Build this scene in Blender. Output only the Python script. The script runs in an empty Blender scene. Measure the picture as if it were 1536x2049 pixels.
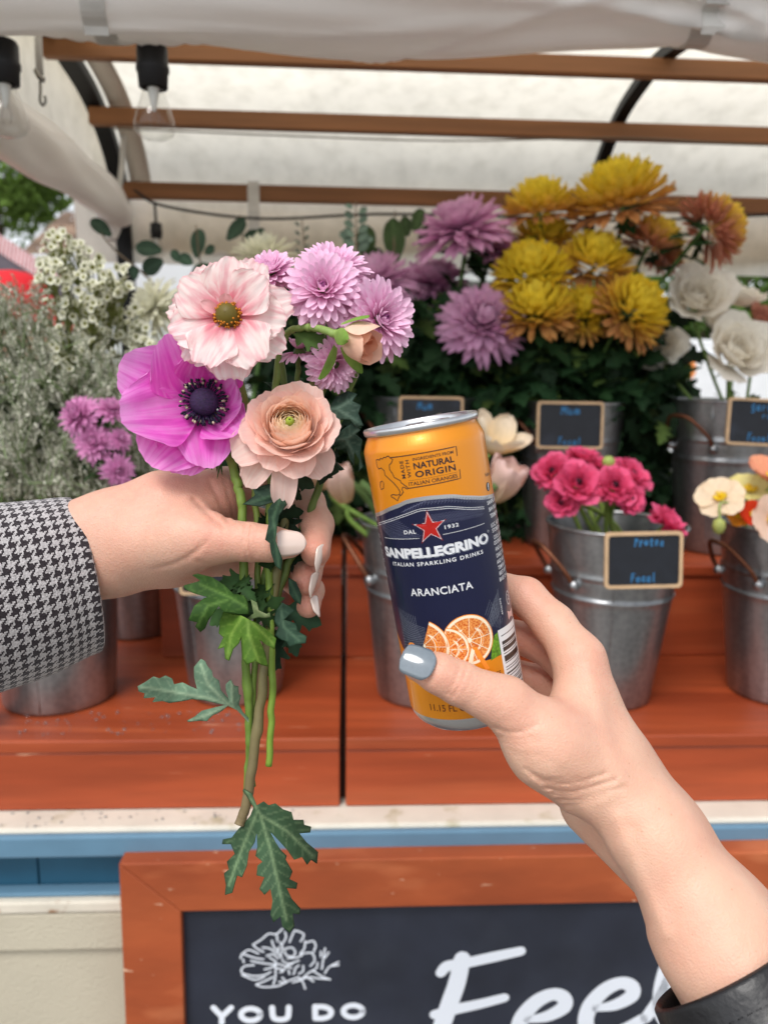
import bpy, bmesh, math, random
import numpy as np
from mathutils import Vector, Matrix
from mathutils.geometry import delaunay_2d_cdt

scene = bpy.context.scene
col = scene.collection

# ------------------------------------------------------------------ camera, sky, sun, exposure
FPX, CX, CY, CZ = 1539.0, 768.0, 1024.5, 1.42     # focal length in photo pixels, optical centre, eye height
PITCH, ROLL = math.radians(10), math.radians(.8)  # the phone looks a little down and hangs a little to one side
EYE = np.array([0, 0, CZ])
C_F = np.array([0, math.cos(PITCH), -math.sin(PITCH)])
_r0, _u0 = np.array([1., 0, 0]), np.array([0, math.sin(PITCH), math.cos(PITCH)])
C_R = _r0 * math.cos(ROLL) + _u0 * math.sin(ROLL)
C_U = _u0 * math.cos(ROLL) - _r0 * math.sin(ROLL)
cam_d = bpy.data.cameras.new('camera')
cam = bpy.data.objects.new('camera', cam_d)
col.objects.link(cam)
cam.matrix_world = Matrix([[*map(float, (C_R[i], C_U[i], -C_F[i], EYE[i]))] for i in range(3)] + [[0, 0, 0, 1]])
cam_d.sensor_fit = 'HORIZONTAL'
cam_d.sensor_width = 36
cam_d.lens = 36 * FPX / 1536
cam_d.clip_start = 0.02
cam_d.clip_end = 1000
cam_d.dof.use_dof = True
cam_d.dof.focus_distance = 0.388
cam_d.dof.aperture_fstop = 11.5
cam_d.dof.aperture_blades = 0
scene.camera = cam

world = bpy.data.worlds.new('World')
scene.world = world
world.use_nodes = True
wn, wl = world.node_tree.nodes, world.node_tree.links
wn.clear()
SUN_EL, SUN_AZ = 54, 205                          # degrees; azimuth from +Y towards +X
sky = wn.new('ShaderNodeTexSky')
sky.sky_type = 'NISHITA'
sky.sun_disc = False
sky.sun_elevation = math.radians(SUN_EL)
sky.sun_rotation = math.radians(SUN_AZ)
sky.air_density = 1.0
sky.dust_density = 1.2
sky.ozone_density = 1.0
hs = wn.new('ShaderNodeHueSaturation')            # overcast: the whole sky is nearly white
hs.inputs['Saturation'].default_value = 0.22
bg = wn.new('ShaderNodeBackground')
bg.inputs['Strength'].default_value = 0.15
wo = wn.new('ShaderNodeOutputWorld')
wl.new(sky.outputs['Color'], hs.inputs['Color'])
wl.new(hs.outputs['Color'], bg.inputs['Color'])
wl.new(bg.outputs['Background'], wo.inputs['Surface'])

sun_d = bpy.data.lights.new('sun', 'SUN')
sun_d.energy = 1.5
sun_d.angle = math.radians(24)
sun_d.color = (1.0, 0.965, 0.92)
sun = bpy.data.objects.new('sun', sun_d)
col.objects.link(sun)
_e, _a = math.radians(SUN_EL), math.radians(SUN_AZ)
sdir = Vector((math.sin(_a) * math.cos(_e), math.cos(_a) * math.cos(_e), math.sin(_e)))
sun.location = sdir * 20
sun.rotation_euler = sdir.to_track_quat('Z', 'Y').to_euler()

scene.view_settings.view_transform = 'Standard'
scene.view_settings.look = 'None'
scene.view_settings.exposure = 0.55
scene.view_settings.gamma = 1.0
scene.cycles.max_bounces = 8
scene.cycles.transparent_max_bounces = 12
scene.cycles.caustics_reflective = False
scene.cycles.caustics_refractive = False

# ------------------------------------------------------------------ helpers
def P(px, py, d):
    """A point of the place d metres in front of the lens."""
    return EYE + d * (C_R * ((px - CX) / FPX) + C_F - C_U * ((py - CY) / FPX))

def A3(v):
    """A direction given as (to the right, away, up) for someone looking along the lens."""
    return C_R * v[0] + C_F * v[1] + C_U * v[2]

def atx(px, y, z):
    """x of a point at world y, z that lies in photo column px."""
    d = y * C_F[1] + (z - CZ) * C_F[2]
    k = (px - CX) / FPX
    return (k * d - (y * C_R[1] + (z - CZ) * C_R[2])) / C_R[0]

def C(r, g, b):
    f = lambda v: (v / 255 / 12.92) if v / 255 <= .04045 else ((v / 255 + .055) / 1.055) ** 2.4
    return np.array([f(r), f(g), f(b)])

def mixc(a, b, w):
    w = np.clip(np.asarray(w, float), 0, 1)[..., None]
    return np.asarray(a) * (1 - w) + np.asarray(b) * w

def nrm(v):
    v = np.asarray(v, float)
    return v / np.linalg.norm(v)

def smooth01(x):
    x = np.clip(x, 0, 1)
    return x * x * (3 - 2 * x)

def tag(o, label=None, cat=None, group=None, kind=None):
    if label: o['label'] = label
    if cat: o['category'] = cat
    if group: o['group'] = group
    if kind: o['kind'] = kind
    return o

def adopt(o, parent):
    if parent is not None:
        o.parent = parent
        o.matrix_parent_inverse = Matrix.Translation(-Vector(parent.get('_base', (0, 0, 0))))
    return o

def thing(name, label, cat, loc, group=None):
    o = bpy.data.objects.new(name, None)
    o.empty_display_size = .02
    col.objects.link(o)
    o.location = [float(x) for x in loc]
    o['_base'] = [float(x) for x in loc]
    return tag(o, label, cat, group)

class MB:
    """Collects vertices, faces, colours and uvs and builds one mesh object."""
    def __init__(s): s.v, s.f, s.c, s.u, s.n = [], [], [], [], 0
    def add(s, V, F, c=(1, 1, 1), uv=None):
        V = np.asarray(V, float).reshape(-1, 3)
        s.v.append(V)
        for f in F: s.f.append([i + s.n for i in f])
        c = np.asarray(c, float)
        s.c.append(np.tile(c, (len(V), 1)) if c.ndim == 1 else c)
        s.u.append(np.zeros((len(V), 2)) if uv is None else np.asarray(uv, float))
        s.n += len(V)
        return s
    def mesh(s, name, mat=None, smooth=True):
        m = bpy.data.meshes.new(name)
        V = np.concatenate(s.v)
        m.from_pydata(V.tolist(), [], s.f)
        cc = np.ones((len(V), 4), np.float32); cc[:, :3] = np.concatenate(s.c)
        ca = m.color_attributes.new('Col', 'FLOAT_COLOR', 'POINT')
        ca.data.foreach_set('color', cc.ravel())
        li = np.empty(len(m.loops), np.int32); m.loops.foreach_get('vertex_index', li)
        ul = m.uv_layers.new(name='UVMap')
        ul.data.foreach_set('uv', np.concatenate(s.u)[li].astype(np.float32).ravel())
        if smooth: m.polygons.foreach_set('use_smooth', np.ones(len(m.polygons), bool))
        if mat: m.materials.append(mat)
        m.update()
        return m
    def build(s, name, mat, parent=None, smooth=True):
        o = bpy.data.objects.new(name, s.mesh(name, mat, smooth))
        col.objects.link(o)
        return adopt(o, parent)

def gridf(nu, nv, cu=False, cv=False):
    F = []
    for i in range(nu if cu else nu - 1):
        for j in range(nv if cv else nv - 1):
            a, b = i * nv + j, ((i + 1) % nu) * nv + j
            F.append([a, b, ((i + 1) % nu) * nv + (j + 1) % nv, i * nv + (j + 1) % nv])
    return F

def catmull(pts, n=6):
    p = np.asarray(pts, float)
    if len(p) < 3: return np.array([p[0] + (p[-1] - p[0]) * t for t in np.linspace(0, 1, n + 1)])
    q = np.vstack([2 * p[0] - p[1], p, 2 * p[-1] - p[-2]])
    out = []
    for i in range(1, len(q) - 2):
        for t in np.linspace(0, 1, n, endpoint=False):
            a, b, c, d = q[i - 1], q[i], q[i + 1], q[i + 2]
            out.append(.5 * (2 * b + (c - a) * t + (2 * a - 5 * b + 4 * c - d) * t * t + (3 * b - a - 3 * c + d) * t ** 3))
    out.append(q[-2])
    return np.array(out)

def frames(p):
    T = np.gradient(p, axis=0); T /= np.linalg.norm(T, axis=1)[:, None] + 1e-12
    u = np.cross(T[0], [0, 0, 1.0])
    if np.linalg.norm(u) < .1: u = np.cross(T[0], [0, 1.0, 0])
    U = []
    for t in T:
        u = u - t * (u @ t); u /= np.linalg.norm(u); U.append(u.copy())
    U = np.array(U)
    return T, U, np.cross(T, U)

def tube(mb, pts, r, n=8, k=5, c=(1, 1, 1), c2=None, flat=None):
    """A tapered tube through pts; r a radius, (start, end) or a list as long as pts."""
    p = catmull(pts, k) if k > 1 else np.asarray(pts, float)
    r = np.atleast_1d(np.asarray(r, float))
    R = np.interp(np.linspace(0, 1, len(p)), np.linspace(0, 1, len(r)), r) if len(r) > 1 else np.full(len(p), r[0])
    T, U, W = frames(p)
    a = np.linspace(0, 2 * np.pi, n, endpoint=False)
    fx, fy = flat or (1, 1)
    V = p[:, None] + R[:, None, None] * (fx * np.cos(a)[None, :, None] * U[:, None] + fy * np.sin(a)[None, :, None] * W[:, None])
    F = [[b, a_, d, c_] for a_, b, c_, d in [(f[0], f[1], f[2], f[3]) for f in []]]
    m = len(p)
    F = []
    for i in range(m - 1):
        for j in range(n):
            F.append([i * n + j, i * n + (j + 1) % n, (i + 1) * n + (j + 1) % n, (i + 1) * n + j])
    F.append(list(range(n))[::-1]); F.append([(m - 1) * n + j for j in range(n)])
    t = np.repeat(np.linspace(0, 1, m), n)
    cc = mixc(c, c2, t) if c2 is not None else np.tile(np.asarray(c, float), (m * n, 1))
    uv = np.stack([np.tile(a / 2 / np.pi, m), t], 1)
    return mb.add(V.reshape(-1, 3), F, cc, uv)

BOXF = [[0, 1, 3, 2], [4, 6, 7, 5], [0, 4, 5, 1], [2, 3, 7, 6], [0, 2, 6, 4], [1, 5, 7, 3]]
def box(mb, x0, x1, y0, y1, z0, z1, c=(1, 1, 1)):
    V = [(x, y, z) for x in (x0, x1) for y in (y0, y1) for z in (z0, z1)]
    return mb.add(V, BOXF, c)

def bevel(o, w=.002, seg=2):
    m = o.modifiers.new('bevel', 'BEVEL'); m.width = w; m.segments = seg; m.limit_method = 'ANGLE'
    return o

def lathe(mb, prof, base, n=48, M=None, c=(1, 1, 1), caps=False):
    """prof: list of (radius, height); M 3x3 orientation."""
    prof = np.asarray(prof, float); m = len(prof)
    a = np.linspace(0, 2 * np.pi, n, endpoint=False)
    V = np.stack([prof[:, 0][:, None] * np.cos(a), prof[:, 0][:, None] * np.sin(a), np.repeat(prof[:, 1][:, None], n, 1)], -1).reshape(-1, 3)
    if M is not None: V = V @ np.asarray(M).T
    F = []
    for i in range(m - 1):
        for j in range(n):
            F.append([i * n + j, i * n + (j + 1) % n, (i + 1) * n + (j + 1) % n, (i + 1) * n + j])
    if caps: F.append(list(range(n))[::-1]); F.append([(m - 1) * n + j for j in range(n)])
    uv = np.stack([np.tile(a / 2 / np.pi, m), np.repeat(prof[:, 1], n)], 1)
    return mb.add(V + np.asarray(base), F, c, uv)

def frame3(axis, up=(0, 0, 1)):
    """3x3 with columns x, y, z = axis."""
    z = nrm(axis); x = np.cross(up, z)
    if np.linalg.norm(x) < .05: x = np.cross((0, 1, 0), z)
    x = nrm(x)
    return np.stack([x, np.cross(z, x), z], 1)

def rotz(a):
    return np.array([[math.cos(a), -math.sin(a), 0], [math.sin(a), math.cos(a), 0], [0, 0, 1]])

# ------------------------------------------------------------------ materials
MATS = {}
def mat(name, c=(.5, .5, .5), rough=.6, metal=0., noise=None, bump=None, attr=False, transl=0., sss=0., coat=0., spec=.5,
        noise2=None, stretch=None, sheen=0., bump2=None, transmission=0., ior=1.45, specks=(), vein=None):
    """noise=(scale, amount): value variation; noise2=(scale, colour, low, high): blotches of a second colour."""
    if name in MATS: return MATS[name]
    m = bpy.data.materials.new(name); m.use_nodes = True
    N, L = m.node_tree.nodes, m.node_tree.links
    N.clear()
    out = N.new('ShaderNodeOutputMaterial'); b = N.new('ShaderNodeBsdfPrincipled')
    b.inputs['Roughness'].default_value = rough
    b.inputs['Metallic'].default_value = metal
    b.inputs['Specular IOR Level'].default_value = spec
    b.inputs['Coat Weight'].default_value = coat
    b.inputs['Coat Roughness'].default_value = .08
    b.inputs['Sheen Weight'].default_value = sheen
    b.inputs['Transmission Weight'].default_value = transmission
    b.inputs['IOR'].default_value = ior
    if sss:
        b.inputs['Subsurface Weight'].default_value = sss
        b.inputs['Subsurface Radius'].default_value = (1, .35, .2)
        b.inputs['Subsurface Scale'].default_value = .004
    tc = N.new('ShaderNodeTexCoord')
    mp = N.new('ShaderNodeMapping')
    L.new(tc.outputs['Object'], mp.inputs['Vector'])
    if stretch: mp.inputs['Scale'].default_value = stretch
    if attr:
        at = N.new('ShaderNodeAttribute'); at.attribute_name = 'Col'; cs = at.outputs['Color']
    else:
        rg = N.new('ShaderNodeRGB'); rg.outputs[0].default_value = (*[float(x) for x in c], 1); cs = rg.outputs[0]
    def ntex(scale, detail=5):
        n = N.new('ShaderNodeTexNoise'); n.inputs['Scale'].default_value = scale; n.inputs['Detail'].default_value = detail
        L.new(mp.outputs['Vector'], n.inputs['Vector']); return n
    def rng(sock, a, b_, lo=.3, hi=.7):
        r = N.new('ShaderNodeMapRange'); L.new(sock, r.inputs['Value'])
        for k, v in zip(('From Min', 'From Max', 'To Min', 'To Max'), (lo, hi, a, b_)): r.inputs[k].default_value = v
        return r.outputs['Result']
    def mixn(fac, a, b_, typ='MIX'):
        x = N.new('ShaderNodeMix'); x.data_type = 'RGBA'; x.blend_type = typ
        if isinstance(fac, (int, float)): x.inputs[0].default_value = fac
        else: L.new(fac, x.inputs[0])
        for s, v in ((6, a), (7, b_)):
            if isinstance(v, (tuple, list, np.ndarray)): x.inputs[s].default_value = (*[float(q) for q in v], 1)
            else: L.new(v, x.inputs[s])
        return x.outputs[2]
    if noise2: cs = mixn(rng(ntex(noise2[0]).outputs['Fac'], 0, 1, noise2[2], noise2[3]), cs, noise2[1])
    for sc_, cc_, lo_, hi_ in specks: cs = mixn(rng(ntex(sc_, 3).outputs['Fac'], 0, 1, lo_, hi_), cs, cc_)
    vn = None
    if vein:                                       # fine streaks that run from base to rim of a petal (u across, v along)
        uvn = N.new('ShaderNodeUVMap'); uvn.uv_map = 'UVMap'; vm = N.new('ShaderNodeMapping'); vm.inputs['Scale'].default_value = (vein[0], vein[1], 1)
        vn = N.new('ShaderNodeTexNoise'); vn.inputs['Scale'].default_value = 1.; vn.inputs['Detail'].default_value = 4
        L.new(uvn.outputs['UV'], vm.inputs['Vector']); L.new(vm.outputs['Vector'], vn.inputs['Vector'])
        cs = mixn(rng(vn.outputs['Fac'], 0, vein[3], .46, .66), cs, vein[2]); cs = mixn(rng(vn.outputs['Fac'], vein[5], 0, .32, .5), cs, vein[4])
    if noise:
        v = rng(ntex(noise[0]).outputs['Fac'], 1 - noise[1], 1 + noise[1])
        cb = N.new('ShaderNodeCombineColor')
        for i in range(3): L.new(v, cb.inputs[i])
        cs = mixn(1.0, cs, cb.outputs[0], 'MULTIPLY')
    L.new(cs, b.inputs['Base Color'])
    if bump:
        bp = N.new('ShaderNodeBump'); bp.inputs['Strength'].default_value = bump[1]; bp.inputs['Distance'].default_value = bump[2] if len(bump) > 2 else .001
        L.new(ntex(bump[0]).outputs['Fac'], bp.inputs['Height']); L.new(bp.outputs['Normal'], b.inputs['Normal'])
        if bump2:
            b2 = N.new('ShaderNodeBump'); b2.inputs['Strength'].default_value = bump2[1]; b2.inputs['Distance'].default_value = bump2[2]
            L.new(ntex(bump2[0]).outputs['Fac'], b2.inputs['Height']); L.new(bp.outputs['Normal'], b2.inputs['Normal']); L.new(b2.outputs['Normal'], b.inputs['Normal'])
    if vn:
        bv = N.new('ShaderNodeBump'); bv.inputs['Strength'].default_value = .55; bv.inputs['Distance'].default_value = .0007
        L.new(vn.outputs['Fac'], bv.inputs['Height'])
        if b.inputs['Normal'].is_linked: L.new(b.inputs['Normal'].links[0].from_socket, bv.inputs['Normal'])
        L.new(bv.outputs['Normal'], b.inputs['Normal'])
    sh = b.outputs['BSDF']
    if transl:
        tr = N.new('ShaderNodeBsdfTranslucent'); L.new(cs, tr.inputs['Color'])
        ms = N.new('ShaderNodeMixShader'); ms.inputs['Fac'].default_value = transl
        L.new(sh, ms.inputs[1]); L.new(tr.outputs['BSDF'], ms.inputs[2]); sh = ms.outputs['Shader']
    L.new(sh, out.inputs['Surface'])
    m['_'] = 1
    MATS[name] = m
    return m

M_PETAL = mat('petal', attr=True, rough=.55, transl=.3, noise=(220, .07), spec=.25, bump=(260, .25, .0006), stretch=(1, 1, .35))
M_PETA = mat('anemone_petal', attr=True, rough=.5, transl=.38, spec=.25, sheen=.3, noise=(150, .06), vein=(9, .9, C(246, 176, 236), .5, C(210, 38, 178), .4))
M_PETB = mat('striped_petal', attr=True, rough=.5, transl=.38, spec=.25, noise=(150, .04), vein=(6.5, 1.6, C(252, 246, 242), .6, C(232, 140, 160), .42))
M_PETP = mat('peach_petal', attr=True, rough=.55, transl=.42, spec=.2, noise=(120, .04), vein=(8, .8, C(252, 238, 226), .35, C(240, 198, 182), .3))
M_LEAF = mat('leaf', attr=True, rough=.62, transl=.18, noise=(140, .2), spec=.22, bump=(300, .3, .0005))
M_STEM = mat('stem', attr=True, rough=.5, noise=(120, .15), spec=.35, sss=0)
M_WOOD = mat('stained_wood', C(164, 74, 40), rough=.45, noise=(30, .18), noise2=(7.0, C(138, 56, 28), .40, .70), bump=(60, .35, .0012), stretch=(.12, 1.6, 1.6), spec=.5, specks=((9, C(182, 92, 54), .60, .76), (60, C(206, 150, 118), .72, .75)))
M_WOODL = mat('light_beam_wood', C(136, 90, 54), rough=.6, noise=(14, .25), stretch=(.15, 3, 3), bump=(60, .3, .001))
M_GALV = None
M_BLACK = mat('black_metal', C(15, 15, 17), rough=.5, noise=(30, .2), spec=.25)
M_RUBBER = mat('black_rubber', C(24, 24, 26), rough=.6)
M_VINYL = mat('white_vinyl', C(248, 245, 242), rough=.34, noise=(5, .04), transl=.28, spec=.45, bump=(9, .35, .006), bump2=(70, .12, .001))
M_ROOF = mat('canopy_cloth', C(246, 240, 225), rough=.8, noise=(14, .06), transl=.88, noise2=(30, C(230, 224, 208), .45, .75), bump=(120, .2, .001), stretch=(1, 1, 1))
M_WEB = mat('webbing', C(205, 203, 198), rough=.8, bump=(900, .6, .001), noise=(60, .12), stretch=(.3, 1, 1))
M_CHALK = mat('chalkboard', C(38, 42, 54), rough=.55, noise=(12, .25), noise2=(5, C(52, 56, 66), .55, .8))
M_SIGNW = mat('white_paint_print', C(225, 230, 238), rough=.6)
M_BLUEINK = mat('blue_chalk', C(48, 112, 160), rough=.7, noise=(200, .3))

def galv():
    m = bpy.data.materials.new('galvanised_steel'); m.use_nodes = True
    N, L = m.node_tree.nodes, m.node_tree.links
    b = N['Principled BSDF']; b.inputs['Metallic'].default_value = .92
    tc = N.new('ShaderNodeTexCoord')
    vo = N.new('ShaderNodeTexVoronoi'); vo.inputs['Scale'].default_value = 130
    no = N.new('ShaderNodeTexNoise'); no.inputs['Scale'].default_value = 14; no.inputs['Detail'].default_value = 6
    mp = N.new('ShaderNodeMapping'); mp.inputs['Scale'].default_value = (2.2, 2.2, .22)
    L.new(tc.outputs['Object'], mp.inputs['Vector']); L.new(tc.outputs['Object'], vo.inputs['Vector']); L.new(mp.outputs['Vector'], no.inputs['Vector'])
    ad = N.new('ShaderNodeMath'); ad.operation = 'MULTIPLY_ADD'; ad.inputs[1].default_value = .16
    L.new(vo.outputs['Distance'], ad.inputs[0]); L.new(no.outputs['Fac'], ad.inputs[2])
    r = N.new('ShaderNodeValToRGB'); r.color_ramp.elements[0].position = .35; r.color_ramp.elements[1].position = .85
    r.color_ramp.elements[0].color = (.20, .21, .22, 1); r.color_ramp.elements[1].color = (.52, .53, .54, 1)
    L.new(ad.outputs[0], r.inputs['Fac']); L.new(r.outputs['Color'], b.inputs['Base Color'])
    q = N.new('ShaderNodeMapRange'); q.inputs['To Min'].default_value = .24; q.inputs['To Max'].default_value = .46
    L.new(no.outputs['Fac'], q.inputs['Value']); L.new(q.outputs['Result'], b.inputs['Roughness'])
    bp = N.new('ShaderNodeBump'); bp.inputs['Strength'].default_value = .25; bp.inputs['Distance'].default_value = .002
    L.new(no.outputs['Fac'], bp.inputs['Height']); L.new(bp.outputs['Normal'], b.inputs['Normal'])
    return m
M_GALV = galv()

# ------------------------------------------------------------------ plant builders
def petal(L, W, nl=7, nw=5, e0=0., curl=0., cup=0., ruf=0., rf=3., wb=.3, pk=.6, tip=2.2, ph=0., cp=1.5, notch=0., spade=0.):
    """One petal growing along +y from the origin, its face towards +z. Returns vertices, faces, t along, s across.
    spade > 0 gives a broad petal that stays wide to a round, frilled rim."""
    t = np.linspace(0, 1, nl); s = np.linspace(-1, 1, nw)
    up = wb + (1 - wb) * np.sin(np.clip(t / pk, 0, 1) * np.pi / 2)
    b = np.clip((t - pk) / (1 - pk), 0, 1) if pk < 1 else 0 * t
    w = W / 2 * up * (np.maximum(np.sqrt(np.maximum(1 - b ** tip, 0)), .12) if not spade else 1 - .12 * b ** 2)
    ts = np.linspace(0, 1, 41); a = e0 + curl * ts ** cp; am = (a[1:] + a[:-1]) / 2
    Yc = np.concatenate([[0], np.cumsum(np.cos(am))]) * L / 40; Zc = np.concatenate([[0], np.cumsum(np.sin(am))]) * L / 40
    T, S = np.meshgrid(t, s, indexing='ij')
    q = T * (1 - spade * np.abs(S) ** 2.6 * (.35 + .65 * T)) if spade else T
    if notch: q = q * (1 - notch * T ** 2 * (.5 + .5 * np.cos(S * 7 + ph)) - notch * .35 * T ** 4 * np.sin(S * 23 + 2 * ph))
    y = np.interp(q, ts, Yc); z = np.interp(q, ts, Zc); A = e0 + curl * np.clip(q, 0, 1) ** cp
    off = cup * W * S ** 2 * up[:, None] + ruf * L * T ** 2 * np.sin(rf * np.pi * S + ph) * (.4 + .6 * np.abs(S))
    V = np.stack([S * w[:, None], y - np.sin(A) * off, z + np.cos(A) * off], -1)
    return V.reshape(-1, 3), gridf(nl, nw), T.ravel(), S.ravel()

def setpetal(V, M, pos, az, r0=0, h0=0):
    V = V + np.array([0, r0, h0])
    return (V @ rotz(az).T) @ M.T + pos

def mum_bloom(rng, pos, axis, R, layers, cols, L0=.55, thick=.16, droop=.5, dome=.55, nl=5, nw=3, incurve=.9, ball=False):
    """A many-petalled chrysanthemum head as one mesh. cols(layer 0..1, t) -> colour."""
    mb = MB(); M = frame3(axis)
    nL = len(layers)
    for k, n in enumerate(layers):
        f = k / max(nL - 1, 1)                     # 0 centre, 1 outermost
        for i in range(n):
            az = 2 * math.pi * (i + .5 * (k % 2)) / n + rng.uniform(-.12, .12)
            L = R * (L0 + (1 - L0) * f) * rng.uniform(.88, 1.1) * (.55 + .45 * f if incurve < .5 else .8 + .2 * f)
            e0 = 1.45 - (1.45 + droop * .35) * f ** .9 + rng.uniform(-.12, .12)
            cu = incurve * (1 - f) * .9 - droop * f + rng.uniform(-.2, .2)
            if ball:                               # a dome crowded with short incurved petals
                ph = f * 1.72; e0 = 1.57 - ph + rng.uniform(-.16, .16); cu = (.75 - .35 * f if f < .9 else -droop * rng.random()) * rng.uniform(.6, 1.3); L = R * (.50 + .16 * f) * rng.uniform(.85, 1.1)
                V, F, T, S = petal(L, R * thick * rng.uniform(.8, 1.2), nl, nw, e0, cu, .25, wb=.5, pk=.7, tip=2.8)
                mb.add(setpetal(V, M, pos, az, R * .46 * math.sin(ph), R * (.46 * math.cos(ph) - .12)), F, cols(f, T) * rng.uniform(.88, 1.08)); continue
            V, F, T, S = petal(L, R * thick * rng.uniform(.85, 1.2), nl, nw, e0, cu, .22, wb=.45, pk=.7, tip=2.5)
            V = setpetal(V, M, pos, az, R * .06 * f + R * .10 * (1 - f) * (n > 1), R * dome * .35 * (1 - f))
            mb.add(V, F, cols(f, T) * rng.uniform(.9, 1.08))
    return mb

def rose_bloom(rng, pos, axis, R, n, cols, open_=1.0, ruf=.04):
    """Cupped spiralling petals (ranunculus, lisianthus, rose)."""
    mb = MB(); M = frame3(axis)
    for i in range(n):
        f = (i + .5) / n
        az = i * 2.39996 + rng.uniform(-.2, .2)
        L = R * (.30 + .85 * f); W = R * (.42 + .9 * f)
        e0 = 1.5 - 1.25 * f ** 1.4 * open_ + rng.uniform(-.08, .08)
        cu = .95 * (1 - f) - .15 * f * open_
        V, F, T, S = petal(L, W, 8, 9, e0, cu, .16 * (1.1 - f * .6), ruf, 2.5, .35, .75, 2.4, rng.uniform(0, 6), notch=.06, spade=.3)
        V = setpetal(V, M, pos, az, R * (.04 + .28 * f), R * .12 * (1 - f))
        mb.add(V, F, cols(f, T) * rng.uniform(.93, 1.05))
    return mb

LEAF_HALF = [(0, 0), (.05, .10), (.20, .16), (.34, .26), (.26, .30), (.16, .34), (.24, .44), (.40, .56), (.34, .60), (.18, .58), (.20, .68), (.26, .80), (.16, .82), (.10, .92), (0, 1.0)]
_h = np.array(LEAF_HALF)
LEAF_OUT = np.vstack([_h, (_h[1:-1] * [-1, 1])[::-1]])
def leaf_template():
    """A small lobed chrysanthemum leaf along +y as vertices and triangles."""
    pts = [Vector(p) for p in LEAF_OUT] + [Vector((0, y)) for y in (.2, .4, .6, .8)]
    n = len(LEAF_OUT)
    r = delaunay_2d_cdt(pts, [(i, (i + 1) % n) for i in range(n)], [list(range(n))], 1, 1e-5)
    V = np.array([(v.x, v.y) for v in r[0]]); F = [list(f) for f in r[2]]
    return V, F
LV, LF = leaf_template()
def add_leaf(mb, rng, pos, d, n, size, c, bend=.3, fold=.25):
    y = nrm(d); x = np.cross(y, n)
    x = nrm(x) if np.linalg.norm(x) > 1e-3 else nrm(np.cross(y, (.3, .2, .9)))
    z = np.cross(x, y)
    h = np.abs(LV[:, 0]) * fold - bend * LV[:, 1] ** 2
    V = pos + size * (LV[:, :1] * x + LV[:, 1:] * y + h[:, None] * z)
    w = np.exp(-(LV[:, 0] / .05) ** 2) * .35
    mb.add(V, LF, mixc(c, np.asarray(c) * 1.9, w) * rng.uniform(.75, 1.25))

def rvec(rng):
    return nrm([rng.gauss(0, 1) for _ in range(3)])
# ------------------------------------------------------------------ the setting
rng = random.Random(7)
CYAW, SYAW = math.cos(math.radians(2.87)), math.sin(math.radians(2.87))
class YB(MB):
    """Geometry of the cart, which stands turned a little to the lens."""
    def add(s, V, F, c=(1, 1, 1), uv=None):
        V = np.array(V, float).reshape(-1, 3); x, y = V[:, 0].copy(), V[:, 1] - 1.2
        V[:, 0] = CYAW * x - SYAW * y; V[:, 1] = 1.2 + SYAW * x + CYAW * y
        return MB.add(s, V, F, c, uv)

M_GROUND = mat('paving', C(120, 116, 110), rough=.85, noise=(3, .2), bump=(40, .4, .01))
o = MB().add([(-300, -300, 0), (300, -300, 0), (300, 300, 0), (-300, 300, 0)], [[0, 1, 2, 3]]).build('ground', M_GROUND, smooth=False)
tag(o, kind='structure')

# ---- cart body
M_CREAM = mat('cream_stucco_paint', C(190, 182, 162), rough=.7, noise=(6, .06), bump=(260, .9, .0015))
M_LEDGE = mat('weathered_white_paint', C(214, 208, 194), rough=.55, noise=(18, .08), noise2=(26, C(186, 178, 152), .58, .7), bump=(80, .4, .001))
M_RUST = mat('rusty_white_paint', C(214, 206, 190), rough=.6, noise=(18, .1), noise2=(22, C(150, 98, 52), .56, .66), bump=(80, .5, .001))
M_BLUE = mat('blue_paint', C(98, 134, 158), rough=.4, noise=(20, .06))
M_TEAL = mat('dark_teal_paint', C(44, 92, 118), rough=.45, noise=(20, .1))
cart = thing('flower_cart', 'cream and blue painted market cart carrying the wooden flower steps', 'cart', (0, 1.4, 0))
X0, X1 = -.80, 1.25
ZL = CZ - .5685
def cbox(name, m, *a, bev=.002):
    return bevel(YB().add(*_b(*a)).build(name, m, cart, smooth=False), bev)
def _b(x0, x1, y0, y1, z0, z1):
    return [(x, y, z) for x in (x0, x1) for y in (y0, y1) for z in (z0, z1)], BOXF
cbox('counter_ledge', M_LEDGE, X0, X1, .906, 1.90, ZL - .02, ZL, bev=.004)
cbox('blue_trim', M_BLUE, X0, X1, .895, .9055, ZL - .0335, ZL - .004, bev=.003)
cbox('recess_panel', M_TEAL, X0, -.462, .935, .96, ZL - .105, ZL - .0205)
cbox('recess_panel', M_TEAL, -.4605, X1, .935, .96, ZL - .105, ZL - .0205)
cbox('lower_trim', M_BLUE, X0, X1, .915, .934, ZL - .1025, ZL - .096)
cbox('lower_ledge', M_RUST, X0, X1, .906, .96, ZL - .1195, ZL - .103, bev=.003)
cbox('body_band', M_CREAM, X0, X1, .909, .96, ZL - .178, ZL - .12, bev=.005)
cbox('body_panel', M_CREAM, X0, X1, .918, 1.88, .12, ZL - .1785, bev=.004)
for x in (X0 + .08, X1 - .08):
    for y in (1.0, 1.8):
        cbox('leg', M_BLACK, x - .03, x + .03, y - .03, y + .03, 0, .1195)

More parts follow.
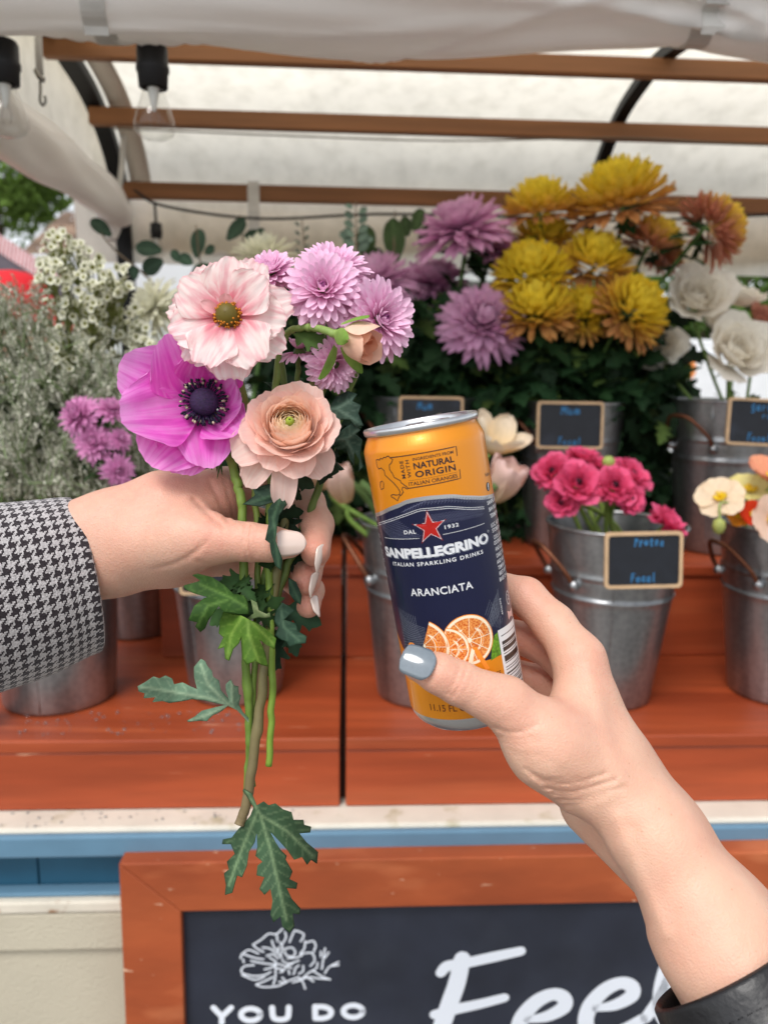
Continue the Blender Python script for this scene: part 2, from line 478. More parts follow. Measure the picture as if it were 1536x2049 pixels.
# ---- wooden display steps
Z1, Z2 = CZ - .468, CZ - .307
def steps(label, x0, x1, ux0):
    t = thing('display_steps', label, 'display steps', (0, 1.2, ZL), 'wooden display steps on the cart')
    def bx(name, *a, bev=.0025):
        return bevel(YB().add(*_b(*a)).build(name, M_WOOD, t, smooth=False), bev)
    bx('lower_tread', x0, x1, .944, 1.256 if ux0 <= x0 else 1.70, Z1 - .018, Z1)
    bx('front_board', x0, x1, .947, .965, ZL + .001, Z1 - .0185)
    bx('upper_riser', ux0, x1, 1.239, 1.257, Z1 + .0005, Z2 - .0185)
    bx('upper_tread', ux0, x1, 1.233, 1.80, Z2 - .018, Z2)
    if ux0 > x0: bx('side_board', ux0, ux0 + .018, 1.2575, 1.70, Z1 + .0005, Z2 - .0185)
    return t
steps('stained orange wooden steps under the left buckets behind the bouquet', X0 + .03, -.0665, -.365)
bevel(YB().add(*_b(-.066, -.059, .97, 1.70, ZL + .001, Z1 - .025)).build('gap_shade_strip', mat('gap_shade', C(50, 26, 16), rough=.8), cart, smooth=False), .0005)  # strip added in the gap between the steps; its dark colour stands in for shade
bevel(YB().add(*_b(-.066, -.059, 1.25, 1.70, Z1 + .0005, Z2 - .012)).build('gap_shade_strip', MATS['gap_shade'], cart, smooth=False), .0005)  # same for the upper gap: shade put in as a dark strip
steps('stained orange wooden steps under the right buckets behind the can', -.0585, X1 - .03, -.0585)

# ---- canopy
can = thing('canopy', 'cream cloth canopy on black ribs and wooden beams over the flower cart', 'canopy', (0, 1.4, 1.7))
PROF = np.array([(.97, CZ + .36), (1.06, CZ + .45), (1.2, CZ + .518), (1.414, CZ + .553), (1.53, CZ + .546), (1.644, CZ + .519), (1.75, CZ + .455), (1.80, CZ + .38), (1.82, CZ + .27), (1.825, CZ + .1)])
pc = catmull(np.stack([np.zeros(len(PROF)), PROF[:, 0], PROF[:, 1]], 1), 6)
def rib(x, k):
    w, h = (.016, .011) if x < 0 else (.012, .009)
    mb = YB(); T, U, W = frames(pc)
    V = []
    for p, t in zip(pc[:k], T[:k]):
        n = np.cross((1, 0, 0), t)
        for a, b in ((-w, -h), (w, -h), (w, h), (-w, h)): V.append(p + np.array([x + a, 0, 0]) + n * b)
    F = []
    for i in range(k - 1):
        for j in range(4): F.append([i * 4 + j, i * 4 + (j + 1) % 4, i * 4 + 4 + (j + 1) % 4, i * 4 + 4 + j])
    mb.add(V, F).build('rib', M_BLACK, can, smooth=False)
for x in (-.555, .486, 1.12): rib(x, len(pc) if x != .486 else len(pc) - 9)
for x in (-.555, 1.12):
    YB().add(*_b(x - .016, x + .016, 1.812, 1.842, ZL + .001, CZ + .11)).build('post', M_BLACK, can, smooth=False)
    YB().add(*_b(x - .016, x + .016, .955, .985, ZL + .001, CZ + .37)).build('post', M_BLACK, can, smooth=False)
# roof cloth
nx = 70; xs = np.linspace(-.66, 1.2, nx)
V = np.zeros((nx, len(pc), 3)); UVr = []
for i, x in enumerate(xs):
    V[i] = pc + np.array([x, 0, .0155])
    V[i, :, 2] += .004 * np.sin(x * 9 + pc[:, 1] * 7) * np.sin(pc[:, 1] * 11) + .006
YB().add(V[:, 2:-4].reshape(-1, 3), gridf(nx, V.shape[1] - 6)).build('roof_cloth', M_ROOF, can)
M_SEAM = mat('canopy_trim_cloth', C(226, 219, 210), rough=.75, transl=.2, noise=(20, .05))
for x in (-.508, ):
    k = [i for i in range(len(pc)) if 1.15 < pc[i, 1] < 1.80]
    V = np.array([[pc[i] + (x - .022, 0, .004), pc[i] + (x + .022, 0, .004), pc[i] + (x + .022, 0, .0075), pc[i] + (x - .022, 0, .0075)] for i in k])
    YB().add(V.reshape(-1, 3), gridf(len(k), 4, False, True)).build('hem_strip', M_SEAM, can)
for y, z, hh in ((1.414, CZ + .528, .030), (1.644, CZ + .494, .032), (1.79, CZ + .390, .034)):
    o = YB().add(*_b(-.565, 1.18, y - .011, y + .011, z - hh / 2, z + hh / 2)).build('beam', M_WOODL, can, smooth=False); bevel(o, .0025)
# back flap hanging below the rear beam
ny = 16; zs = np.linspace(CZ + .392, CZ + .27, ny); xs2 = np.linspace(-.54, 1.15, 120)
V = np.array([[(x, 1.85 + .012 * math.sin(x * 23 + z * 30) * (CZ + .392 - z) / .122 + .02 * math.sin((z - CZ) * 20) + .006 * math.sin(x * 61), z + .014 * math.sin(x * 7.3) * (CZ + .392 - z) / .122) for z in zs] for x in xs2])
o = YB().add(V.reshape(-1, 3), gridf(120, ny)).build('back_flap', M_SEAM, can)
m = o.modifiers.new('s', 'SOLIDIFY'); m.thickness = .003
for x in (-.262, .58): YB().add(*_b(x - .0125, x + .0125, 1.757, 1.7595, CZ + .305, CZ + .408)).build('tie_strap', M_WEB, can, smooth=False)
# rolled front flap
nx, na = 260, 72
xr = np.linspace(-.78, .95, nx); th = np.linspace(0, 2 * np.pi, na, endpoint=False)
STR = (-.332, .345)
V = np.zeros((nx, na, 3)); rr = np.random.RandomState(3)
ph = rr.uniform(0, 6, 14)
for i, x in enumerate(xr):
    pin = sum(math.exp(-((x - s) / .03) ** 2) for s in STR); wide = sum(math.exp(-((x - s) / .14) ** 2) for s in STR)
    r = .074 + .008 * math.sin(x * 3.1 + .5)
    R = r * (1 - .16 * pin + .035 * np.sin(2 * th + 2.2 * x + ph[0]) + .03 * np.sin(3 * th - 5 * x + ph[1]) + .015 * np.sin(5 * th + 9 * x + ph[2]) + .01 * np.sin(7 * th - 17 * x + ph[3]))
    for q in range(5):                          # soft creases that run obliquely away from the straps
        u = th - (3.6 + .42 * q + (.9 - .5 * q) * np.sin(x * (2.3 + .5 * q) + ph[4 + q]) + x * (1.2 - .7 * q))
        u = (u + np.pi) % (2 * np.pi) - np.pi
        R = R + .0065 * (.45 + wide) * np.exp(-(u / .07) ** 2) - .006 * (.45 + wide) * np.exp(-((u - .24) / .18) ** 2)
    zc = CZ + .468 - .010 * math.cos((x - .0) * 9.3) * (1 - pin) - .02 * max(0, x - .36) * 3 - .022 * smooth01((.1 - x) / .45)
    V[i, :, 0] = x; V[i, :, 1] = .985 + R * np.cos(th); V[i, :, 2] = zc + R * 1.0 * np.sin(th)
o = YB().add(V.reshape(-1, 3), gridf(nx, na, False, True)).build('front_roll', M_VINYL, can)
for s, tilt in ((STR[0], .5), (STR[1], -.5)):
    vv = []
    for ja in range(na):
        sh = tilt * .028 * math.sin(th[ja])
        for w, dr in ((-.0135, -.0005), (.0135, -.0005), (.0135, .0022), (-.0135, .0022)):
            i = int(np.argmin(abs(xr - (s + sh)))); c0 = V[i].mean(0); d = V[i, ja] - c0; d[0] = 0
            vv.append(np.array([s + sh + w, 0, 0]) + (c0 + d * (1 + dr / np.linalg.norm(d))) * [0, 1, 1])
    YB().add(vv, gridf(na, 4, True, True)).build('roll_strap', M_WEB, can, smooth=False)
# rolled end flap on the left, with the cloth between it and the end rib
ax = catmull([P(-150, 110, .93), P(-40, 215, 1.02), P(60, 285, 1.2), P(150, 350, 1.4), P(216, 400, 1.58), P(236, 428, 1.64)], 7)
n = len(ax); T, U, W = frames(ax); V = np.zeros((n, 36, 3)); th = np.linspace(0, 2 * np.pi, 36, endpoint=False)
for i in range(n):
    f = i / (n - 1); R = (.050 - .016 * f) * (1 + .07 * np.sin(3 * th + f * 7) + .04 * np.sin(5 * th - f * 15)) * (1 + .05 * math.sin(f * 19))
    V[i] = ax[i] + R[:, None] * (np.cos(th)[:, None] * U[i] + np.sin(th)[:, None] * W[i])
MB().add(V.reshape(-1, 3), gridf(n, 36, False, True)).build('end_roll', M_VINYL, can)
rp = np.array([(CYAW * -.572 - SYAW * (p[1] - 1.2), 1.2 + SYAW * -.572 + CYAW * (p[1] - 1.2), p[2]) for p in pc[4:-8]])
ri = np.array([rp[int(round(q))] for q in np.linspace(0, len(rp) - 1, n)])
V = np.array([[ri[i] * (1 - k) + ax[i] * k + np.array([-.02 * math.sin(k * 3.1), 0, 0]) for k in np.linspace(0, 1, 8)] for i in range(n)])
MB().add(V.reshape(-1, 3), gridf(n, 8)).build('end_cloth', M_ROOF, can)
mb = MB(); tube(mb, [P(205, 388, 1.60), P(216, 420, 1.62), P(224, 452, 1.64), P(222, 480, 1.64)], [.026, .028, .020, .010], 14, 6)
mb.build('end_cloth_tail', M_VINYL, can)
mb = MB(); tube(mb, [P(247, 270, 1.56), P(244, 330, 1.57), P(238, 380, 1.58)], .006, 8, 4, flat=(1, .4)); mb.build('tie_strap', M_WEB, can)
# webbing strap with a metal hook
hk = thing('hook_strap', 'narrow webbing strap with a small metal hook hanging under the canopy', 'strap', P(80, 60, .98))
mb = MB(); tube(mb, [P(76, 20, .98), P(77, 90, .98), P(80, 150, .98)], .0048, 8, 4, flat=(1, .35)); mb.build('strap', M_WEB, hk)
mb = MB(); tube(mb, [P(72, 140, .978), P(80, 155, .976), P(90, 160, .978)], .0035, 8, 4); mb.build('ring', mat('dull_metal', C(150, 146, 138), rough=.35, metal=.9), hk)
mb = MB(); tube(mb, [P(80, 157, .978), P(81, 180, .978), P(80, 200, .978), P(85, 210, .978), P(91, 203, .978), P(90, 192, .978)], .0018, 8, 5); mb.build('hook', MATS['dull_metal'], hk)

# ---- string lights
def thin_glass():
    m = bpy.data.materials.new('clear_bulb_glass'); m.use_nodes = True
    N, L = m.node_tree.nodes, m.node_tree.links; N.clear()
    o = N.new('ShaderNodeOutputMaterial'); t = N.new('ShaderNodeBsdfTransparent'); g = N.new('ShaderNodeBsdfGlossy'); f = N.new('ShaderNodeFresnel'); x = N.new('ShaderNodeMixShader')
    t.inputs['Color'].default_value = (.93, .93, .92, 1); g.inputs['Roughness'].default_value = .03; f.inputs['IOR'].default_value = 1.5
    gm = N.new('ShaderNodeNewGeometry'); mr = N.new('ShaderNodeMapRange'); mr.inputs['To Min'].default_value = 1.5; mr.inputs['To Max'].default_value = 1 / 1.5; L.new(gm.outputs['Backfacing'], mr.inputs['Value']); L.new(mr.outputs['Result'], f.inputs['IOR'])
    L.new(f.outputs[0], x.inputs[0]); L.new(t.outputs[0], x.inputs[1]); L.new(g.outputs[0], x.inputs[2]); L.new(x.outputs[0], o.inputs['Surface'])
    return m
M_GLASS = thin_glass()
M_FIL = mat('bulb_stem_glass', C(235, 235, 230), rough=.25)
def bulb(parent, top, s=1.0):
    """Socket hanging from top and a clear pear bulb under it."""
    b = np.asarray(top)
    mb = MB(); lathe(mb, [(.004, .012), (.015, .012), (.0185, .004), (.0185, -.014), (.0195, -.015), (.0195, -.022), (.0185, -.024), (.0175, -.040), (.0135, -.0405)] and [(a * s, h * s) for a, h in [(.0005, .006), (.0165, .006), (.0185, .002), (.0185, -.016), (.0197, -.018), (.0197, -.024), (.0182, -.026), (.0172, -.042), (.013, -.0425)]], b, 28)
    mb.build('socket', M_RUBBER, parent)
    pr = [(.0125, -.040), (.0130, -.046), (.0150, -.053), (.0185, -.063), (.0225, -.074), (.0247, -.083), (.0247, -.089), (.0220, -.095), (.0150, -.0995), (.0060, -.1012), (.0003, -.1015)]
    mb = MB(); lathe(mb, [(a * s, h * s) for a, h in pr], b, 32); g = mb.build('bulb', M_GLASS, parent)
    mb = MB(); lathe(mb, [(a * s, h * s) for a, h in [(.0075, -.042), (.0062, -.05), (.0038, -.062), (.0022, -.068), (.0003, -.069)]], b, 14)
    mb.build('bulb_stem', M_FIL, g)
    mb = MB()
    for q in (-1, 1): tube(mb, [b + np.array([q * .002, 0, -.066]) * s, b + np.array([q * .006, 0, -.076]) * s, b + np.array([q * .004, 0, -.086]) * s], .0003 * s, 5, 4)
    mb.build('filament', mat('filament_wire', C(120, 110, 100), rough=.4, metal=.8), g)
sl = thing('string_light', 'clear bulb in black socket hanging before the canopy near its wooden beams', 'string light', P(304, 95, .93), 'string light bulbs')
bulb(sl, P(304, 100, .93))
sl = thing('string_light', 'black socket and clear bulb cut off by the photo left edge under the canopy', 'string light', P(4, 80, .92), 'string light bulbs')
bulb(sl, P(4, 92, .92))
sl = thing('string_light', 'small black socket hanging on a cable by the rear black canopy post', 'string light', P(312, 400, 1.66), 'string light bulbs')
bulb(sl, P(312, 450, 1.66), .66)
mb = MB(); tube(mb, [P(309, 405, 1.66), P(311, 428, 1.66), P(312, 446, 1.66)], .003, 6, 4); mb.build('cord', M_RUBBER, sl)
mb = MB(); tube(mb, [P(-300, 20, .9), P(4, 60, .92), P(150, 45, .93), P(304, 60, .93), P(700, 60, .95), P(1300, 40, .98), P(1800, 30, 1.)], .0035, 8, 8)
tag(mb.build('light_cable', M_RUBBER), 'black light cable carrying the clear bulbs just behind the rolled flap', 'cable', 'light cables')
mb = MB(); tube(mb, [P(268, 380, 1.66), P(330, 412, 1.66), P(520, 437, 1.66), P(760, 428, 1.67), P(1050, 434, 1.68), P(1250, 441, 1.70), P(1600, 426, 1.72), P(1750, 415, 1.73)], .003, 8, 8)
tag(mb.build('light_cable', M_RUBBER), 'dark cable sagging along the rear beam behind the tall flowers', 'cable', 'light cables')
mb = MB(); tube(mb, [P(226, 256, 1.5), P(600, 272, 1.51), P(900, 281, 1.52), P(1240, 275, 1.53), P(1420, 284, 1.54), P(1650, 296, 1.55)], .0016, 6, 8)
tag(mb.build('wire', mat('brown_wire', C(110, 96, 80), rough=.6)), 'thin brown wire strung just under the middle roof beam', 'wire')

# ------------------------------------------------------------------ lettering
def text2d(body, size=1., shear=0., bold=0., spacing=1.):
    cu = bpy.data.curves.new('t', 'FONT'); cu.body = body; cu.size = size; cu.shear = shear; cu.offset = bold; cu.space_character = spacing
    cu.resolution_u = 4; cu.align_x = 'CENTER'
    ob = bpy.data.objects.new('t', cu)
    me = bpy.data.meshes.new_from_object(ob)
    V = np.array([v.co[:2] for v in me.vertices]); F = [list(p.vertices) for p in me.polygons]
    bpy.data.objects.remove(ob); bpy.data.curves.remove(cu); bpy.data.meshes.remove(me)
    return V, F
def fit2d(body, x0, x1, y0, y1, **k):
    """Text stretched into a box."""
    V, F = text2d(body, **k); a, b = V.min(0), V.max(0)
    return (V - a) / (b - a) * [x1 - x0, y1 - y0] + [x0, y0], F
def stroke2d(pts, w, k=5, cap=6):
    """A brush stroke with round ends: rings of 2d vertices and faces."""
    p = catmull(np.c_[np.asarray(pts, float), np.zeros(len(pts))], k)[:, :2] if k > 1 else np.asarray(pts, float)
    w = np.interp(np.linspace(0, 1, len(p)), np.linspace(0, 1, len(np.atleast_1d(w))), np.atleast_1d(w)) if np.ndim(w) else np.full(len(p), w)
    T = np.gradient(p, axis=0); T /= np.linalg.norm(T, axis=1)[:, None] + 1e-9; Nn = np.stack([-T[:, 1], T[:, 0]], 1)
    V, F = [], []
    for i in range(len(p)): V += [p[i] + Nn[i] * w[i] / 2, p[i] - Nn[i] * w[i] / 2]
    for i in range(len(p) - 1): F.append([2 * i, 2 * i + 1, 2 * i + 3, 2 * i + 2])
    for e, sg in ((0, -1), (len(p) - 1, 1)):
        b = len(V)
        for a in np.linspace(0, np.pi, cap): V.append(p[e] + w[e] / 2 * (math.cos(a) * Nn[e] + sg * math.sin(a) * T[e]))
        F.append(list(range(b, b + cap)))
    return np.array(V), F

# ---- the big sign
sg_a = math.radians(2.6)
S_O = P(237, 1729, .944); S_X = np.array([math.cos(sg_a), math.sin(sg_a), .004]); S_X /= np.linalg.norm(S_X)
S_D = np.array([.004, -.035, -1.]); S_D /= np.linalg.norm(S_D)
S_N = np.cross(S_X, S_D) * -1
if S_N[1] > 0: S_N = -S_N
def sgn(u, v, n=0.): return S_O + S_X * u + S_D * v + S_N * n
def spx(px, py):
    """Where the line of sight to a photo pixel meets the board, in board metres."""
    d = P(px, py, 1.) - EYE; o0 = EYE
    t = ((S_O + S_N * -.012 - o0) @ S_N) / (d @ S_N); q = o0 + d * t - S_O
    return q @ S_X, q @ S_D
sign = thing('chalkboard_sign', 'large orange wood framed chalkboard with white lettering leaning on the cart', 'sign', sgn(.49, .82))
SW, SH, FW, FT = .98, .82, .074, .032
M_FRAME = mat('sign_frame_wood', C(166, 82, 44), rough=.55, noise=(16, .16), noise2=(6, C(144, 66, 34), .42, .70), bump=(70, .35, .001), stretch=(.5, 1, 1.6), specks=((11, C(190, 108, 68), .60, .76), (70, C(214, 170, 140), .71, .75)))
def slab(name, quad, n0, n1, m):
    V = [sgn(u, v, n0) for u, v in quad] + [sgn(u, v, n1) for u, v in quad]
    return bevel(MB().add(V, [[0, 1, 2, 3], [7, 6, 5, 4], [0, 4, 5, 1], [1, 5, 6, 2], [2, 6, 7, 3], [3, 7, 4, 0]]).build(name, m, sign, smooth=False), .0018)
g = .0004
slab('frame_board', [(0, 0), (SW, 0), (SW - FW - g, FW - .008), (FW + g, FW - .008)], -FT, 0, M_FRAME)
slab('frame_board', [(0, g), (FW, FW - .008 + g), (FW, SH - FW), (0, SH)], -FT, -.0006, M_FRAME)
slab('frame_board', [(SW, g), (SW, SH), (SW - FW, SH - FW), (SW - FW, FW - .008 + g)], -FT, -.0006, M_FRAME)
slab('frame_board', [(g, SH), (FW, SH - FW + g), (SW - FW, SH - FW + g), (SW - g, SH)], -FT, 0, M_FRAME)
slab('board', [(FW - .01, FW - .016), (SW - FW + .01, FW - .016), (SW - FW + .01, SH - FW + .01), (FW - .01, SH - FW + .01)], -.022, -.012, M_CHALK)
def on_board(name, strokes, m=M_SIGNW):
    mb = MB()
    for i, (V, F) in enumerate(strokes): mb.add([sgn(u, v, -.0117 + .00003 * i) for u, v in V], F)
    return mb.build(name, m, sign, smooth=False)
def bs(pts, w, sc, off, k=5):
    """Stroke given in pixels of an enlarged crop (scale, offset), laid on the board."""
    q = [spx(off[0] + x / sc, off[1] + y / sc) for x, y in pts]
    ww = np.asarray(w, float) / sc * .97 / FPX
    return stroke2d(q, ww, k)
A = ((2.743), (840, 1860))
letters = [[[(115, 240), (150, 205), (240, 190), (400, 155), (555, 122)], [60, 66, 62, 64, 56]], [[(232, 165), (205, 290), (160, 420), (120, 540), (90, 680)], [95, 100, 102, 104, 90]], [[(80, 470), (200, 440), (330, 412), (465, 378)], [56, 64, 60, 54]]]
on_board('letter', [bs(p, w, *A) for p, w in letters])
E1 = [(590, 500), (700, 480), (790, 430), (790, 380), (730, 360), (640, 400), (560, 490), (540, 590), (600, 650), (720, 630), (850, 560)]
on_board('letter', [bs(E1, [40, 70, 88, 84, 76, 88, 96, 92, 84, 80, 70], *A)])
on_board('letter', [bs([(x + 372, y - 62) for x, y in E1], [40, 70, 88, 84, 76, 88, 96, 92, 84, 80, 70], *A)])
on_board('letter', [bs([(1240, 490), (1320, 380), (1380, 260), (1400, 180), (1370, 170), (1340, 240), (1320, 360), (1330, 470), (1390, 540), (1480, 520)], [70, 80, 80, 70, 66, 80, 90, 92, 84, 70], *A)])
B = (4.8, (440, 1820))
w = 58
on_board('letter', [bs([(-60, 945), (20, 1030), (20, 1090)], w, *B, k=1), bs([(110, 945), (18, 1035)], w, *B, k=1)])
def oval(cx, cy, rx, ry): return [(cx + rx * math.cos(a), cy + ry * math.sin(a)) for a in np.linspace(0, 2 * np.pi, 25)]
on_board('letter', [bs(oval(297, 1013, 92, 58), w, *B, k=1)])
on_board('letter', [bs([(503, 945), (508, 1010), (525, 1050), (585, 1062), (645, 1048), (660, 1008), (662, 942)], w, *B, k=4)])
on_board('letter', [bs([(915, 935), (918, 1050)], w, *B, k=1), bs([(915, 940), (985, 938), (1045, 955), (1070, 990), (1050, 1030), (990, 1050), (918, 1050)], w, *B, k=4)])
on_board('letter', [bs(oval(1280, 983, 92, 58), w, *B, k=1)])
FL = [[(320, 340), (400, 290), (470, 235), (540, 240), (600, 190)], [(320, 345), (360, 380), (420, 410)], [(545, 245), (555, 310)], [(625, 220), (635, 270), (600, 335)], [(670, 315), (700, 240), (725, 205), (800, 235), (800, 270), (775, 310)], [(820, 305), (810, 380), (775, 420)], [(835, 320), (895, 305), (920, 350), (900, 410)],
      [(770, 430), (880, 420), (910, 490), (870, 545)], [(200, 470), (215, 430), (280, 390), (370, 425)], [(230, 430), (330, 465), (420, 480)], [(230, 510), (225, 480)], [(300, 495), (400, 515), (520, 530)], [(330, 535), (240, 545), (205, 590), (230, 620)], [(230, 620), (330, 640), (430, 630), (490, 600)], [(215, 630), (330, 675), (430, 650)],
      [(350, 720), (430, 690), (510, 650)], [(350, 725), (420, 745), (560, 735), (650, 690), (760, 650)], [(535, 500), (535, 640), (515, 720)], [(410, 365), (480, 375), (540, 420)], [(500, 300), (520, 360), (560, 400)], [(570, 360), (560, 420), (600, 470)], [(620, 380), (690, 365), (725, 410), (700, 450), (640, 440), (625, 400)], [(650, 470), (740, 460), (790, 440)],
      [(450, 445), (510, 430), (560, 470)], [(480, 460), (540, 500)], [(600, 490), (660, 520), (760, 490)], [(560, 520), (620, 540), (690, 560)], [(430, 575), (500, 555), (560, 520)], [(600, 600), (650, 540), (700, 520)], [(710, 620), (730, 560), (760, 535)], [(660, 580), (670, 620)], [(800, 540), (800, 590), (760, 615)], [(700, 700), (780, 670), (850, 610), (920, 570)],
      [(760, 650), (800, 700), (820, 760)], [(740, 690), (850, 650), (950, 660), (1060, 670)], [(830, 640), (900, 690)], [(900, 590), (980, 640), (1060, 670)], [(930, 560), (940, 510)], [(980, 570), (990, 500), (1010, 370)], [(970, 450), (970, 400)], [(1010, 460), (1045, 410)], [(1010, 610), (1050, 550), (1140, 500)], [(1080, 540), (1140, 530)], [(570, 690), (640, 700), (600, 650)], [(580, 310), (600, 360), (590, 430)], [(540, 560), (600, 570), (580, 600)]]
on_board('flower_drawing', [bs(p, 17, *B, k=4) for p in FL])

# ------------------------------------------------------------------ buckets and chalk tags
M_COPPER = mat('copper_handle', C(112, 70, 50), rough=.45, metal=.7, noise=(40, .25))
M_WATER = mat('bucket_water', C(40, 48, 44), rough=.08)
M_TAGW = mat('tag_frame_wood', C(196, 164, 128), rough=.65, noise=(60, .12))
M_TAGB = mat('tag_board', C(22, 26, 34), rough=.6, noise=(60, .2), noise2=(22, C(40, 46, 58), .55, .75))
def bucket(label, px, D, z0, rt, rb, H, hand=(200,), rid=(.63, .74)):
    x = atx(px, D, z0 + H)
    b = np.array([x, D, z0 + .0008])
    t = thing('bucket', label, 'bucket', b, 'galvanised flower buckets')
    pr = [(rb - .006, .004), (rb - .001, 0), (rb, .004)]
    for k in range(1, 19):
        h = H * k / 19; r = rb + (rt - rb) * k / 19
        pr.append((r, h))
        for q in rid:
            if abs(k / 19 - q) < .0263: pr += [(rb + (rt - rb) * q, H * q - .004), (rb + (rt - rb) * q + .0025, H * q), (rb + (rt - rb) * q, H * q + .004)]
    pr = sorted(pr[:3], key=lambda a: 0) + sorted(pr[3:], key=lambda a: a[1])
    pr += [(rt, H - .002)]
    mb = MB(); lathe(mb, pr, b, 56); mb.build('wall', M_GALV, t)
    mb = MB(); a = np.linspace(0, 2 * np.pi, 56, endpoint=False); sm = np.linspace(0, 2 * np.pi, 10, endpoint=False)
    V = np.array([[(b[0] + (rt + .0028 * math.cos(q)) * math.cos(p), b[1] + (rt + .0028 * math.cos(q)) * math.sin(p), b[2] + H + .0028 * math.sin(q)) for q in sm] for p in a])
    mb.add(V.reshape(-1, 3), gridf(56, 10, True, True)).build('rim', M_GALV, t)
    mb = MB(); lathe(mb, [(rt - .0015, H - .002), (rt - .002, H - .01), (rb + (rt - rb) * .70, H * .72)], b, 40); mb.build('lining', M_GALV, t)
    mb = MB(); lathe(mb, [(rb + (rt - rb) * .70, H * .715), (.001, H * .715)], b, 40); mb.build('water', M_WATER, t)
    sa = math.radians(rng.uniform(228, 312)); mb = MB()
    tube(mb, [b + np.array([(rb + (rt - rb) * f_ + .0002) * math.cos(sa), (rb + (rt - rb) * f_ + .0002) * math.sin(sa), H * f_]) for f_ in (.02, .3, .6, .97)], .0011, 6, 4); mb.build('seam', M_GALV, t)
    for hd in hand:
        e = math.radians(hd); q = []
        for s_, hh, rr_ in ((-.52, .70, .006), (-.44, .78, .014), (-.2, .885, .024), (0, .905, .027), (.2, .885, .024), (.44, .78, .014), (.52, .70, .006)):
            r = rb + (rt - rb) * hh + rr_
            q.append(b + np.array([r * math.cos(e + s_), r * math.sin(e + s_), H * hh]))
        mb = MB(); tube(mb, q, .0034, 8, 5); hdl = mb.build('handle', M_COPPER, t)
        for qq in (q[0], q[-1]):
            mb = MB(); lathe(mb, [(.0005, .006), (.007, .005), (.008, 0), (.007, -.009)], qq, 12, frame3(qq - b * [1, 1, 0] - [0, 0, qq[2]])); mb.build('ear', M_GALV, hdl)
    return t
YF, YR = 1.098, 1.425
bucket('galvanised bucket of hot pink ranunculus standing right of the can', 1232, YF, Z1, .098, .064, .262, (190,))
bucket('galvanised bucket of poppies cut off by the right edge of the photo', 1580, YF + .02, Z1, .096, .064, .262, (192,))
bucket('galvanised bucket of pale tulips standing behind the drink can', 850, YF, Z1, .094, .066, .262, (180,))
bucket('galvanised bucket behind the bouquet stems with a chalk tag', 466, YF, Z1, .095, .068, .262, (180,))
bucket('galvanised bucket below the houndstooth sleeve holding pale statice', 100, YF - .03, Z1, .092, .078, .262, (200,))
bucket('dark galvanised bucket standing back on the step under the wrist', 262, 1.36, Z1, .082, .060, .25, ())
bucket('tall galvanised bucket of mauve chrysanthemums behind the can lid', 850, YR + .01, Z2, .096, .072, .268, (185,))
bucket('tall galvanised bucket of yellow bronze chrysanthemums behind the ranunculus', 1143, YR, Z2, .095, .072, .264, (192,))
bucket('tall galvanised bucket of white lisianthus at the right edge', 1460, YR - .02, Z2, .100, .076, .272, (205,))

def rrect(w, h, r, n=5):
    p = []
    for cx, cy, a0 in ((w / 2 - r, h / 2 - r, 0), (-w / 2 + r, h / 2 - r, 90), (-w / 2 + r, -h / 2 + r, 180), (w / 2 - r, -h / 2 + r, 270)):
        for k in range(n): a = math.radians(a0 + 90 * k / (n - 1)); p.append((cx + r * math.cos(a), cy + r * math.sin(a)))
    return np.array(p)
_o = [(.5, .6), (.2, .5), (.15, .2), (.45, .0), (.75, .2), (.75, .45), (.5, .6)]
HANDS = {'P': [[(.2, 0), (.2, 1)], [(.2, 1), (.65, .95), (.7, .65), (.2, .5)]], 'r': [[(.25, 0), (.25, .6)], [(.25, .4), (.45, .58), (.7, .55)]], 'o': [_o], 't': [[(.45, .95), (.42, .15), (.6, 0), (.75, .08)], [(.15, .62), (.8, .66)]],
         'e': [[(.2, .3), (.7, .35), (.65, .55), (.4, .6), (.18, .3), (.35, .02), (.75, .1)]], 'a': [[(.7, .5), (.4, .6), (.15, .3), (.35, .0), (.65, .2)], [(.72, .6), (.72, .1), (.85, 0)]], 'F': [[(.2, 0), (.22, 1)], [(.2, 1), (.8, 1.02)], [(.2, .55), (.65, .57)]],
         'c': [[(.75, .5), (.45, .6), (.18, .3), (.4, 0), (.78, .1)]], 'l': [[(.4, 1), (.4, .1), (.6, 0)]], 'M': [[(.1, 0), (.18, 1), (.5, .4), (.82, 1), (.9, 0)]], 'u': [[(.2, .6), (.22, .1), (.5, 0), (.72, .2), (.75, .6), (.78, 0)]],
         'm': [[(.1, 0), (.12, .6), (.3, .58), (.42, 0)], [(.42, .4), (.62, .6), (.78, .4), (.82, 0)]], 'g': [[(.7, .5), (.4, .6), (.18, .3), (.4, .05), (.7, .25), (.72, .55), (.7, -.2), (.45, -.38), (.2, -.25)]], 'd': [[(.7, .45), (.4, .6), (.15, .3), (.4, 0), (.7, .2)], [(.74, 1), (.74, 0)]],
         'n': [[(.2, 0), (.2, .6)], [(.2, .4), (.5, .6), (.72, .4), (.75, 0)]], 's': [[(.7, .52), (.4, .6), (.25, .45), (.65, .2), (.5, .0), (.2, .08)]]}
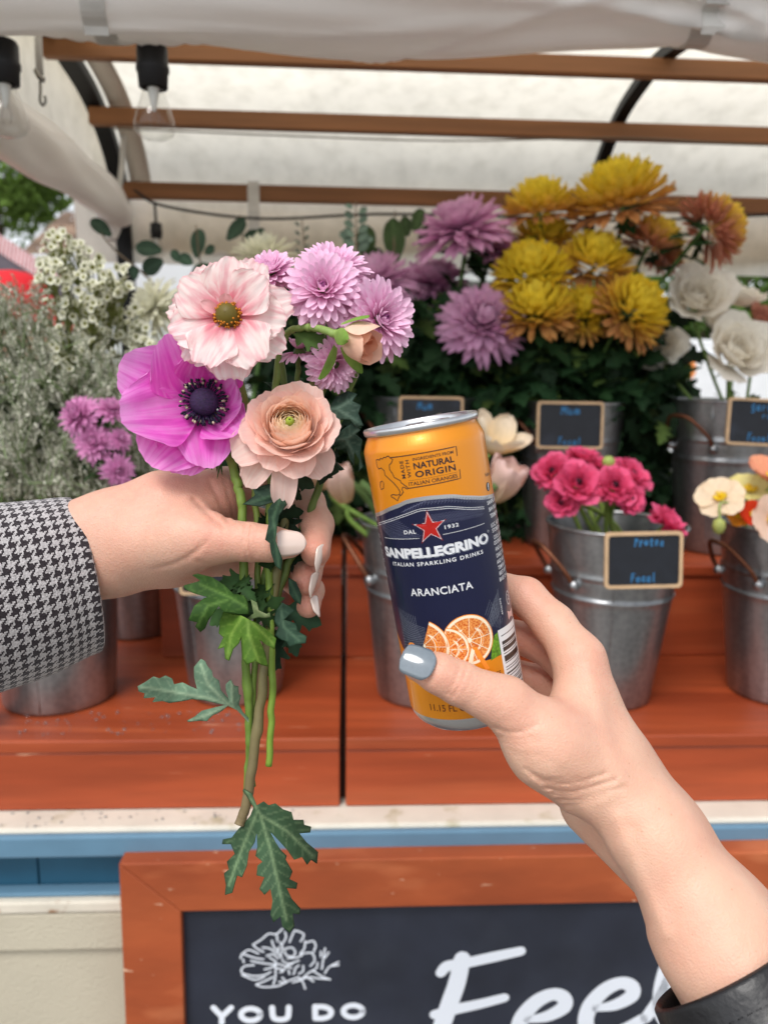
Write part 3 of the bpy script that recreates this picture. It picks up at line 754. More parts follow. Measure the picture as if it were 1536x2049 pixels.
def chalk_tag(label, px, py, D, w, h, rot, lines, lean=.10):
    c = P(px, py, D); a = math.radians(rot)
    X = np.array([math.cos(a), 0, math.sin(a)]); Zu = nrm(np.array([-math.sin(a), lean, math.cos(a)])); N_ = nrm(np.cross(X, Zu))
    if N_[1] > 0: N_ = -N_
    f = lambda V, n: np.array([c + X * u + Zu * v + N_ * n for u, v in V])
    t = thing('chalk_tag', label, 'chalk tag', c - Zu * h / 2, 'little chalk tags on the buckets')
    fo, fi = rrect(w, h, .006), rrect(w - .009, h - .009, .004); k = len(fo)
    mb = MB(); mb.add(np.vstack([f(fo, -.003), f(fo, .0015), f(fo * .992, .0022), f(fi, .0022), f(fi, -.001)]), gridf(5, k, False, True)).build('frame', M_TAGW, t, smooth=False)
    mb = MB(); mb.add(np.vstack([f(fi * 1.02, 0), f(fo, -.0031)]), [list(range(k)), list(range(2 * k - 1, k - 1, -1))]).build('board', M_TAGB, t, smooth=False)
    for body, x0, x1, y0, y1 in lines:
        mb = MB(); n_ = len(body); cw = (x1 - x0) * w / n_; lay = 0
        for i, ch in enumerate(body):
            jx, jy, js = rng.uniform(-.06, .06), rng.uniform(-.08, .08), rng.uniform(.9, 1.08)
            for st in HANDS[ch]:
                q_ = [(x0 * w + cw * (i + .1 + jx + .8 * js * (x + .12 * y)), y0 * h + (y1 - y0) * h * (jy + js * y)) for x, y in st]
                V, F = stroke2d(q_, (y1 - y0) * h * .17 * rng.uniform(.85, 1.15), 4); lay += 1; mb.add(f(V, .0005 + .00003 * lay), F)
        mb.build('lettering', M_BLUEINK, t, smooth=False)
    return t
chalk_tag('chalk tag with blue words on the bucket of pink ranunculus', 1287, 1121, 1.008, .102, .075, 2, [('Protea', -.13, .26, .26, .40), ('Focal', -.17, .17, -.38, -.24)], lean=.06)
chalk_tag('chalk tag on the yellow chrysanthemum bucket above the pink ranunculus', 1140, 851, 1.302, .113, .080, 0, [('Mum', -.16, .16, .24, .40), ('Focal', -.18, .18, -.40, -.26)])
chalk_tag('chalk tag on the white lisianthus bucket at the right edge', 1520, 845, 1.275, .110, .078, -2, [('garden', -.16, .32, .26, .42), ('rose', .02, .30, .10, .22), ('Focal', -.18, .18, -.40, -.26)])
chalk_tag('chalk tag peeping out just above the can lid', 862, 836, 1.308, .110, .072, 0, [('Mum', -.22, .02, .20, .36)])
chalk_tag('chalk tag on the bucket behind the bouquet stems and hand', 426, 1150, 1.01, .090, .053, 2, [('or', .18, .40, -.42, -.22)])

dr = MB(); rw = random.Random(4)
def drop(p, r):
    lathe(dr, [(r, 0), (r * .92, r * .35), (r * .6, r * .6), (.00005, r * .7)], p, 8)
for k in range(70):
    x = rw.uniform(-.5, -.2); y = rw.uniform(.955, 1.03); drop((CYAW * x - SYAW * (y - 1.2), 1.2 + SYAW * x + CYAW * (y - 1.2), Z1 + .0006), rw.uniform(.0008, .0022))
for k in range(50):
    x = rw.uniform(-.5, -.1); y = rw.uniform(.91, .944); drop((CYAW * x - SYAW * (y - 1.2), 1.2 + SYAW * x + CYAW * (y - 1.2), ZL + .0004), rw.uniform(.0008, .002))
tag(dr.build('water_drops', mat('water_drop', C(225, 232, 236), rough=.05, transmission=.8, ior=1.33)), 'scattered water drops on the left step and ledge', 'water drops', kind='stuff')
# ------------------------------------------------------------------ the drink can
_T, _B0 = P(840, 843, .3635), P(940, 1424, .3875)
CA = nrm(_T - _B0); CB = (_T + _B0) / 2 - CA * .073
_c = EYE - (CB + CA * .073); CF = nrm(_c - CA * (_c @ CA)); CS = np.cross(CA, CF)
CR = 28.8
def canpt(u, h, r=CR):
    a = np.asarray(u, float) / CR; r = np.asarray(r, float)[..., None] / 1000
    return CB + CA * np.asarray(h, float)[..., None] / 1000 + r * (np.cos(a)[..., None] * CF + np.sin(a)[..., None] * CS)
drink = thing('drink_can', 'slim orange and navy soda can held up in a hand with grey nails', 'drink can', CB)

def can_paint():
    m = bpy.data.materials.new('printed_can'); m.use_nodes = True
    N, L = m.node_tree.nodes, m.node_tree.links
    b = N['Principled BSDF']
    uv = N.new('ShaderNodeUVMap'); uv.uv_map = 'UVMap'
    sp = N.new('ShaderNodeSeparateXYZ'); L.new(uv.outputs['UV'], sp.inputs[0])
    U, V = sp.outputs['X'], sp.outputs['Y']
    def mth(op, a, b_=None):
        n = N.new('ShaderNodeMath'); n.operation = op
        for i, v in enumerate((a, b_)):
            if v is None: continue
            if isinstance(v, (int, float)): n.inputs[i].default_value = v
            else: L.new(v, n.inputs[i])
        return n.outputs[0]
    def curve(pts, lo, hi):
        c = N.new('ShaderNodeFloatCurve'); cm = c.mapping.curves[0]
        P_ = [((u + 92) / 184, (h - lo) / (hi - lo)) for u, h in pts]
        cm.points[0].location = P_[0]; cm.points[1].location = P_[-1]
        for p in P_[1:-1]: cm.points.new(*p)
        c.mapping.update()
        L.new(mth('DIVIDE', mth('ADD', U, 92.0), 184.0), c.inputs['Value'])
        return mth('ADD', mth('MULTIPLY', c.outputs[0], hi - lo), float(lo))
    top = curve([(-92, 110), (-60, 106), (-37, 108.6), (-18, 113.3), (-6.5, 115.5), (4.7, 114.8), (16, 112), (31.6, 108.8), (60, 107), (92, 110)], 100, 120)
    low = curve([(-92, 44), (-60, 52), (-41, 48), (-30, 40), (0, 36), (20, 34.7), (50, 40), (92, 44)], 20, 60)
    def mixc_(f, a, b_):
        x = N.new('ShaderNodeMix'); x.data_type = 'RGBA'; L.new(f, x.inputs[0])
        for s, v in ((6, a), (7, b_)):
            if isinstance(v, np.ndarray): x.inputs[s].default_value = (*v, 1)
            else: L.new(v, x.inputs[s])
        return x.outputs[2]
    isup = mth('GREATER_THAN', V, top); isband = mth('MULTIPLY', mth('LESS_THAN', V, top), mth('GREATER_THAN', V, mth('SUBTRACT', top, 1.8)))
    islow = mth('LESS_THAN', V, low); isbot = mth('LESS_THAN', V, 8.9)
    yel = C(230, 142, 6)
    c = mixc_(mth('MAXIMUM', isup, islow), C(11, 19, 58), yel)
    silver = mth('MAXIMUM', isband, isbot)
    c = mixc_(silver, c, C(205, 206, 208))
    # bar code panel
    def between(x, a, b_): return mth('MULTIPLY', mth('GREATER_THAN', x, a), mth('LESS_THAN', x, b_))
    pan = mth('MULTIPLY', between(U, 20.7, 40.), between(V, 13., 46.4))
    wn_ = N.new('ShaderNodeTexWhiteNoise'); wn_.noise_dimensions = '1D'; L.new(mth('FLOOR', mth('DIVIDE', V, .42)), wn_.inputs['W'])
    bars = mth('MULTIPLY', mth('MULTIPLY', between(U, 22.4, 37.5), between(V, 15., 43.6)), mth('GREATER_THAN', wn_.outputs['Value'], .47))
    c = mixc_(pan, c, C(226, 226, 226)); c = mixc_(bars, c, C(18, 18, 20))
    L.new(c, b.inputs['Base Color'])
    met = mth('ADD', mth('MULTIPLY', mth('SUBTRACT', 1.0, pan), .28), mth('MULTIPLY', silver, .6))
    L.new(met, b.inputs['Metallic'])
    b.inputs['Roughness'].default_value = .33
    b.inputs['Coat Weight'].default_value = .4; b.inputs['Coat Roughness'].default_value = .05
    st = N.new('ShaderNodeTexNoise'); st.inputs['Scale'].default_value = 1.; st.inputs['Detail'].default_value = 3
    mp = N.new('ShaderNodeMapping'); mp.inputs['Scale'].default_value = (1.4, .012, 1); L.new(uv.outputs['UV'], mp.inputs['Vector']); L.new(mp.outputs['Vector'], st.inputs['Vector'])
    bp = N.new('ShaderNodeBump'); bp.inputs['Strength'].default_value = .12; bp.inputs['Distance'].default_value = .0006
    L.new(st.outputs['Fac'], bp.inputs['Height']); L.new(bp.outputs['Normal'], b.inputs['Normal'])
    return m
prof = [(21.0, .8), (22.0, .2), (22.8, .3), (24.0, 1.4), (26.4, 3.6), (28.0, 6.2), (28.65, 8.4), (28.8, 10.5)] + [(28.8, h) for h in np.linspace(14, 134, 31)] + [(28.8, 136.4), (28.62, 137.6), (28.1, 139.0), (27.3, 140.8), (26.5, 142.4), (26.1, 143.4), (26.0, 144.2)]
n = 129; ths = np.linspace(-math.pi, math.pi, n)
V = np.array([[canpt(t * CR, h, r) for t in ths] for r, h in prof]); UV = np.array([[(t * CR, h) for t in ths] for r, h in prof])
F = [[f[0], f[3], f[2], f[1]] for f in gridf(len(prof), n)]
MB().add(V.reshape(-1, 3), F, uv=UV.reshape(-1, 2)).build('body', can_paint(), drink)
M_ALU = mat('aluminium', C(212, 214, 216), rough=.28, metal=.95, noise=(300, .04))
mb = MB(); CM = np.stack([CF, CS, CA], 1)
lathe(mb, [(r / 1000, h / 1000) for r, h in [(26.0, 144.0), (26.7, 144.15), (27.25, 144.9), (27.35, 146.4), (27.0, 147.3), (26.3, 147.45), (25.6, 146.9), (25.2, 145.2), (24.4, 142.2), (23.2, 141.4), (22.4, 142.0), (21.9, 143.5), (18, 143.8), (.01, 143.9)]], CB, 72, CM)
mb.build('lid', M_ALU, drink)
mb = MB(); lathe(mb, [(.0001, .0035), (.012, .0028), (.019, .0012), (.0210, .0008)], CB, 40, CM); mb.build('base_dome', M_ALU, drink)
# ring tab and mouth panel
tab = []
for a in np.linspace(0, 2 * np.pi, 24, endpoint=False):
    tab.append((7.6 * math.cos(a), 4.0 + 10.5 * math.sin(a)))
def lidpt(x, y, h): return CB + CA * h / 1000 + (CF * x + CS * y) / 1000
V = []
for a in np.linspace(0, 2 * np.pi, 28, endpoint=False):
    for b in np.linspace(0, 2 * np.pi, 6, endpoint=False):
        V.append(lidpt((6.4 + 1.5 * math.cos(b)) * math.cos(a), 3.5 + (9.6 + 1.5 * math.cos(b)) * math.sin(a), 145.6 + .9 * math.sin(b)))
tb = MB().add(V, gridf(28, 6, True, True)).build('ring_tab', M_ALU, drink)
mb = MB(); mb.add([lidpt(6.2 * math.cos(a), -2.2 + 4.2 * math.sin(a), h) for h in (144.9, 146.2) for a in np.linspace(0, 2 * np.pi, 20, endpoint=False)], gridf(2, 20, False, True) + [list(range(20, 40))]).build('tab_rivet_plate', M_ALU, tb)
V = [lidpt((6.5 + .5 * math.cos(b)) * math.cos(a), -9.5 + (8.5 + .5 * math.cos(b)) * math.sin(a), 143.8 + .35 * math.sin(b)) for a in np.linspace(0, 2 * np.pi, 28, endpoint=False) for b in np.linspace(0, 2 * np.pi, 6, endpoint=False)]
MB().add(V, gridf(28, 6, True, True)).build('mouth_score', M_ALU, drink)

# printed marks wrapped on the wall
DINK = mat('dark_print', C(34, 24, 34), rough=.35); WINK = mat('white_print', C(228, 230, 234), rough=.35, metal=.2); GINK = mat('grey_print', C(120, 126, 140), rough=.35)
FINK = mat('faint_print', C(104, 108, 134), rough=.35); BINK = mat('brown_print', C(110, 52, 14), rough=.4)
REDI = mat('red_print', C(186, 34, 28), rough=.3, metal=.25); DRED = mat('dark_red_print', C(120, 22, 24), rough=.3, metal=.2)
_lay = [0]
def decal(name, items, m, r=CR + .06, step=.0012):
    mb = MB()
    for V, F in items:
        V = np.asarray(V); _lay[0] += 1
        mb.add(canpt(V[:, 0], V[:, 1], np.full(len(V), r + step * (_lay[0] % 40))), F)
    return mb.build(name, m, drink, smooth=False)
def line(pts, w=.35, k=4):
    p = np.asarray(pts, float); q = []
    for a, b in zip(p[:-1], p[1:]):
        s = max(1, int(abs(b[0] - a[0]) / 1.5)); q += [a + (b - a) * i / s for i in range(s)]
    q.append(p[-1]); return stroke2d(q, w, 1, 4)
ital = [(-17.4, 135.5), (-16.8, 134.7), (-15.5, 133.7), (-16.7, 132.2), (-17.9, 131.5), (-18.2, 129.4), (-17.1, 127.6), (-16.4, 125.7), (-13.5, 123.9), (-13.5, 123.2), (-10.6, 120.5), (-11.0, 119.8), (-12.0, 120.7), (-12.9, 121.0), (-13.5, 119.9), (-13.1, 118.7), (-14.2, 117.6), (-15.0, 117.1), (-15.2, 118.0), (-14.7, 119.1), (-15.7, 121.1), (-17.2, 123.1), (-19.7, 125.4), (-21.6, 127.2), (-21.5, 129.1), (-23.2, 130.4), (-25.2, 130.0), (-26.0, 131.4), (-26.0, 132.7), (-25.8, 134.2), (-24.5, 134.4), (-23.6, 134.0), (-22.3, 134.9), (-21.4, 134.4), (-20.3, 135.2), (-19.1, 134.9), (-18.6, 135.4), (-17.4, 135.5)]
sic = [(-20.0, 117.6), (-18.8, 118.0), (-17.3, 117.6), (-14.9, 117.7), (-15.8, 116.6), (-16.9, 114.9), (-18.5, 116.2), (-20.2, 117.0), (-20.0, 117.6)]
sard = [(-25.7, 123.9), (-24.1, 124.4), (-23.4, 123.5), (-24.2, 121.0), (-26.0, 120.4), (-26.4, 121.7), (-25.7, 123.9)]
decal('map_outline', [line(ital, .42), line(sic, .42), line(sard, .42)], DINK)
decal('print_frame', [line([(-16.8, 134.7), (14.4, 134.7), (14.1, 130.6)], .42), line([(14.2, 124.3), (14.0, 120.4), (-10.7, 120.1)], .42)], DINK)
decal('print_frame', [line([(x, 123.45), (x + .22, 123.45)], .16) for x in np.arange(-9.4, 12.9, .5)], DINK)
T_ = lambda *a, **k: fit2d(*a, **k)
decal('lettering', [T_('INGREDIENTS FROM', -6.1, 12.5, 131.95, 133.25, bold=.012)], DINK)
decal('lettering', [T_('NATURAL', -6.2, 12.3, 128.1, 131.0, bold=.028)], DINK)
decal('lettering', [T_('ORIGIN', -6.1, 12.4, 124.35, 127.2, bold=.026, spacing=1.12)], DINK)
decal('lettering', [T_('ITALIAN ORANGES', -9.8, 12.6, 121.05, 122.75, bold=.012)], DINK)
def vert(body, u0, u1, h0, h1, **k):
    V, F = fit2d(body, h0, h1, -u1, -u0, **k); return np.stack([-V[:, 1], V[:, 0]], 1), F
decal('lettering', [vert('MADE', -12.4, -10.6, 124.7, 132.7, bold=.015, spacing=1.2), vert('WITH', -9.6, -7.9, 124.7, 132.7, bold=.015, spacing=1.2)], DINK)
# wave lines and net
wav = lambda o: [(u, np.interp(u, [-36, -20, -7, 6, 16, 25], [103.6, 107.2, 110.3, 109.3, 106.4, 104.6]) + o) for u in np.linspace(-36, 25, 32)]
decal('wave_line', [line(wav(0), .22), line(wav(-.85), .22)], WINK)
net = []
for i in range(30):
    x = -16 + i * 1.5; y = np.interp(x, [-16, -6, 6, 24], [109.5, 112.6, 111.6, 107.2])
    net.append(line([(x, y), (x + 3.2, y + 1.2)], .13)); net.append(line([(x + 1, y - .8), (x + 2.6, y + 1.6)], .13))
for i in range(36):
    x = -6 + (i % 18) * 1.6; y = 105.5 - (i // 18) * 2.2 - max(0, x) * .06
    net.append(line([(x, y), (x + 2.9, y + 1.5)], .12)); net.append(line([(x + .6, y - 1), (x + 3, y + .1)], .12))
for i in range(14):
    net.append(line([(-34 + i * .7, 103 - i * .45), (-20 + i * .9, 107.2 - i * .7)], .12))
decal('net_pattern', net, FINK)
net = []
for i in range(11): net.append(line([(-30 + i * 1.1, 63 - i * .3), (-29 + i * 1.0, 54 - i * .1), (-26 + i * 1.0, 46)], .14))
for i in range(12): net.append(line([(-30.5, 61 - i * 1.5), (-23, 56.6 - i * 1.0), (-14.5, 54.4 - i * .75)], .14))
for i in range(12): net.append(line([(14 + i * .5, 47 + i * 1.1), (21 + i * .35, 52 + i * 1.1), (25.5, 55.5 + i * .9)], .14))
for i in range(10): net.append(line([(15 + i * 1.0, 56 - i * .8), (19 + i * .7, 62 - i * 1.2)], .14)); net.append(line([(14.5 + i * .9, 51.5 - i * .5), (24, 63 - i * 1.3)], .12))
decal('net_pattern', net, GINK)
# star
def starpoly(cx, cy, R, r): return [(cx + (R if k % 2 == 0 else r) * math.sin(k * math.pi / 5), cy + (R if k % 2 == 0 else r) * math.cos(k * math.pi / 5)) for k in range(10)]
def fan(p):
    p = np.asarray(p, float); c = p.mean(0); n_ = len(p)
    return np.vstack([p, (p + c) / 2, c]), [[i, (i + 1) % n_, n_ + (i + 1) % n_, n_ + i] for i in range(n_)] + [[n_ + i, n_ + (i + 1) % n_, 2 * n_] for i in range(n_)]
SX, SY = -3.75, 101.2
decal('star', [fan(starpoly(SX, SY, 8.5, 3.35))], DRED, CR + .07, 0)
decal('star', [fan(starpoly(SX, SY, 7.5, 2.95))], WINK, CR + .10, 0)
decal('star', [fan(starpoly(SX, SY, 6.9, 2.7))], REDI, CR + .13, 0)
decal('rule', [line([(-30.8, 97.35), (-9.3, 97.0)], .2), line([(1.6, 97.2), (23.4, 97.3)], .2)], WINK)
decal('lettering', [T_('DAL', -16.5, -10.4, 99.3, 101.15, bold=.02, spacing=1.2)], WINK)
decal('lettering', [T_('1932', 2.8, 9.3, 99.4, 101.15, bold=.02, spacing=1.15)], WINK)
def arched(V): 
    V = V.copy(); V[:, 1] += .0006 * (V[:, 0] + 4) ** 2 - .25; return V
V, F = T_('SANPELLEGRINO', -33.0, 24.3, 88.0, 92.8, bold=.05); V = arched(V)
decal('lettering', [(V + [.5, -.45], F)], GINK, CR + .05, 0)
decal('lettering', [(V, F)], WINK, CR + .10, 0)
decal('lettering', [T_('ITALIAN SPARKLING DRINKS', -27.4, 19.5, 84.1, 85.95, bold=.02, spacing=1.25)], WINK)
decal('lettering', [T_('ARANCIATA', -18.8, 11.2, 69.9, 73.5, bold=.018, spacing=1.08)], WINK)
decal('mark', [line([(25.2 + .5 * math.cos(a), 93.1 + .5 * math.sin(a)) for a in np.linspace(0, 6.3, 12)], .15)], WINK)
for i, (s, h) in enumerate([('SANPELLEGRINO', 104.6), ('SAN PELLEGRINO', 101.4), ('TERME ITALIA', 98.2), ('LOC. RUSPINO', 93.9), ('STORE IN A', 91.3), ('COOL AND DRY', 88.0), ('ODORLESS', 85.4), ('AND CLEAN', 82.4), ('DIRECT SUN', 79.2), ('AND HIGH', 76.2), ('TEMPERATURE', 73.4), ('BEST BEFORE', 70.6), ('BASE OF CAN', 67.8)]):
    decal('small_print', [T_(s, 28.3 + .35 * (i % 3), 28.3 + len(s) * 1.35, h, h + 1.9, bold=.02)], WINK)
decal('mark', [line([(34.5 + 2.2 * math.cos(a), 58 + 3.2 * math.sin(a)) for a in np.linspace(0, 6.3, 24)], .35), line([(34, 59.5), (35.2, 59), (34.2, 57.2), (35.5, 57)], .4)], WINK)
decal('small_print', [vert('4410/975', 25.4, 26.6, 52.5, 60.5, bold=.01)], WINK)
PINKI = mat('pink_print', C(214, 168, 160), rough=.4)
decal('mark', [fan([(31, 48.2), (38, 47.4), (38, 51.6), (31, 52.4)])], PINKI)
decal('mark', [fan([(31.8 + 2.1 * math.cos(a), 112.6 + 2.1 * math.sin(a)) for a in np.linspace(0, 2 * np.pi, 24, endpoint=False)])], DINK, CR + .06, 0)
decal('mark', [T_('f', 31.3, 32.6, 111.0, 114.2, bold=.05)], WINK, CR + .1, 0)
decal('lettering', [T_('Follow us', 30.6, 37.5, 117.4, 119.2)], DINK)
decal('lettering', [T_('ORANGE BEVERAGE', -6, 18.7, 25.7, 27.8, bold=.01)], BINK)
decal('lettering', [T_('FROM CONCENTRATE', -5, 18.5, 22.7, 24.6, bold=.01)], BINK)
decal('lettering', [T_('11.15 FL OZ', -19.6, 1.5, 13.0, 16.4, bold=.012)], BINK)
for i in range(12): decal('small_print', [T_('NUTRITION FACTS'[:15 - i % 4], -56, -37.2 - (i % 3) * .6, 121 - i * 4.1, 122.7 - i * 4.1)], DINK if i < 4 else WINK)
# orange slices
def flesh():
    m = bpy.data.materials.new('orange_flesh_print'); m.use_nodes = True
    N, L = m.node_tree.nodes, m.node_tree.links; b = N['Principled BSDF']; b.inputs['Roughness'].default_value = .3; b.inputs['Metallic'].default_value = .15
    tc = N.new('ShaderNodeTexCoord'); n_ = N.new('ShaderNodeTexNoise'); n_.inputs['Scale'].default_value = 1300; n_.inputs['Detail'].default_value = 2
    r = N.new('ShaderNodeValToRGB'); r.color_ramp.elements[0].position = .38; r.color_ramp.elements[1].position = .62
    r.color_ramp.elements[0].color = (*C(206, 96, 30), 1); r.color_ramp.elements[1].color = (*C(244, 168, 90), 1)
    L.new(tc.outputs['Object'], n_.inputs['Vector']); L.new(n_.outputs['Fac'], r.inputs['Fac']); L.new(r.outputs['Color'], b.inputs['Base Color'])
    return m
M_FLESH = flesh(); RIND = mat('rind_print', C(236, 140, 44), rough=.3); PITH = mat('pith_print', C(240, 228, 200), rough=.35); GRN = mat('leaf_print', C(96, 140, 30), rough=.35, noise=(900, .5))
def sector(cx, cy, R, a0, a1, n_=30, lay=0, seg=9):
    A_ = np.radians(np.linspace(a0, a1, n_))
    def pie(r, c0=(0, 0)):
        p = [(cx + c0[0], cy + c0[1])] + [(cx + r * math.cos(a), cy + r * math.sin(a)) for a in A_]
        mid = [((p[0][0] + q[0]) / 2, (p[0][1] + q[1]) / 2) for q in p[1:]]
        Vv = np.array(p + mid)
        return Vv, [[0, n_ + 1 + i, n_ + 2 + i] for i in range(n_ - 1)] + [[n_ + 1 + i, 1 + i, 2 + i, n_ + 2 + i] for i in range(n_ - 1)]
    b0 = CR + .05 + lay * .05
    decal('orange_slice', [pie(R)], RIND, b0, 0)
    decal('orange_slice', [pie(R * .965)], PITH, b0 + .012, 0)
    decal('orange_slice', [pie(R * .86)], M_FLESH, b0 + .024, 0)
    sp_ = [line([(cx, cy), (cx + R * .86 * math.cos(a), cy + R * .86 * math.sin(a))], .28) for a in np.radians(np.arange(a0 + 12, a1, 40))]
    decal('orange_slice', sp_ + [pie(R * .10)], PITH, b0 + .032, .0001)
decal('printed_leaf', [fan([(14, 34), (17.5, 34.6), (20.4, 35.2), (20.4, 45.8), (18.2, 45), (16, 41)])], GRN)
sector(5.2, 46.4, 12.2, -130, 230, 48, 1)
sector(-5.4, 43.8, 10.2, -60, 85, 26, 2)
sector(-17.0, 45.6, 13.2, -55, 66, 26, 3)
decal('printed_peel', [fan([(5.8, 42.8), (8.2, 42.4), (12.8, 30.6), (10.6, 30.4)])], RIND, CR + .26, 0)
decal('printed_peel', [fan([(5.6, 42.6), (6.8, 41), (3.6, 31), (1.2, 31.6)])], PITH, CR + .26, 0)
decal('printed_peel', [fan([(-.5, 37), (1.6, 37.4), (.8, 31.6), (-1.4, 31.6)])], RIND, CR + .27, 0)
decal('printed_peel', [line([(-24 + 2.6 * math.cos(a), 43.6 + 2.4 * math.sin(a)) for a in np.linspace(.2, 3.4, 14)], 1.3)], RIND, CR + .25, 0)
# ------------------------------------------------------------------ hands as one continuous surface
class Field:
    """A distance field on a grid; the skin is the zero surface of smoothly joined tapered limbs."""
    def __init__(s, pts, h, pad=.03):
        p = np.asarray(pts); s.h = h; s.lo = p.min(0) - pad; s.n = np.ceil((p.max(0) + pad - s.lo) / h).astype(int) + 1
        s.ax = [s.lo[i] + h * np.arange(s.n[i]) for i in range(3)]
    def new(s): return np.full(s.n, .03, np.float32)
    def sl(s, pts, r):
        p = np.asarray(pts); a = np.clip(((p.min(0) - r - s.lo) / s.h).astype(int), 0, s.n); b = np.clip(((p.max(0) + r - s.lo) / s.h).astype(int) + 2, 0, s.n)
        return tuple(slice(a[i], b[i]) for i in range(3))
    def xyz(s, sl): return np.meshgrid(*[s.ax[i][sl[i]] for i in range(3)], indexing='ij', sparse=True)
    def cone(s, D, a, b, ra, rb, k, nv=None, flat=1.):
        a, b = np.asarray(a), np.asarray(b)
        sl = s.sl([a, b], max(ra, rb) + .016)
        X, Y, Z = s.xyz(sl); ba = b - a; l2 = ba @ ba + 1e-12
        px, py, pz = X - a[0], Y - a[1], Z - a[2]
        t = np.clip((px * ba[0] + py * ba[1] + pz * ba[2]) / l2, 0, 1)
        dx, dy, dz = px - t * ba[0], py - t * ba[1], pz - t * ba[2]
        if nv is not None:
            q = (dx * nv[0] + dy * nv[1] + dz * nv[2]) * (1 / flat - 1)
            dx, dy, dz = dx + q * nv[0], dy + q * nv[1], dz + q * nv[2]
        d = np.sqrt(dx * dx + dy * dy + dz * dz) - (ra + (rb - ra) * t)
        D[sl] = smin(D[sl], d, k)
    def crease(s, D, pts, amp, sig):
        p = catmull(pts, 5)
        sl = s.sl(p, sig * 3); X, Y, Z = s.xyz(sl); m = None
        for a, b in zip(p[:-1], p[1:]):
            ba = b - a; t = np.clip(((X - a[0]) * ba[0] + (Y - a[1]) * ba[1] + (Z - a[2]) * ba[2]) / (ba @ ba), 0, 1)
            q = (X - a[0] - t * ba[0]) ** 2 + (Y - a[1] - t * ba[1]) ** 2 + (Z - a[2] - t * ba[2]) ** 2
            m = q if m is None else np.minimum(m, q)
        D[sl] += amp * np.exp(-m / sig ** 2)
    def pxcrease(s, D, pts, amp, sig, dmax):
        """A wrinkle in the skin that faces the lens, along a line of photo pixels."""
        p = catmull(np.c_[np.asarray(pts, float), np.zeros(len(pts))], 5)[:, :2]
        X, Y, Z = np.meshgrid(*s.ax, indexing='ij', sparse=True)
        near = s.sl([P(x, y, d) for x, y in p for d in (dmax - .045, dmax)], sig * 3)
        X, Y, Z = s.xyz(near); Z = Z - CZ; pr = lambda a_: X * a_[0] + Y * a_[1] + Z * a_[2]; Y_ = pr(C_F); u = CX + pr(C_R) / Y_ * FPX; v = CY - pr(C_U) / Y_ * FPX; m = None
        for a, b in zip(p[:-1], p[1:]):
            ba = b - a; t = np.clip(((u - a[0]) * ba[0] + (v - a[1]) * ba[1]) / (ba @ ba), 0, 1)
            q_ = (u - a[0] - t * ba[0]) ** 2 + (v - a[1] - t * ba[1]) ** 2; m = q_ if m is None else np.minimum(m, q_)
        k = np.exp(-m / (sig / dmax * FPX) ** 2) * (Y_ < dmax)
        D[near] += (amp * k).astype(np.float32)
def smin(a, b, k):
    if k <= 0: return np.minimum(a, b)
    h = np.clip(.5 + .5 * (b - a) / k, 0, 1)
    return b * (1 - h) + a * h - k * h * (1 - h)
def nets(D, lo, h):
    S = D < 0; n = np.array(D.shape)
    c = [(i, j, k) for i in (0, 1) for j in (0, 1) for k in (0, 1)]
    sub = lambda A_, q: A_[q[0]:n[0] - 1 + q[0], q[1]:n[1] - 1 + q[1], q[2]:n[2] - 1 + q[2]]
    cnt = sum(sub(S, q).astype(np.int8) for q in c)
    M = (cnt > 0) & (cnt < 8); I = np.argwhere(M)
    idx = np.full(M.shape, -1, np.int64); idx[M] = np.arange(len(I))
    acc = np.zeros((len(I), 3)); num = np.zeros(len(I))
    val = {q: D[I[:, 0] + q[0], I[:, 1] + q[1], I[:, 2] + q[2]] for q in c}
    for a in c:
        for ax in range(3):
            if a[ax]: continue
            b = tuple(a[i] + (i == ax) for i in range(3)); d0, d1 = val[a], val[b]; m = (d0 < 0) != (d1 < 0)
            t = np.where(m, d0 / np.where(d0 == d1, 1, d0 - d1), 0); p = np.tile(np.array(a, float), (len(I), 1)); p[:, ax] += t
            acc[m] += p[m]; num += m
    V = lo + h * (I + acc / num[:, None])
    F = []
    for ax in range(3):
        u, v = (ax + 1) % 3, (ax + 2) % 3
        a = [slice(None)] * 3; b = [slice(None)] * 3; a[ax] = slice(0, -1); b[ax] = slice(1, None)
        E_ = S[tuple(a)] != S[tuple(b)]; J = np.argwhere(E_)
        J = J[(J[:, u] > 0) & (J[:, v] > 0) & (J[:, u] < n[u] - 1) & (J[:, v] < n[v] - 1)]
        q = []
        for du, dv in ((1, 1), (0, 1), (0, 0), (1, 0)):
            K = J.copy(); K[:, u] -= du; K[:, v] -= dv; q.append(idx[K[:, 0], K[:, 1], K[:, 2]])
        q = np.stack(q, 1); neg = S[J[:, 0], J[:, 1], J[:, 2]]; q[~neg] = q[~neg][:, ::-1]
        F.append(q[(q >= 0).all(1)])
    return V, np.concatenate(F)

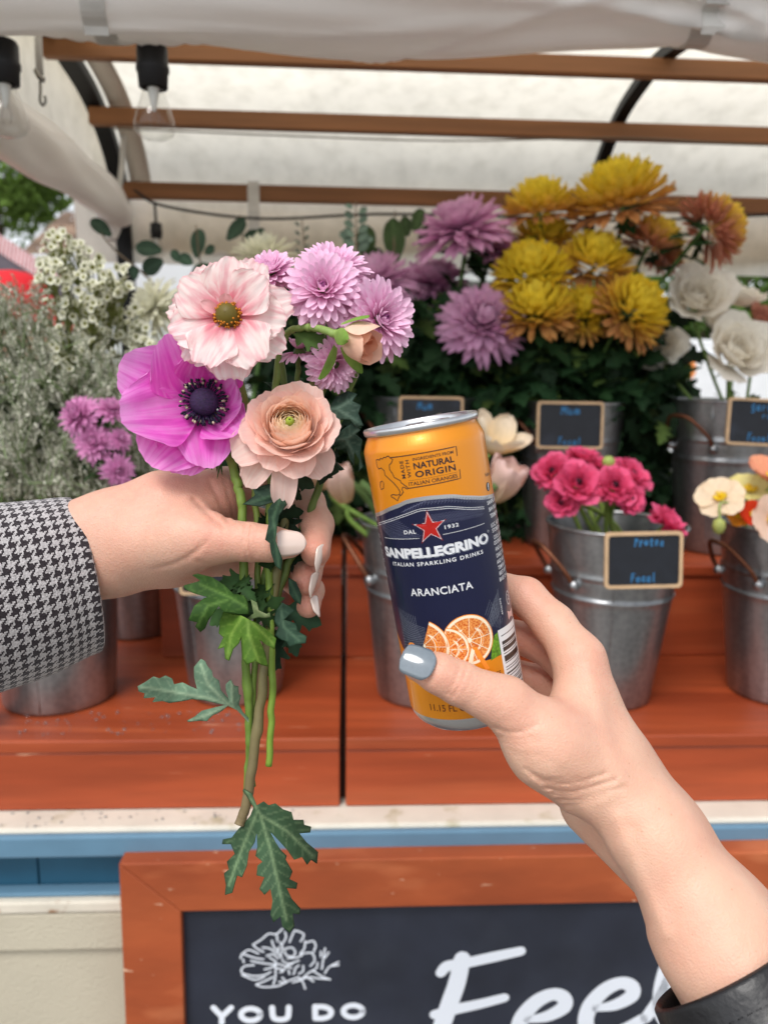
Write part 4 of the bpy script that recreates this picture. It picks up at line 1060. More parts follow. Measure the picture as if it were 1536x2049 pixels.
def skin():
    m = bpy.data.materials.new('skin'); m.use_nodes = True
    N, L = m.node_tree.nodes, m.node_tree.links; b = N['Principled BSDF']
    at = N.new('ShaderNodeAttribute'); at.attribute_name = 'Col'; tc = N.new('ShaderNodeTexCoord')
    def nz(s, d=4):
        n_ = N.new('ShaderNodeTexNoise'); n_.inputs['Scale'].default_value = s; n_.inputs['Detail'].default_value = d; L.new(tc.outputs['Object'], n_.inputs['Vector']); return n_.outputs['Fac']
    def mr(s, a, b_, lo=.3, hi=.7):
        r = N.new('ShaderNodeMapRange'); L.new(s, r.inputs['Value'])
        for k, v in zip(('From Min', 'From Max', 'To Min', 'To Max'), (lo, hi, a, b_)): r.inputs[k].default_value = v
        return r.outputs['Result']
    def mx(f, a, b_, typ='MIX'):
        x = N.new('ShaderNodeMix'); x.data_type = 'RGBA'; x.blend_type = typ
        if isinstance(f, (int, float)): x.inputs[0].default_value = f
        else: L.new(f, x.inputs[0])
        for s, v in ((6, a), (7, b_)):
            if isinstance(v, tuple): x.inputs[s].default_value = v
            else: L.new(v, x.inputs[s])
        return x.outputs[2]
    c = mx(mr(nz(60), 0, .26), at.outputs['Color'], (*C(214, 130, 108), 1))
    c = mx(mr(nz(22, 3), 0, .26), c, (*C(222, 150, 132), 1))
    c = mx(mr(nz(240, 3), 0, .18), c, (*C(232, 200, 172), 1))
    vo = N.new('ShaderNodeTexVoronoi'); vo.inputs['Scale'].default_value = 210; L.new(tc.outputs['Object'], vo.inputs['Vector'])
    fr = mr(vo.outputs['Distance'], .42, 0, .03, .12)
    c = mx(fr, c, (*C(176, 116, 88), 1))
    L.new(c, b.inputs['Base Color'])
    b.inputs['Roughness'].default_value = .48; b.inputs['Specular IOR Level'].default_value = .42
    b.inputs['Subsurface Weight'].default_value = .22; b.inputs['Subsurface Radius'].default_value = (1, .38, .2); b.inputs['Subsurface Scale'].default_value = .005
    b1 = N.new('ShaderNodeBump'); b1.inputs['Strength'].default_value = .3; b1.inputs['Distance'].default_value = .0006
    v2 = N.new('ShaderNodeTexVoronoi'); v2.inputs['Scale'].default_value = 1050; L.new(tc.outputs['Object'], v2.inputs['Vector'])
    L.new(v2.outputs['Distance'], b1.inputs['Height'])
    b2 = N.new('ShaderNodeBump'); b2.inputs['Strength'].default_value = .16; b2.inputs['Distance'].default_value = .0012
    L.new(nz(190, 5), b2.inputs['Height']); L.new(b1.outputs['Normal'], b2.inputs['Normal']); L.new(b2.outputs['Normal'], b.inputs['Normal'])
    return m
M_SKIN = skin()
def hand(name, parent, palm, fingers, creases, blush, base, h=.00105, kp=.012, kf=.007, cut=None):
    """palm: list of (a, b, ra, rb); fingers: list of joint chains [(point, r), ...]."""
    allp = [q for a, b, _, _ in palm for q in (a, b)] + [q[0] for f in fingers for q in f]
    fd = Field(allp, h)
    D = fd.new()
    for a, b, ra, rb in palm: fd.cone(D, a, b, ra, rb, kp)
    G = fd.new()
    for f in fingers:
        H = fd.new()
        for (a, ra), (b, rb) in zip(f[:-1], f[1:]): fd.cone(H, a, b, ra, rb, .0035)
        G = smin(G, H, .0012)
    D = smin(D, G, kf)
    for pts, amp, sig, dm in creases: fd.pxcrease(D, pts, amp, sig, dm)
    V, F = nets(D, fd.lo, h)
    c = np.tile(base, (len(V), 1))
    for p, r, w, cc in blush:
        k = np.exp(-((V - p) ** 2).sum(1) / r ** 2) * w; c = c * (1 - k[:, None]) + np.asarray(cc) * k[:, None]
    mb = MB(); mb.add(V, F.tolist(), c)
    o = mb.build(name, M_SKIN, parent)
    s = o.modifiers.new('smooth', 'SMOOTH'); s.iterations = 1; s.factor = .5
    return o

def nail(parent, base, d, nv, L, W, m, curve=.22, camber=.10, tipw=.8, sq=2.6, thick=.0006):
    d = nrm(d); nv = np.asarray(nv, float); nv = nrm(nv - d * (nv @ d)); sd = np.cross(d, nv)
    nl, nw = 14, 11; t = np.linspace(0, 1, nl); s = np.linspace(-1, 1, nw); V = []
    for a in t:
        w = W / 2 * (1 - max(0, .28 - a) ** 2 * 5.5) * (1 - (1 - tipw) * a ** 2)
        w *= max(.02, 1 - max(0, (a - .72) / .28) ** sq) ** (1 / sq)
        for b in s:
            V.append(base + d * (L * a - .05 * L * (1 - b * b) * (a < .1) + 0) + sd * w * b + nv * (-curve * W * b * b * (w / (W / 2)) ** 2 - camber * L * (a - .25) ** 2))
    o = MB().add(V, gridf(nl, nw)).build('nail', m, parent)
    k = o.modifiers.new('s', 'SOLIDIFY'); k.thickness = thick; k.offset = 0
    return o

SK = C(215, 175, 150); SKR = C(212, 136, 118); SKP = C(224, 188, 164); SKD = C(202, 158, 134)
# ---- right hand with the can
right = thing('person', "bare forearm in black leather sleeve, hand with grey nails holding up a soda can", 'person', P(1500, 2040, .315))
q = lambda x, y, d: P(x, y, d)
palm = [
    (q(1640, 2230, .290), q(1428, 1866, .332), .031, .0248), (q(1428, 1866, .332), q(1309, 1672, .346), .0248, .0184), (q(1309, 1672, .346), q(1220, 1548, .359), .0184, .0192),
    (q(1655, 2230, .304), q(1440, 1864, .345), .030, .0238), (q(1440, 1864, .345), q(1318, 1670, .360), .0238, .0172), (q(1322, 1670, .360), q(1236, 1550, .374), .0186, .0184),
    (q(1170, 1545, .357), q(1095, 1490, .351), .0200, .0172), (q(1095, 1490, .351), q(1012, 1408, .3475), .0172, .0112),
    (q(1226, 1545, .368), q(1158, 1322, .379), .0175, .0120), (q(1236, 1550, .384), q(1174, 1382, .399), .0172, .0122),
    (q(1232, 1565, .396), q(1184, 1446, .416), .0165, .0115), (q(1226, 1590, .402), q(1190, 1505, .428), .0160, .0110),
    (q(1140, 1500, .358), q(1155, 1400, .369), .0150, .0110), (q(1190, 1606, .392), q(1330, 1760, .374), .0180, .0150)]
fing = [
    [(q(1012, 1408, .3475), .0108), (q(965, 1389, .3455), .0098), (q(918, 1367, .3445), .0094), (q(878, 1348, .3435), .0086), (q(836, 1331, .3432), .0071)],
    [(q(1158, 1318, .379), .0117), (q(1108, 1250, .390), .0104), (q(1052, 1194, .400), .0097), (q(960, 1165, .4125), .0084), (q(890, 1168, .4155), .0076)],
    [(q(1174, 1378, .399), .0118), (q(1128, 1320, .408), .0104), (q(1072, 1283, .414), .0096), (q(975, 1262, .4185), .0084), (q(905, 1262, .4205), .0076)],
    [(q(1184, 1446, .416), .0110), (q(1085, 1366, .425), .0092), (q(985, 1336, .4255), .0080), (q(915, 1340, .4250), .0072)],
    [(q(1190, 1505, .428), .0104), (q(1100, 1440, .433), .0082), (q(1010, 1404, .430), .0070), (q(955, 1400, .427), .0064)]]
cr = [([(934, 1333), (926, 1362), (906, 1394)], .0007, .0008, .346), ([(921, 1330), (913, 1358), (895, 1388)], .0006, .0007, .346), ([(946, 1345), (938, 1368), (920, 1396)], .0004, .0008, .346), ([(868, 1312), (872, 1340), (862, 1362)], .0003, .0012, .346),
      ([(995, 1458), (1015, 1466), (1045, 1464), (1075, 1450)], .0008, .001, .35), ([(1002, 1474), (1030, 1480), (1065, 1476)], .0005, .0009, .35), ([(1012, 1488), (1040, 1492), (1080, 1482)], .0003, .0009, .35)]
for i, (am, s0) in enumerate([(.0006, .0008), (.0010, .0008), (.0007, .0007), (.0012, .0009), (.0007, .0008), (.0008, .0008), (.0005, .0008)]):
    cr.append(([(1052 + 13 * i, 1540 + 12 * i), (1085 + 11 * i, 1556 + 9 * i), (1125 + 9 * i, 1562 + 7 * i), (1160 + 9 * i, 1556 + 6 * i)] + ([(1205 + 9 * i, 1540 + 7 * i)] if i in (1, 3, 5) else []), am, s0, .362))
for i in range(6):
    cr.append(([(1018 + 11 * i, 1500 + 12 * i), (1050 + 11 * i, 1510 + 10 * i), (1085 + 12 * i, 1508 + 8 * i)], .00028, .0010, .355))
cr += [([(1265, 1660), (1250, 1760), (1285, 1850)], .0010, .004, .36), ([(1150, 1625), (1190, 1690), (1225, 1760)], .0008, .003, .372), ([(1235, 1640), (1262, 1720), (1300, 1800), (1330, 1870)], -.0010, .004, .36), ([(1240, 1560), (1200, 1420), (1180, 1340)], -.0008, .004, .37)]
bl = [(q(840, 1340, .337), .010, .55, SKR), (q(915, 1365, .335), .009, .40, SKR), (q(1020, 1425, .336), .014, .25, SKR), (q(1180, 1310, .368), .014, .42, SKR), (q(1050, 1190, .392), .012, .40, SKR), (q(1060, 1280, .405), .02, .5, SKR), (q(1070, 1360, .41), .02, .5, SKR),
      (q(1130, 1430, .345), .02, .35, SKP), (q(1220, 1600, .34), .025, .2, SKP), (q(1350, 1750, .32), .03, .25, SKP), (q(1110, 1580, .338), .018, .22, SKD), (q(1160, 1480, .345), .02, .2, SKR)]
hand('body', right, palm, fing, cr, bl, SK)
M_NAILG = mat('grey_blue_nail_polish', C(116, 126, 134), rough=.13, coat=.7, noise=(500, .06))
nail(right, q(866, 1335, .3342), q(806, 1312, .3368) - q(866, 1335, .3342), A3((-.08, -.88, .42)), .0146, .0142, M_NAILG, curve=.13, camber=.16, tipw=.92, sq=3.2, thick=.0009)
nail(right, q(905, 1168, .4235), A3((-1, -.1, 0)), A3((.05, 1, .1)), .012, .010, M_NAILG)
nail(right, q(918, 1262, .4285), A3((-1, -.1, 0)), A3((.05, 1, .1)), .012, .010, M_NAILG)
M_LEATHER = mat('black_leather', C(22, 22, 25), rough=.42, bump=(420, .5, .0006), noise=(40, .2), coat=.1)
def sleeve(parent, name, m, axis, rad, flat, axn, n=64, wr=.03, seed=1, thick=.0035, k=8, uvs=(1, 1), cuff=True):
    p = catmull(axis, k); T, U, W = frames(p); m_ = len(p); r = np.random.RandomState(seed)
    N1 = np.array([nrm(np.asarray(axn) - t * (np.asarray(axn) @ t)) for t in T]); N2 = np.cross(T, N1)
    R = np.interp(np.linspace(0, 1, m_), np.linspace(0, 1, len(rad)), rad); th = np.linspace(0, 2 * np.pi, n + 1)
    s = np.concatenate([[0], np.cumsum(np.linalg.norm(np.diff(p, axis=0), axis=1))]); ph = r.uniform(0, 6, 8)
    wv = lambda i: 1 + wr * (np.sin(2 * th + 40 * s[i] + ph[0]) * .5 + np.sin(3 * th - 70 * s[i] + ph[1]) * .4 + np.sin(th + 110 * s[i] + ph[2]) * .5)
    rows, uv = [], []
    def ring(i, dr, du, v):
        rr_ = R[i] * wv(i) + dr
        rows.append(p[i] + du * T[i] + rr_[:, None] * (np.cos(th)[:, None] * N1[i] + flat * np.sin(th)[:, None] * N2[i])); uv.append(np.stack([th / 2 / np.pi * uvs[0], np.full(n + 1, v * uvs[1])], 1))
    for i in range(m_ - 1, 0, -1): ring(i, -thick, 0, s[i])
    ring(0, -thick, -.0005, -.004); ring(0, -thick * .5, -.0022, -.002); ring(0, -.0004, -.0012, 0)
    for i in range(m_): ring(i, 0, 0, s[i])
    V = np.array(rows)
    return MB().add(V.reshape(-1, 3), gridf(len(rows), n + 1), uv=np.array(uv).reshape(-1, 2)).build(name, m, parent)
sleeve(right, 'leather_sleeve', M_LEATHER, [q(1456, 1950, .3235), q(1518, 2055, .314), q(1610, 2230, .298), q(1760, 2460, .27)], [.0352, .0385, .043, .048], 1.0, A3((.5, .7, .5)), wr=.02)
st = MB(); p0, p1 = q(1456, 1950, .3235), q(1518, 2055, .314); tt = nrm(p1 - p0); n1 = A3((.5, .7, .5)); n1 = nrm(n1 - tt * (n1 @ tt)); n2 = np.cross(tt, n1)
for k in range(60):
    a0 = k / 60 * 2 * np.pi; c0 = p0 + tt * .0085
    pts = [c0 + .0362 * (math.cos(a0 + b) * n1 + math.sin(a0 + b) * n2) for b in (0, .03, .06)]
    tube(st, pts, .0004, 5, 1)
o = st.build('stitching', M_RUBBER, right); o['kind'] = 'stuff'

# ---- left hand with the bouquet
left = thing('person', 'hand with long white nails in houndstooth sleeve gripping the flower bouquet', 'person', P(-60, 1200, .43))
palm = [
    (q(-160, 1160, .400), q(60, 1098, .415), .024, .0205), (q(60, 1098, .415), q(230, 1058, .426), .0205, .0200), (q(-160, 1215, .400), q(60, 1150, .415), .024, .0205), (q(60, 1150, .415), q(230, 1115, .426), .0205, .0195),
    (q(230, 1058, .426), q(335, 1025, .429), .0200, .0210), (q(335, 1025, .429), q(440, 988, .438), .0210, .0140),
    (q(230, 1115, .426), q(345, 1103, .426), .0195, .0175), (q(345, 1103, .428), q(440, 1106, .446), .0175, .0130),
    (q(335, 1040, .437), q(450, 1040, .452), .0200, .0140), (q(335, 1080, .438), q(445, 1088, .456), .0185, .0130),
    (q(290, 1085, .414), q(380, 1078, .409), .0165, .0150), (q(380, 1078, .409), q(425, 1079, .4045), .0150, .0118)]
fing = [
    [(q(425, 1079, .4045), .0120), (q(462, 1082, .402), .0102), (q(500, 1085, .4005), .0098), (q(540, 1088, .3995), .0090), (q(578, 1089, .399), .0074)],
    [(q(440, 988, .438), .0134), (q(500, 962, .450), .0102), (q(552, 962, .455), .0096), (q(616, 1006, .444), .0094), (q(633, 1050, .431), .0094), (q(631, 1104, .418), .0082)],
    [(q(450, 1040, .452), .0130), (q(560, 1060, .462), .0096), (q(620, 1112, .444), .0090), (q(613, 1162, .423), .0080)],
    [(q(445, 1088, .456), .0122), (q(550, 1130, .463), .0092), (q(618, 1182, .445), .0084), (q(616, 1211, .427), .0072)],
    [(q(435, 1108, .455), .0108), (q(515, 1130, .461), .0080), (q(556, 1150, .456), .0070), (q(560, 1160, .444), .0062)]]
cr = [([(492, 1050), (487, 1085), (494, 1122)], .0008, .0008, .402), ([(503, 1053), (499, 1087), (505, 1120)], .0007, .0007, .402), ([(512, 1060), (509, 1088), (513, 1112)], .0004, .0007, .402), ([(481, 1050), (477, 1082), (482, 1115)], .0003, .0007, .402),
      ([(388, 1000), (418, 1030), (445, 1052)], .0010, .0016, .44), ([(420, 965), (438, 1000), (456, 1045)], .0009, .0014, .445), ([(448, 960), (460, 1000), (470, 1040)], .0007, .0012, .45), ([(395, 1122), (425, 1134), (460, 1132)], .0006, .001, .42)]
for i in range(6): cr.append(([(300 + 14 * i, 1140 - 2 * i), (350 + 10 * i, 1126 - 5 * i), (392 + 5 * i, 1104 - 5 * i)], .0002, .0011, .42))
bl = [(q(626, 1090, .411), .012, .7, SKR), (q(612, 1160, .415), .011, .7, SKR), (q(616, 1208, .420), .010, .7, SKR), (q(420, 1070, .394), .013, .45, SKR), (q(500, 1085, .391), .008, .35, SKR), (q(575, 1088, .392), .008, .35, SKR), (q(300, 1010, .41), .02, .25, SKR), (q(440, 1000, .43), .02, .45, SKR), (q(300, 1090, .40), .02, .25, SKP)]
hand('body', left, palm, fing, cr, bl, C(208, 166, 144))
M_NAILW = mat('milky_white_nail', C(232, 214, 202), rough=.15, coat=.6)
M_NAILP = mat('pale_pink_nail', C(222, 200, 188), rough=.14, coat=.6)
nail(left, q(550, 1087, .3908), q(605, 1086, .3928) - q(550, 1087, .3908), A3((.08, -1, .1)), .0160, .0136, M_NAILP, curve=.17, camber=.12, tipw=.7, sq=1.8, thick=.0008)
for b, t, nv in (((649, 1094, .4145), (637, 1144, .4085), (.93, -.1, .1)), ((637, 1148, .4185), (624, 1194, .4135), (.9, -.05, -.05)), ((634, 1194, .4230), (640, 1232, .4185), (.85, -.1, .35))):
    nail(left, q(*b), q(*t) - q(*b), A3(nv), np.linalg.norm(q(*t) - q(*b)) * 1.05, .0105, M_NAILW, curve=.25, camber=.1, tipw=.6, sq=1.7, thick=.0009)

def houndstooth():
    m = bpy.data.materials.new('houndstooth_wool'); m.use_nodes = True
    N, L = m.node_tree.nodes, m.node_tree.links; b = N['Principled BSDF']; b.inputs['Roughness'].default_value = .95; b.inputs['Specular IOR Level'].default_value = .15; b.inputs['Sheen Weight'].default_value = .3
    uv = N.new('ShaderNodeUVMap'); uv.uv_map = 'UVMap'
    nz = N.new('ShaderNodeTexNoise'); nz.inputs['Scale'].default_value = 420; nz.inputs['Detail'].default_value = 3
    tc = N.new('ShaderNodeTexCoord'); L.new(tc.outputs['Object'], nz.inputs['Vector'])
    va = N.new('ShaderNodeVectorMath'); va.operation = 'MULTIPLY_ADD'; va.inputs[1].default_value = (1.3, 1.3, 0); L.new(nz.outputs['Color'], va.inputs[0])
    sc = N.new('ShaderNodeVectorMath'); sc.operation = 'SCALE'; sc.inputs['Scale'].default_value = 8.0; L.new(uv.outputs['UV'], sc.inputs[0]); L.new(sc.outputs[0], va.inputs[2])
    sp = N.new('ShaderNodeSeparateXYZ'); L.new(va.outputs[0], sp.inputs[0])
    def mth(op, a, b_=None):
        n_ = N.new('ShaderNodeMath'); n_.operation = op
        for i, v in enumerate((a, b_)):
            if v is None: continue
            if isinstance(v, (int, float)): n_.inputs[i].default_value = v
            else: L.new(v, n_.inputs[i])
        return n_.outputs[0]
    I, J = mth('FLOOR', sp.outputs['X']), mth('FLOOR', sp.outputs['Y'])
    tw = mth('LESS_THAN', mth('FLOORED_MODULO', mth('ADD', I, J), 4.0), 1.5)
    wa = mth('LESS_THAN', mth('FLOORED_MODULO', I, 8.0), 3.5); we = mth('LESS_THAN', mth('FLOORED_MODULO', J, 8.0), 3.5)
    f = mth('ADD', mth('MULTIPLY', tw, wa), mth('MULTIPLY', mth('SUBTRACT', 1.0, tw), we))
    x = N.new('ShaderNodeMix'); x.data_type = 'RGBA'; L.new(f, x.inputs[0]); x.inputs[6].default_value = (*C(182, 178, 178), 1); x.inputs[7].default_value = (*C(48, 42, 46), 1)
    n2 = N.new('ShaderNodeTexNoise'); n2.inputs['Scale'].default_value = 900; L.new(tc.outputs['Object'], n2.inputs['Vector'])
    y = N.new('ShaderNodeMix'); y.data_type = 'RGBA'; y.blend_type = 'OVERLAY'; y.inputs[0].default_value = .55; L.new(x.outputs[2], y.inputs[6]); L.new(n2.outputs['Fac'], y.inputs[7])
    L.new(y.outputs[2], b.inputs['Base Color'])
    bp = N.new('ShaderNodeBump'); bp.inputs['Strength'].default_value = .7; bp.inputs['Distance'].default_value = .0012; L.new(n2.outputs['Fac'], bp.inputs['Height']); L.new(bp.outputs['Normal'], b.inputs['Normal'])
    return m
sleeve(left, 'houndstooth_sleeve', houndstooth(), [q(166, 1152, .430), q(120, 1162, .424), q(40, 1182, .413), q(-60, 1206, .400), q(-200, 1240, .384)], [.0440, .0455, .0485, .0515, .053], .84, A3((.1, 0, 1)), wr=.022, seed=5, thick=.004, uvs=(46, 172))
# ------------------------------------------------------------------ beyond the cart
rb = random.Random(5)
M_SHING = mat('brown_shingle', attr=True, rough=.9, noise=(20, .2))
M_SIDING = mat('pale_siding', C(206, 210, 206), rough=.7, noise=(6, .05))
M_DKGLASS = mat('dark_pane', C(40, 46, 52), rough=.1)
# ---- low house with shingle roof, behind the left of the cart
HY = 9.0
hs_ = thing('house', 'low pale house with a brown shingle roof behind the left of the cart', 'house', (-2, HY + 2, 0))
hx0, hx1, ez = -4.05, 2.0, 2.64
MB().add(*_b(hx0 + .2, hx1 - .2, HY + .35, HY + 4, 0, ez - .05)).build('wall', M_SIDING, hs_, smooth=False)
for k in range(16):
    MB().add(*_b(hx0 + .2, hx1 - .2, HY + .325, HY + .349, ez - .3 - .14 * k, ez - .175 - .14 * k)).build('siding_board', M_SIDING, hs_, smooth=False)
MB().add(*_b(hx0, hx1, HY - .02, HY + .1, ez - .14, ez)).build('fascia', M_SIDING, hs_, smooth=False)
MB().add(*_b(hx0, hx1, HY + .1, HY + .35, ez - .08, ez - .03)).build('soffit', M_SIDING, hs_, smooth=False)
for x in (-2.6, -.8):
    w_ = MB().add(*_b(x, x + 1.0, HY + .29, HY + .33, .95, 2.15)).build('window', M_SIDING, hs_, smooth=False)
    MB().add(*_b(x + .08, x + .92, HY + .27, HY + .295, 1.03, 2.07)).build('pane', M_DKGLASS, w_, smooth=False)
rf = MB()
for k in range(11):                                 # courses of shingles stepping up a hipped roof
    f = k / 11; y0 = HY - .08 + 1.1 * f; z0 = ez + .72 * f; x0 = hx0 - .12 + .14 * f; x1 = hx1 + .12 - .14 * f; x = x0
    while x < x1:
        w = rb.uniform(.12, .26); xe = min(x + w, x1); j = rb.uniform(-.012, .012)
        c = mixc(C(112, 92, 78), C(150, 126, 106), rb.random()) * rb.uniform(.75, 1.1)
        rf.add([(x + .006, y0 + j, z0 + .012), (xe - .006, y0 + j, z0 + .012), (xe - .006, y0 + .14, z0 + .09), (x + .006, y0 + .14, z0 + .09), (x + .006, y0 + j, z0 - .014), (xe - .006, y0 + j, z0 - .014)], [[0, 1, 2, 3], [4, 5, 1, 0]], c); x = xe
rf.build('shingles', M_SHING, hs_, smooth=False)['kind'] = 'stuff'
MB().add([(hx0, HY, ez - .02), (hx1, HY, ez - .02), (hx1 - .12, HY + 1.15, ez + .71), (hx0 + .12, HY + 1.15, ez + .71), (hx0, HY + 4, ez - .02), (hx1, HY + 4, ez - .02), (hx0 + .12, HY + 2.9, ez + .71), (hx1 - .12, HY + 2.9, ez + .71)], [[0, 1, 2, 3], [4, 0, 3, 6], [1, 5, 7, 2], [3, 2, 7, 6], [5, 4, 6, 7]], C(96, 80, 68)).build('roof', M_SHING, hs_, smooth=False)

# ---- trees
M_BARK = mat('bark', C(84, 72, 60), rough=.9, noise=(12, .3), bump=(30, .6, .02))
def tree(label, base, H, cz, crown, n, c, seed, lean=(0, 0)):
    g_ = random.Random(seed); b = np.asarray(base, float)
    t = thing('tree', label, 'tree', b, 'trees behind the market')
    top = b + np.array([lean[0], lean[1], H])
    mb = MB(); tube(mb, [b, b + (top - b) * .5 + [.1, 0, 0], top], [H * .035, H * .025, H * .008], 10, 5)
    lf = MB(); cc = b + np.array([lean[0], lean[1], cz]); crown = np.asarray(crown)
    clumps = []
    for k in range(46):
        d = rvec(g_) * g_.uniform(.35, 1.0) ** .6; p = cc + d * crown; clumps.append(p)
        if k % 4 == 0: tube(mb, [b + (top - b) * g_.uniform(.4, .8), (p + cc) / 2 - [0, 0, .1], p], [H * .010, H * .002], 6, 4)
    mb.build('trunk', M_BARK, t)
    per = n // len(clumps)
    for p in clumps:
        r = crown.mean() * g_.uniform(.22, .42); k_ = g_.uniform(.7, 1.3)
        for i in range(per):
            q_ = p + rvec(g_) * r * g_.random() ** .45; d = rvec(g_); u = nrm(np.cross(d, rvec(g_))); s = g_.uniform(.05, .10)
            lf.add([q_ - d * s, q_ + u * s * .5, q_ + d * s, q_ - u * s * .5], [[0, 1, 2, 3]], c * k_ * g_.uniform(.75, 1.3))
    lf.build('crown', M_LEAF, t, smooth=False)
tree('leafy green tree against the sky at the left edge', (-6.6, 13, 0), 4.4, 4.55, (1.7, 1.7, 1.15), 5200, C(104, 132, 58), 1)
tree('green tree with a dark trunk behind the white lisianthus', (5.3, 12.8, 0), 3.6, 3.2, (1.5, 1.3, 1.2), 3600, C(92, 124, 52), 2)
tree('pale green tree at the right edge behind the lisianthus', (7.0, 13.4, 0), 3.8, 3.1, (1.5, 1.2, 1.4), 3000, C(112, 144, 66), 3)
tree('dense dark tree standing low behind the yellow chrysanthemums', (2.6, 15, 0), 3.4, 2.7, (2.2, 1.8, 1.3), 4200, C(60, 84, 44), 4)
# ---- stall awning with red and white trim
aw = thing('stall_awning', 'dark grey market awning with a red and white striped edge at far left', 'awning', (-2.9, 4.2, 0))
M_AWN = mat('grey_awning', C(104, 96, 104), rough=.8, noise=(6, .1)); M_STR = mat('striped_trim', attr=True, rough=.7, noise=(30, .1))
a0, a1 = P(-220, 326, 4.0), P(122, 548, 4.2); dx = a1 - a0; back = np.array([-.25, 1.6, -.55])
MB().add([a0, a1, a1 + back, a0 + back, a0 - [0, 0, .9], a1 - [0, 0, .9]], [[0, 1, 2, 3], [0, 4, 5, 1]]).build('cloth', M_AWN, aw, smooth=False)
mb = MB(); ns = 90
for k in range(ns):
    p, r_ = a0 + dx * k / ns, a0 + dx * (k + 1) / ns; n_ = np.array([0, -.012, 0])
    c = C(190, 84, 88) if k % 2 else C(232, 220, 222)
    mb.add([p + n_, r_ + n_, r_ + n_ - [.02, 0, .085], p + n_ - [.02, 0, .085]], [[0, 3, 2, 1]], c)
mb.build('striped_edge', M_STR, aw, smooth=False)
for p in (a0, a1):
    mb = MB(); tube(mb, [p + [-.03, .05, -.02], [p[0] - .03, p[1] + .05, 0]], .02, 8, 1); mb.build('pole', M_BLACK, aw)
# ---- person in a red cap
per = thing('person', 'person in a bright red cap behind the statice at the left edge', 'person', (-.97, 2.05, 0))
hp = np.array([-.97, 2.05, 1.546])
B_ = lambda x, y, z: hp + np.array([x, y, z]) * .902
fd = Field([B_(-.3, -.2, -1.72), B_(.3, .2, .15)], .011, .05); D = fd.new()
for a, b, ra, rb_ in [(B_(.01, 0, .02), B_(.03, 0, -.06), .088, .07), (B_(.06, 0, -.09), B_(.05, 0, -.1), .05, .045), (B_(-.01, 0, -.1), B_(-.02, 0, -.22), .055, .06), (B_(-.02, -.14, -.27), B_(-.02, .14, -.27), .075, .075), (B_(-.02, 0, -.3), B_(-.01, 0, -.62), .15, .125), (B_(-.01, 0, -.62), B_(-.02, 0, -.84), .125, .15),
                        (B_(-.02, -.2, -.28), B_(-.05, -.23, -.58), .055, .045), (B_(-.05, -.23, -.58), B_(.08, -.2, -.80), .042, .032), (B_(.08, -.2, -.80), B_(.12, -.19, -.88), .035, .03), (B_(-.02, .2, -.28), B_(-.05, .23, -.58), .055, .045), (B_(-.05, .23, -.58), B_(.08, .2, -.80), .042, .032), (B_(.08, .2, -.80), B_(.12, .19, -.88), .035, .03),
                        (B_(-.02, -.09, -.88), B_(.0, -.1, -1.28), .09, .06), (B_(.0, -.1, -1.28), B_(-.03, -.1, -1.63), .06, .042), (B_(-.03, -.1, -1.655), B_(.14, -.1, -1.665), .042, .034), (B_(-.02, .09, -.88), B_(.0, .1, -1.28), .09, .06), (B_(.0, .1, -1.28), B_(-.03, .1, -1.63), .06, .042), (B_(-.03, .1, -1.655), B_(.14, .1, -1.665), .042, .034), (B_(.1, 0, -.01), B_(.118, 0, -.035), .014, .016)]:
    fd.cone(D, a, b, ra, rb_, .03)
V, F = nets(D, fd.lo, .011)
zz = (V[:, 2] - hp[2]) / .902; cc = np.where((zz > -.2)[:, None], SK, np.where((zz > -.82)[:, None], C(54, 54, 64), C(40, 44, 58))); arm = (np.abs(V[:, 1] - hp[1]) > .15) & (zz < -.74) & (zz > -.95) & (V[:, 0] > hp[0] + .05); cc[arm] = SK
MB().add(V, F.tolist(), cc).build('body', mat('person_surface', attr=True, rough=.7), per)
mb = MB(); M_CAP = mat('red_cap_cloth', C(214, 30, 40), rough=.75, noise=(60, .08))
lathe(mb, [(.101, .0), (.103, .03), (.096, .07), (.075, .105), (.04, .125), (.001, .131)], hp + [.005, 0, .0], 32); mb.build('cap', M_CAP, per)
V, F, T, S = petal(.095, .17, 9, 9, -.12, -.35, -.08, wb=.9, pk=.5, tip=2.2); mb = MB(); mb.add(setpetal(V, np.eye(3), hp + [.005, 0, .008], -math.pi / 2, .085), F); o = mb.build('cap_visor', M_CAP, per); k = o.modifiers.new('s', 'SOLIDIFY'); k.thickness = .004
# ---- white van and stall goods seen through the gap at the right
van = thing('van', 'white box van seen through the gap below the lisianthus', 'van', (4.4, 10.5, 0))
M_VAN = mat('white_van_paint', C(228, 230, 232), rough=.35, coat=.3, noise=(8, .03))
x0 = .0; 
def vb(name, m, *a, bev=.03): return bevel(MB().add(*_b(*a)).build(name, m, van, smooth=False), bev)
vb('box', M_VAN, 3.32, 6.6, 9.6, 11.4, .5, 1.92); vb('cab', M_VAN, 2.3, 3.315, 9.65, 11.35, .45, 1.55, bev=.12); vb('windscreen', M_DKGLASS, 2.4, 3.0, 9.628, 9.649, 1.05, 1.42, bev=.01)
vb('door_panel', M_VAN, 3.5, 4.3, 9.575, 9.599, .7, 1.78, bev=.01); vb('red_lamp', mat('red_lens', C(210, 30, 36), rough=.25), 3.12, 3.26, 9.60, 9.6495, 1.40, 1.52, bev=.01)
MB().add([(3.72 + .07 * math.cos(a), 9.57, 1.56 + .12 * math.sin(a)) for a in np.linspace(0, 6.283, 20, endpoint=False)][::-1], [list(range(20))]).build('orange_mark', mat('orange_mark_paint', C(226, 140, 70), rough=.5), van, smooth=False)
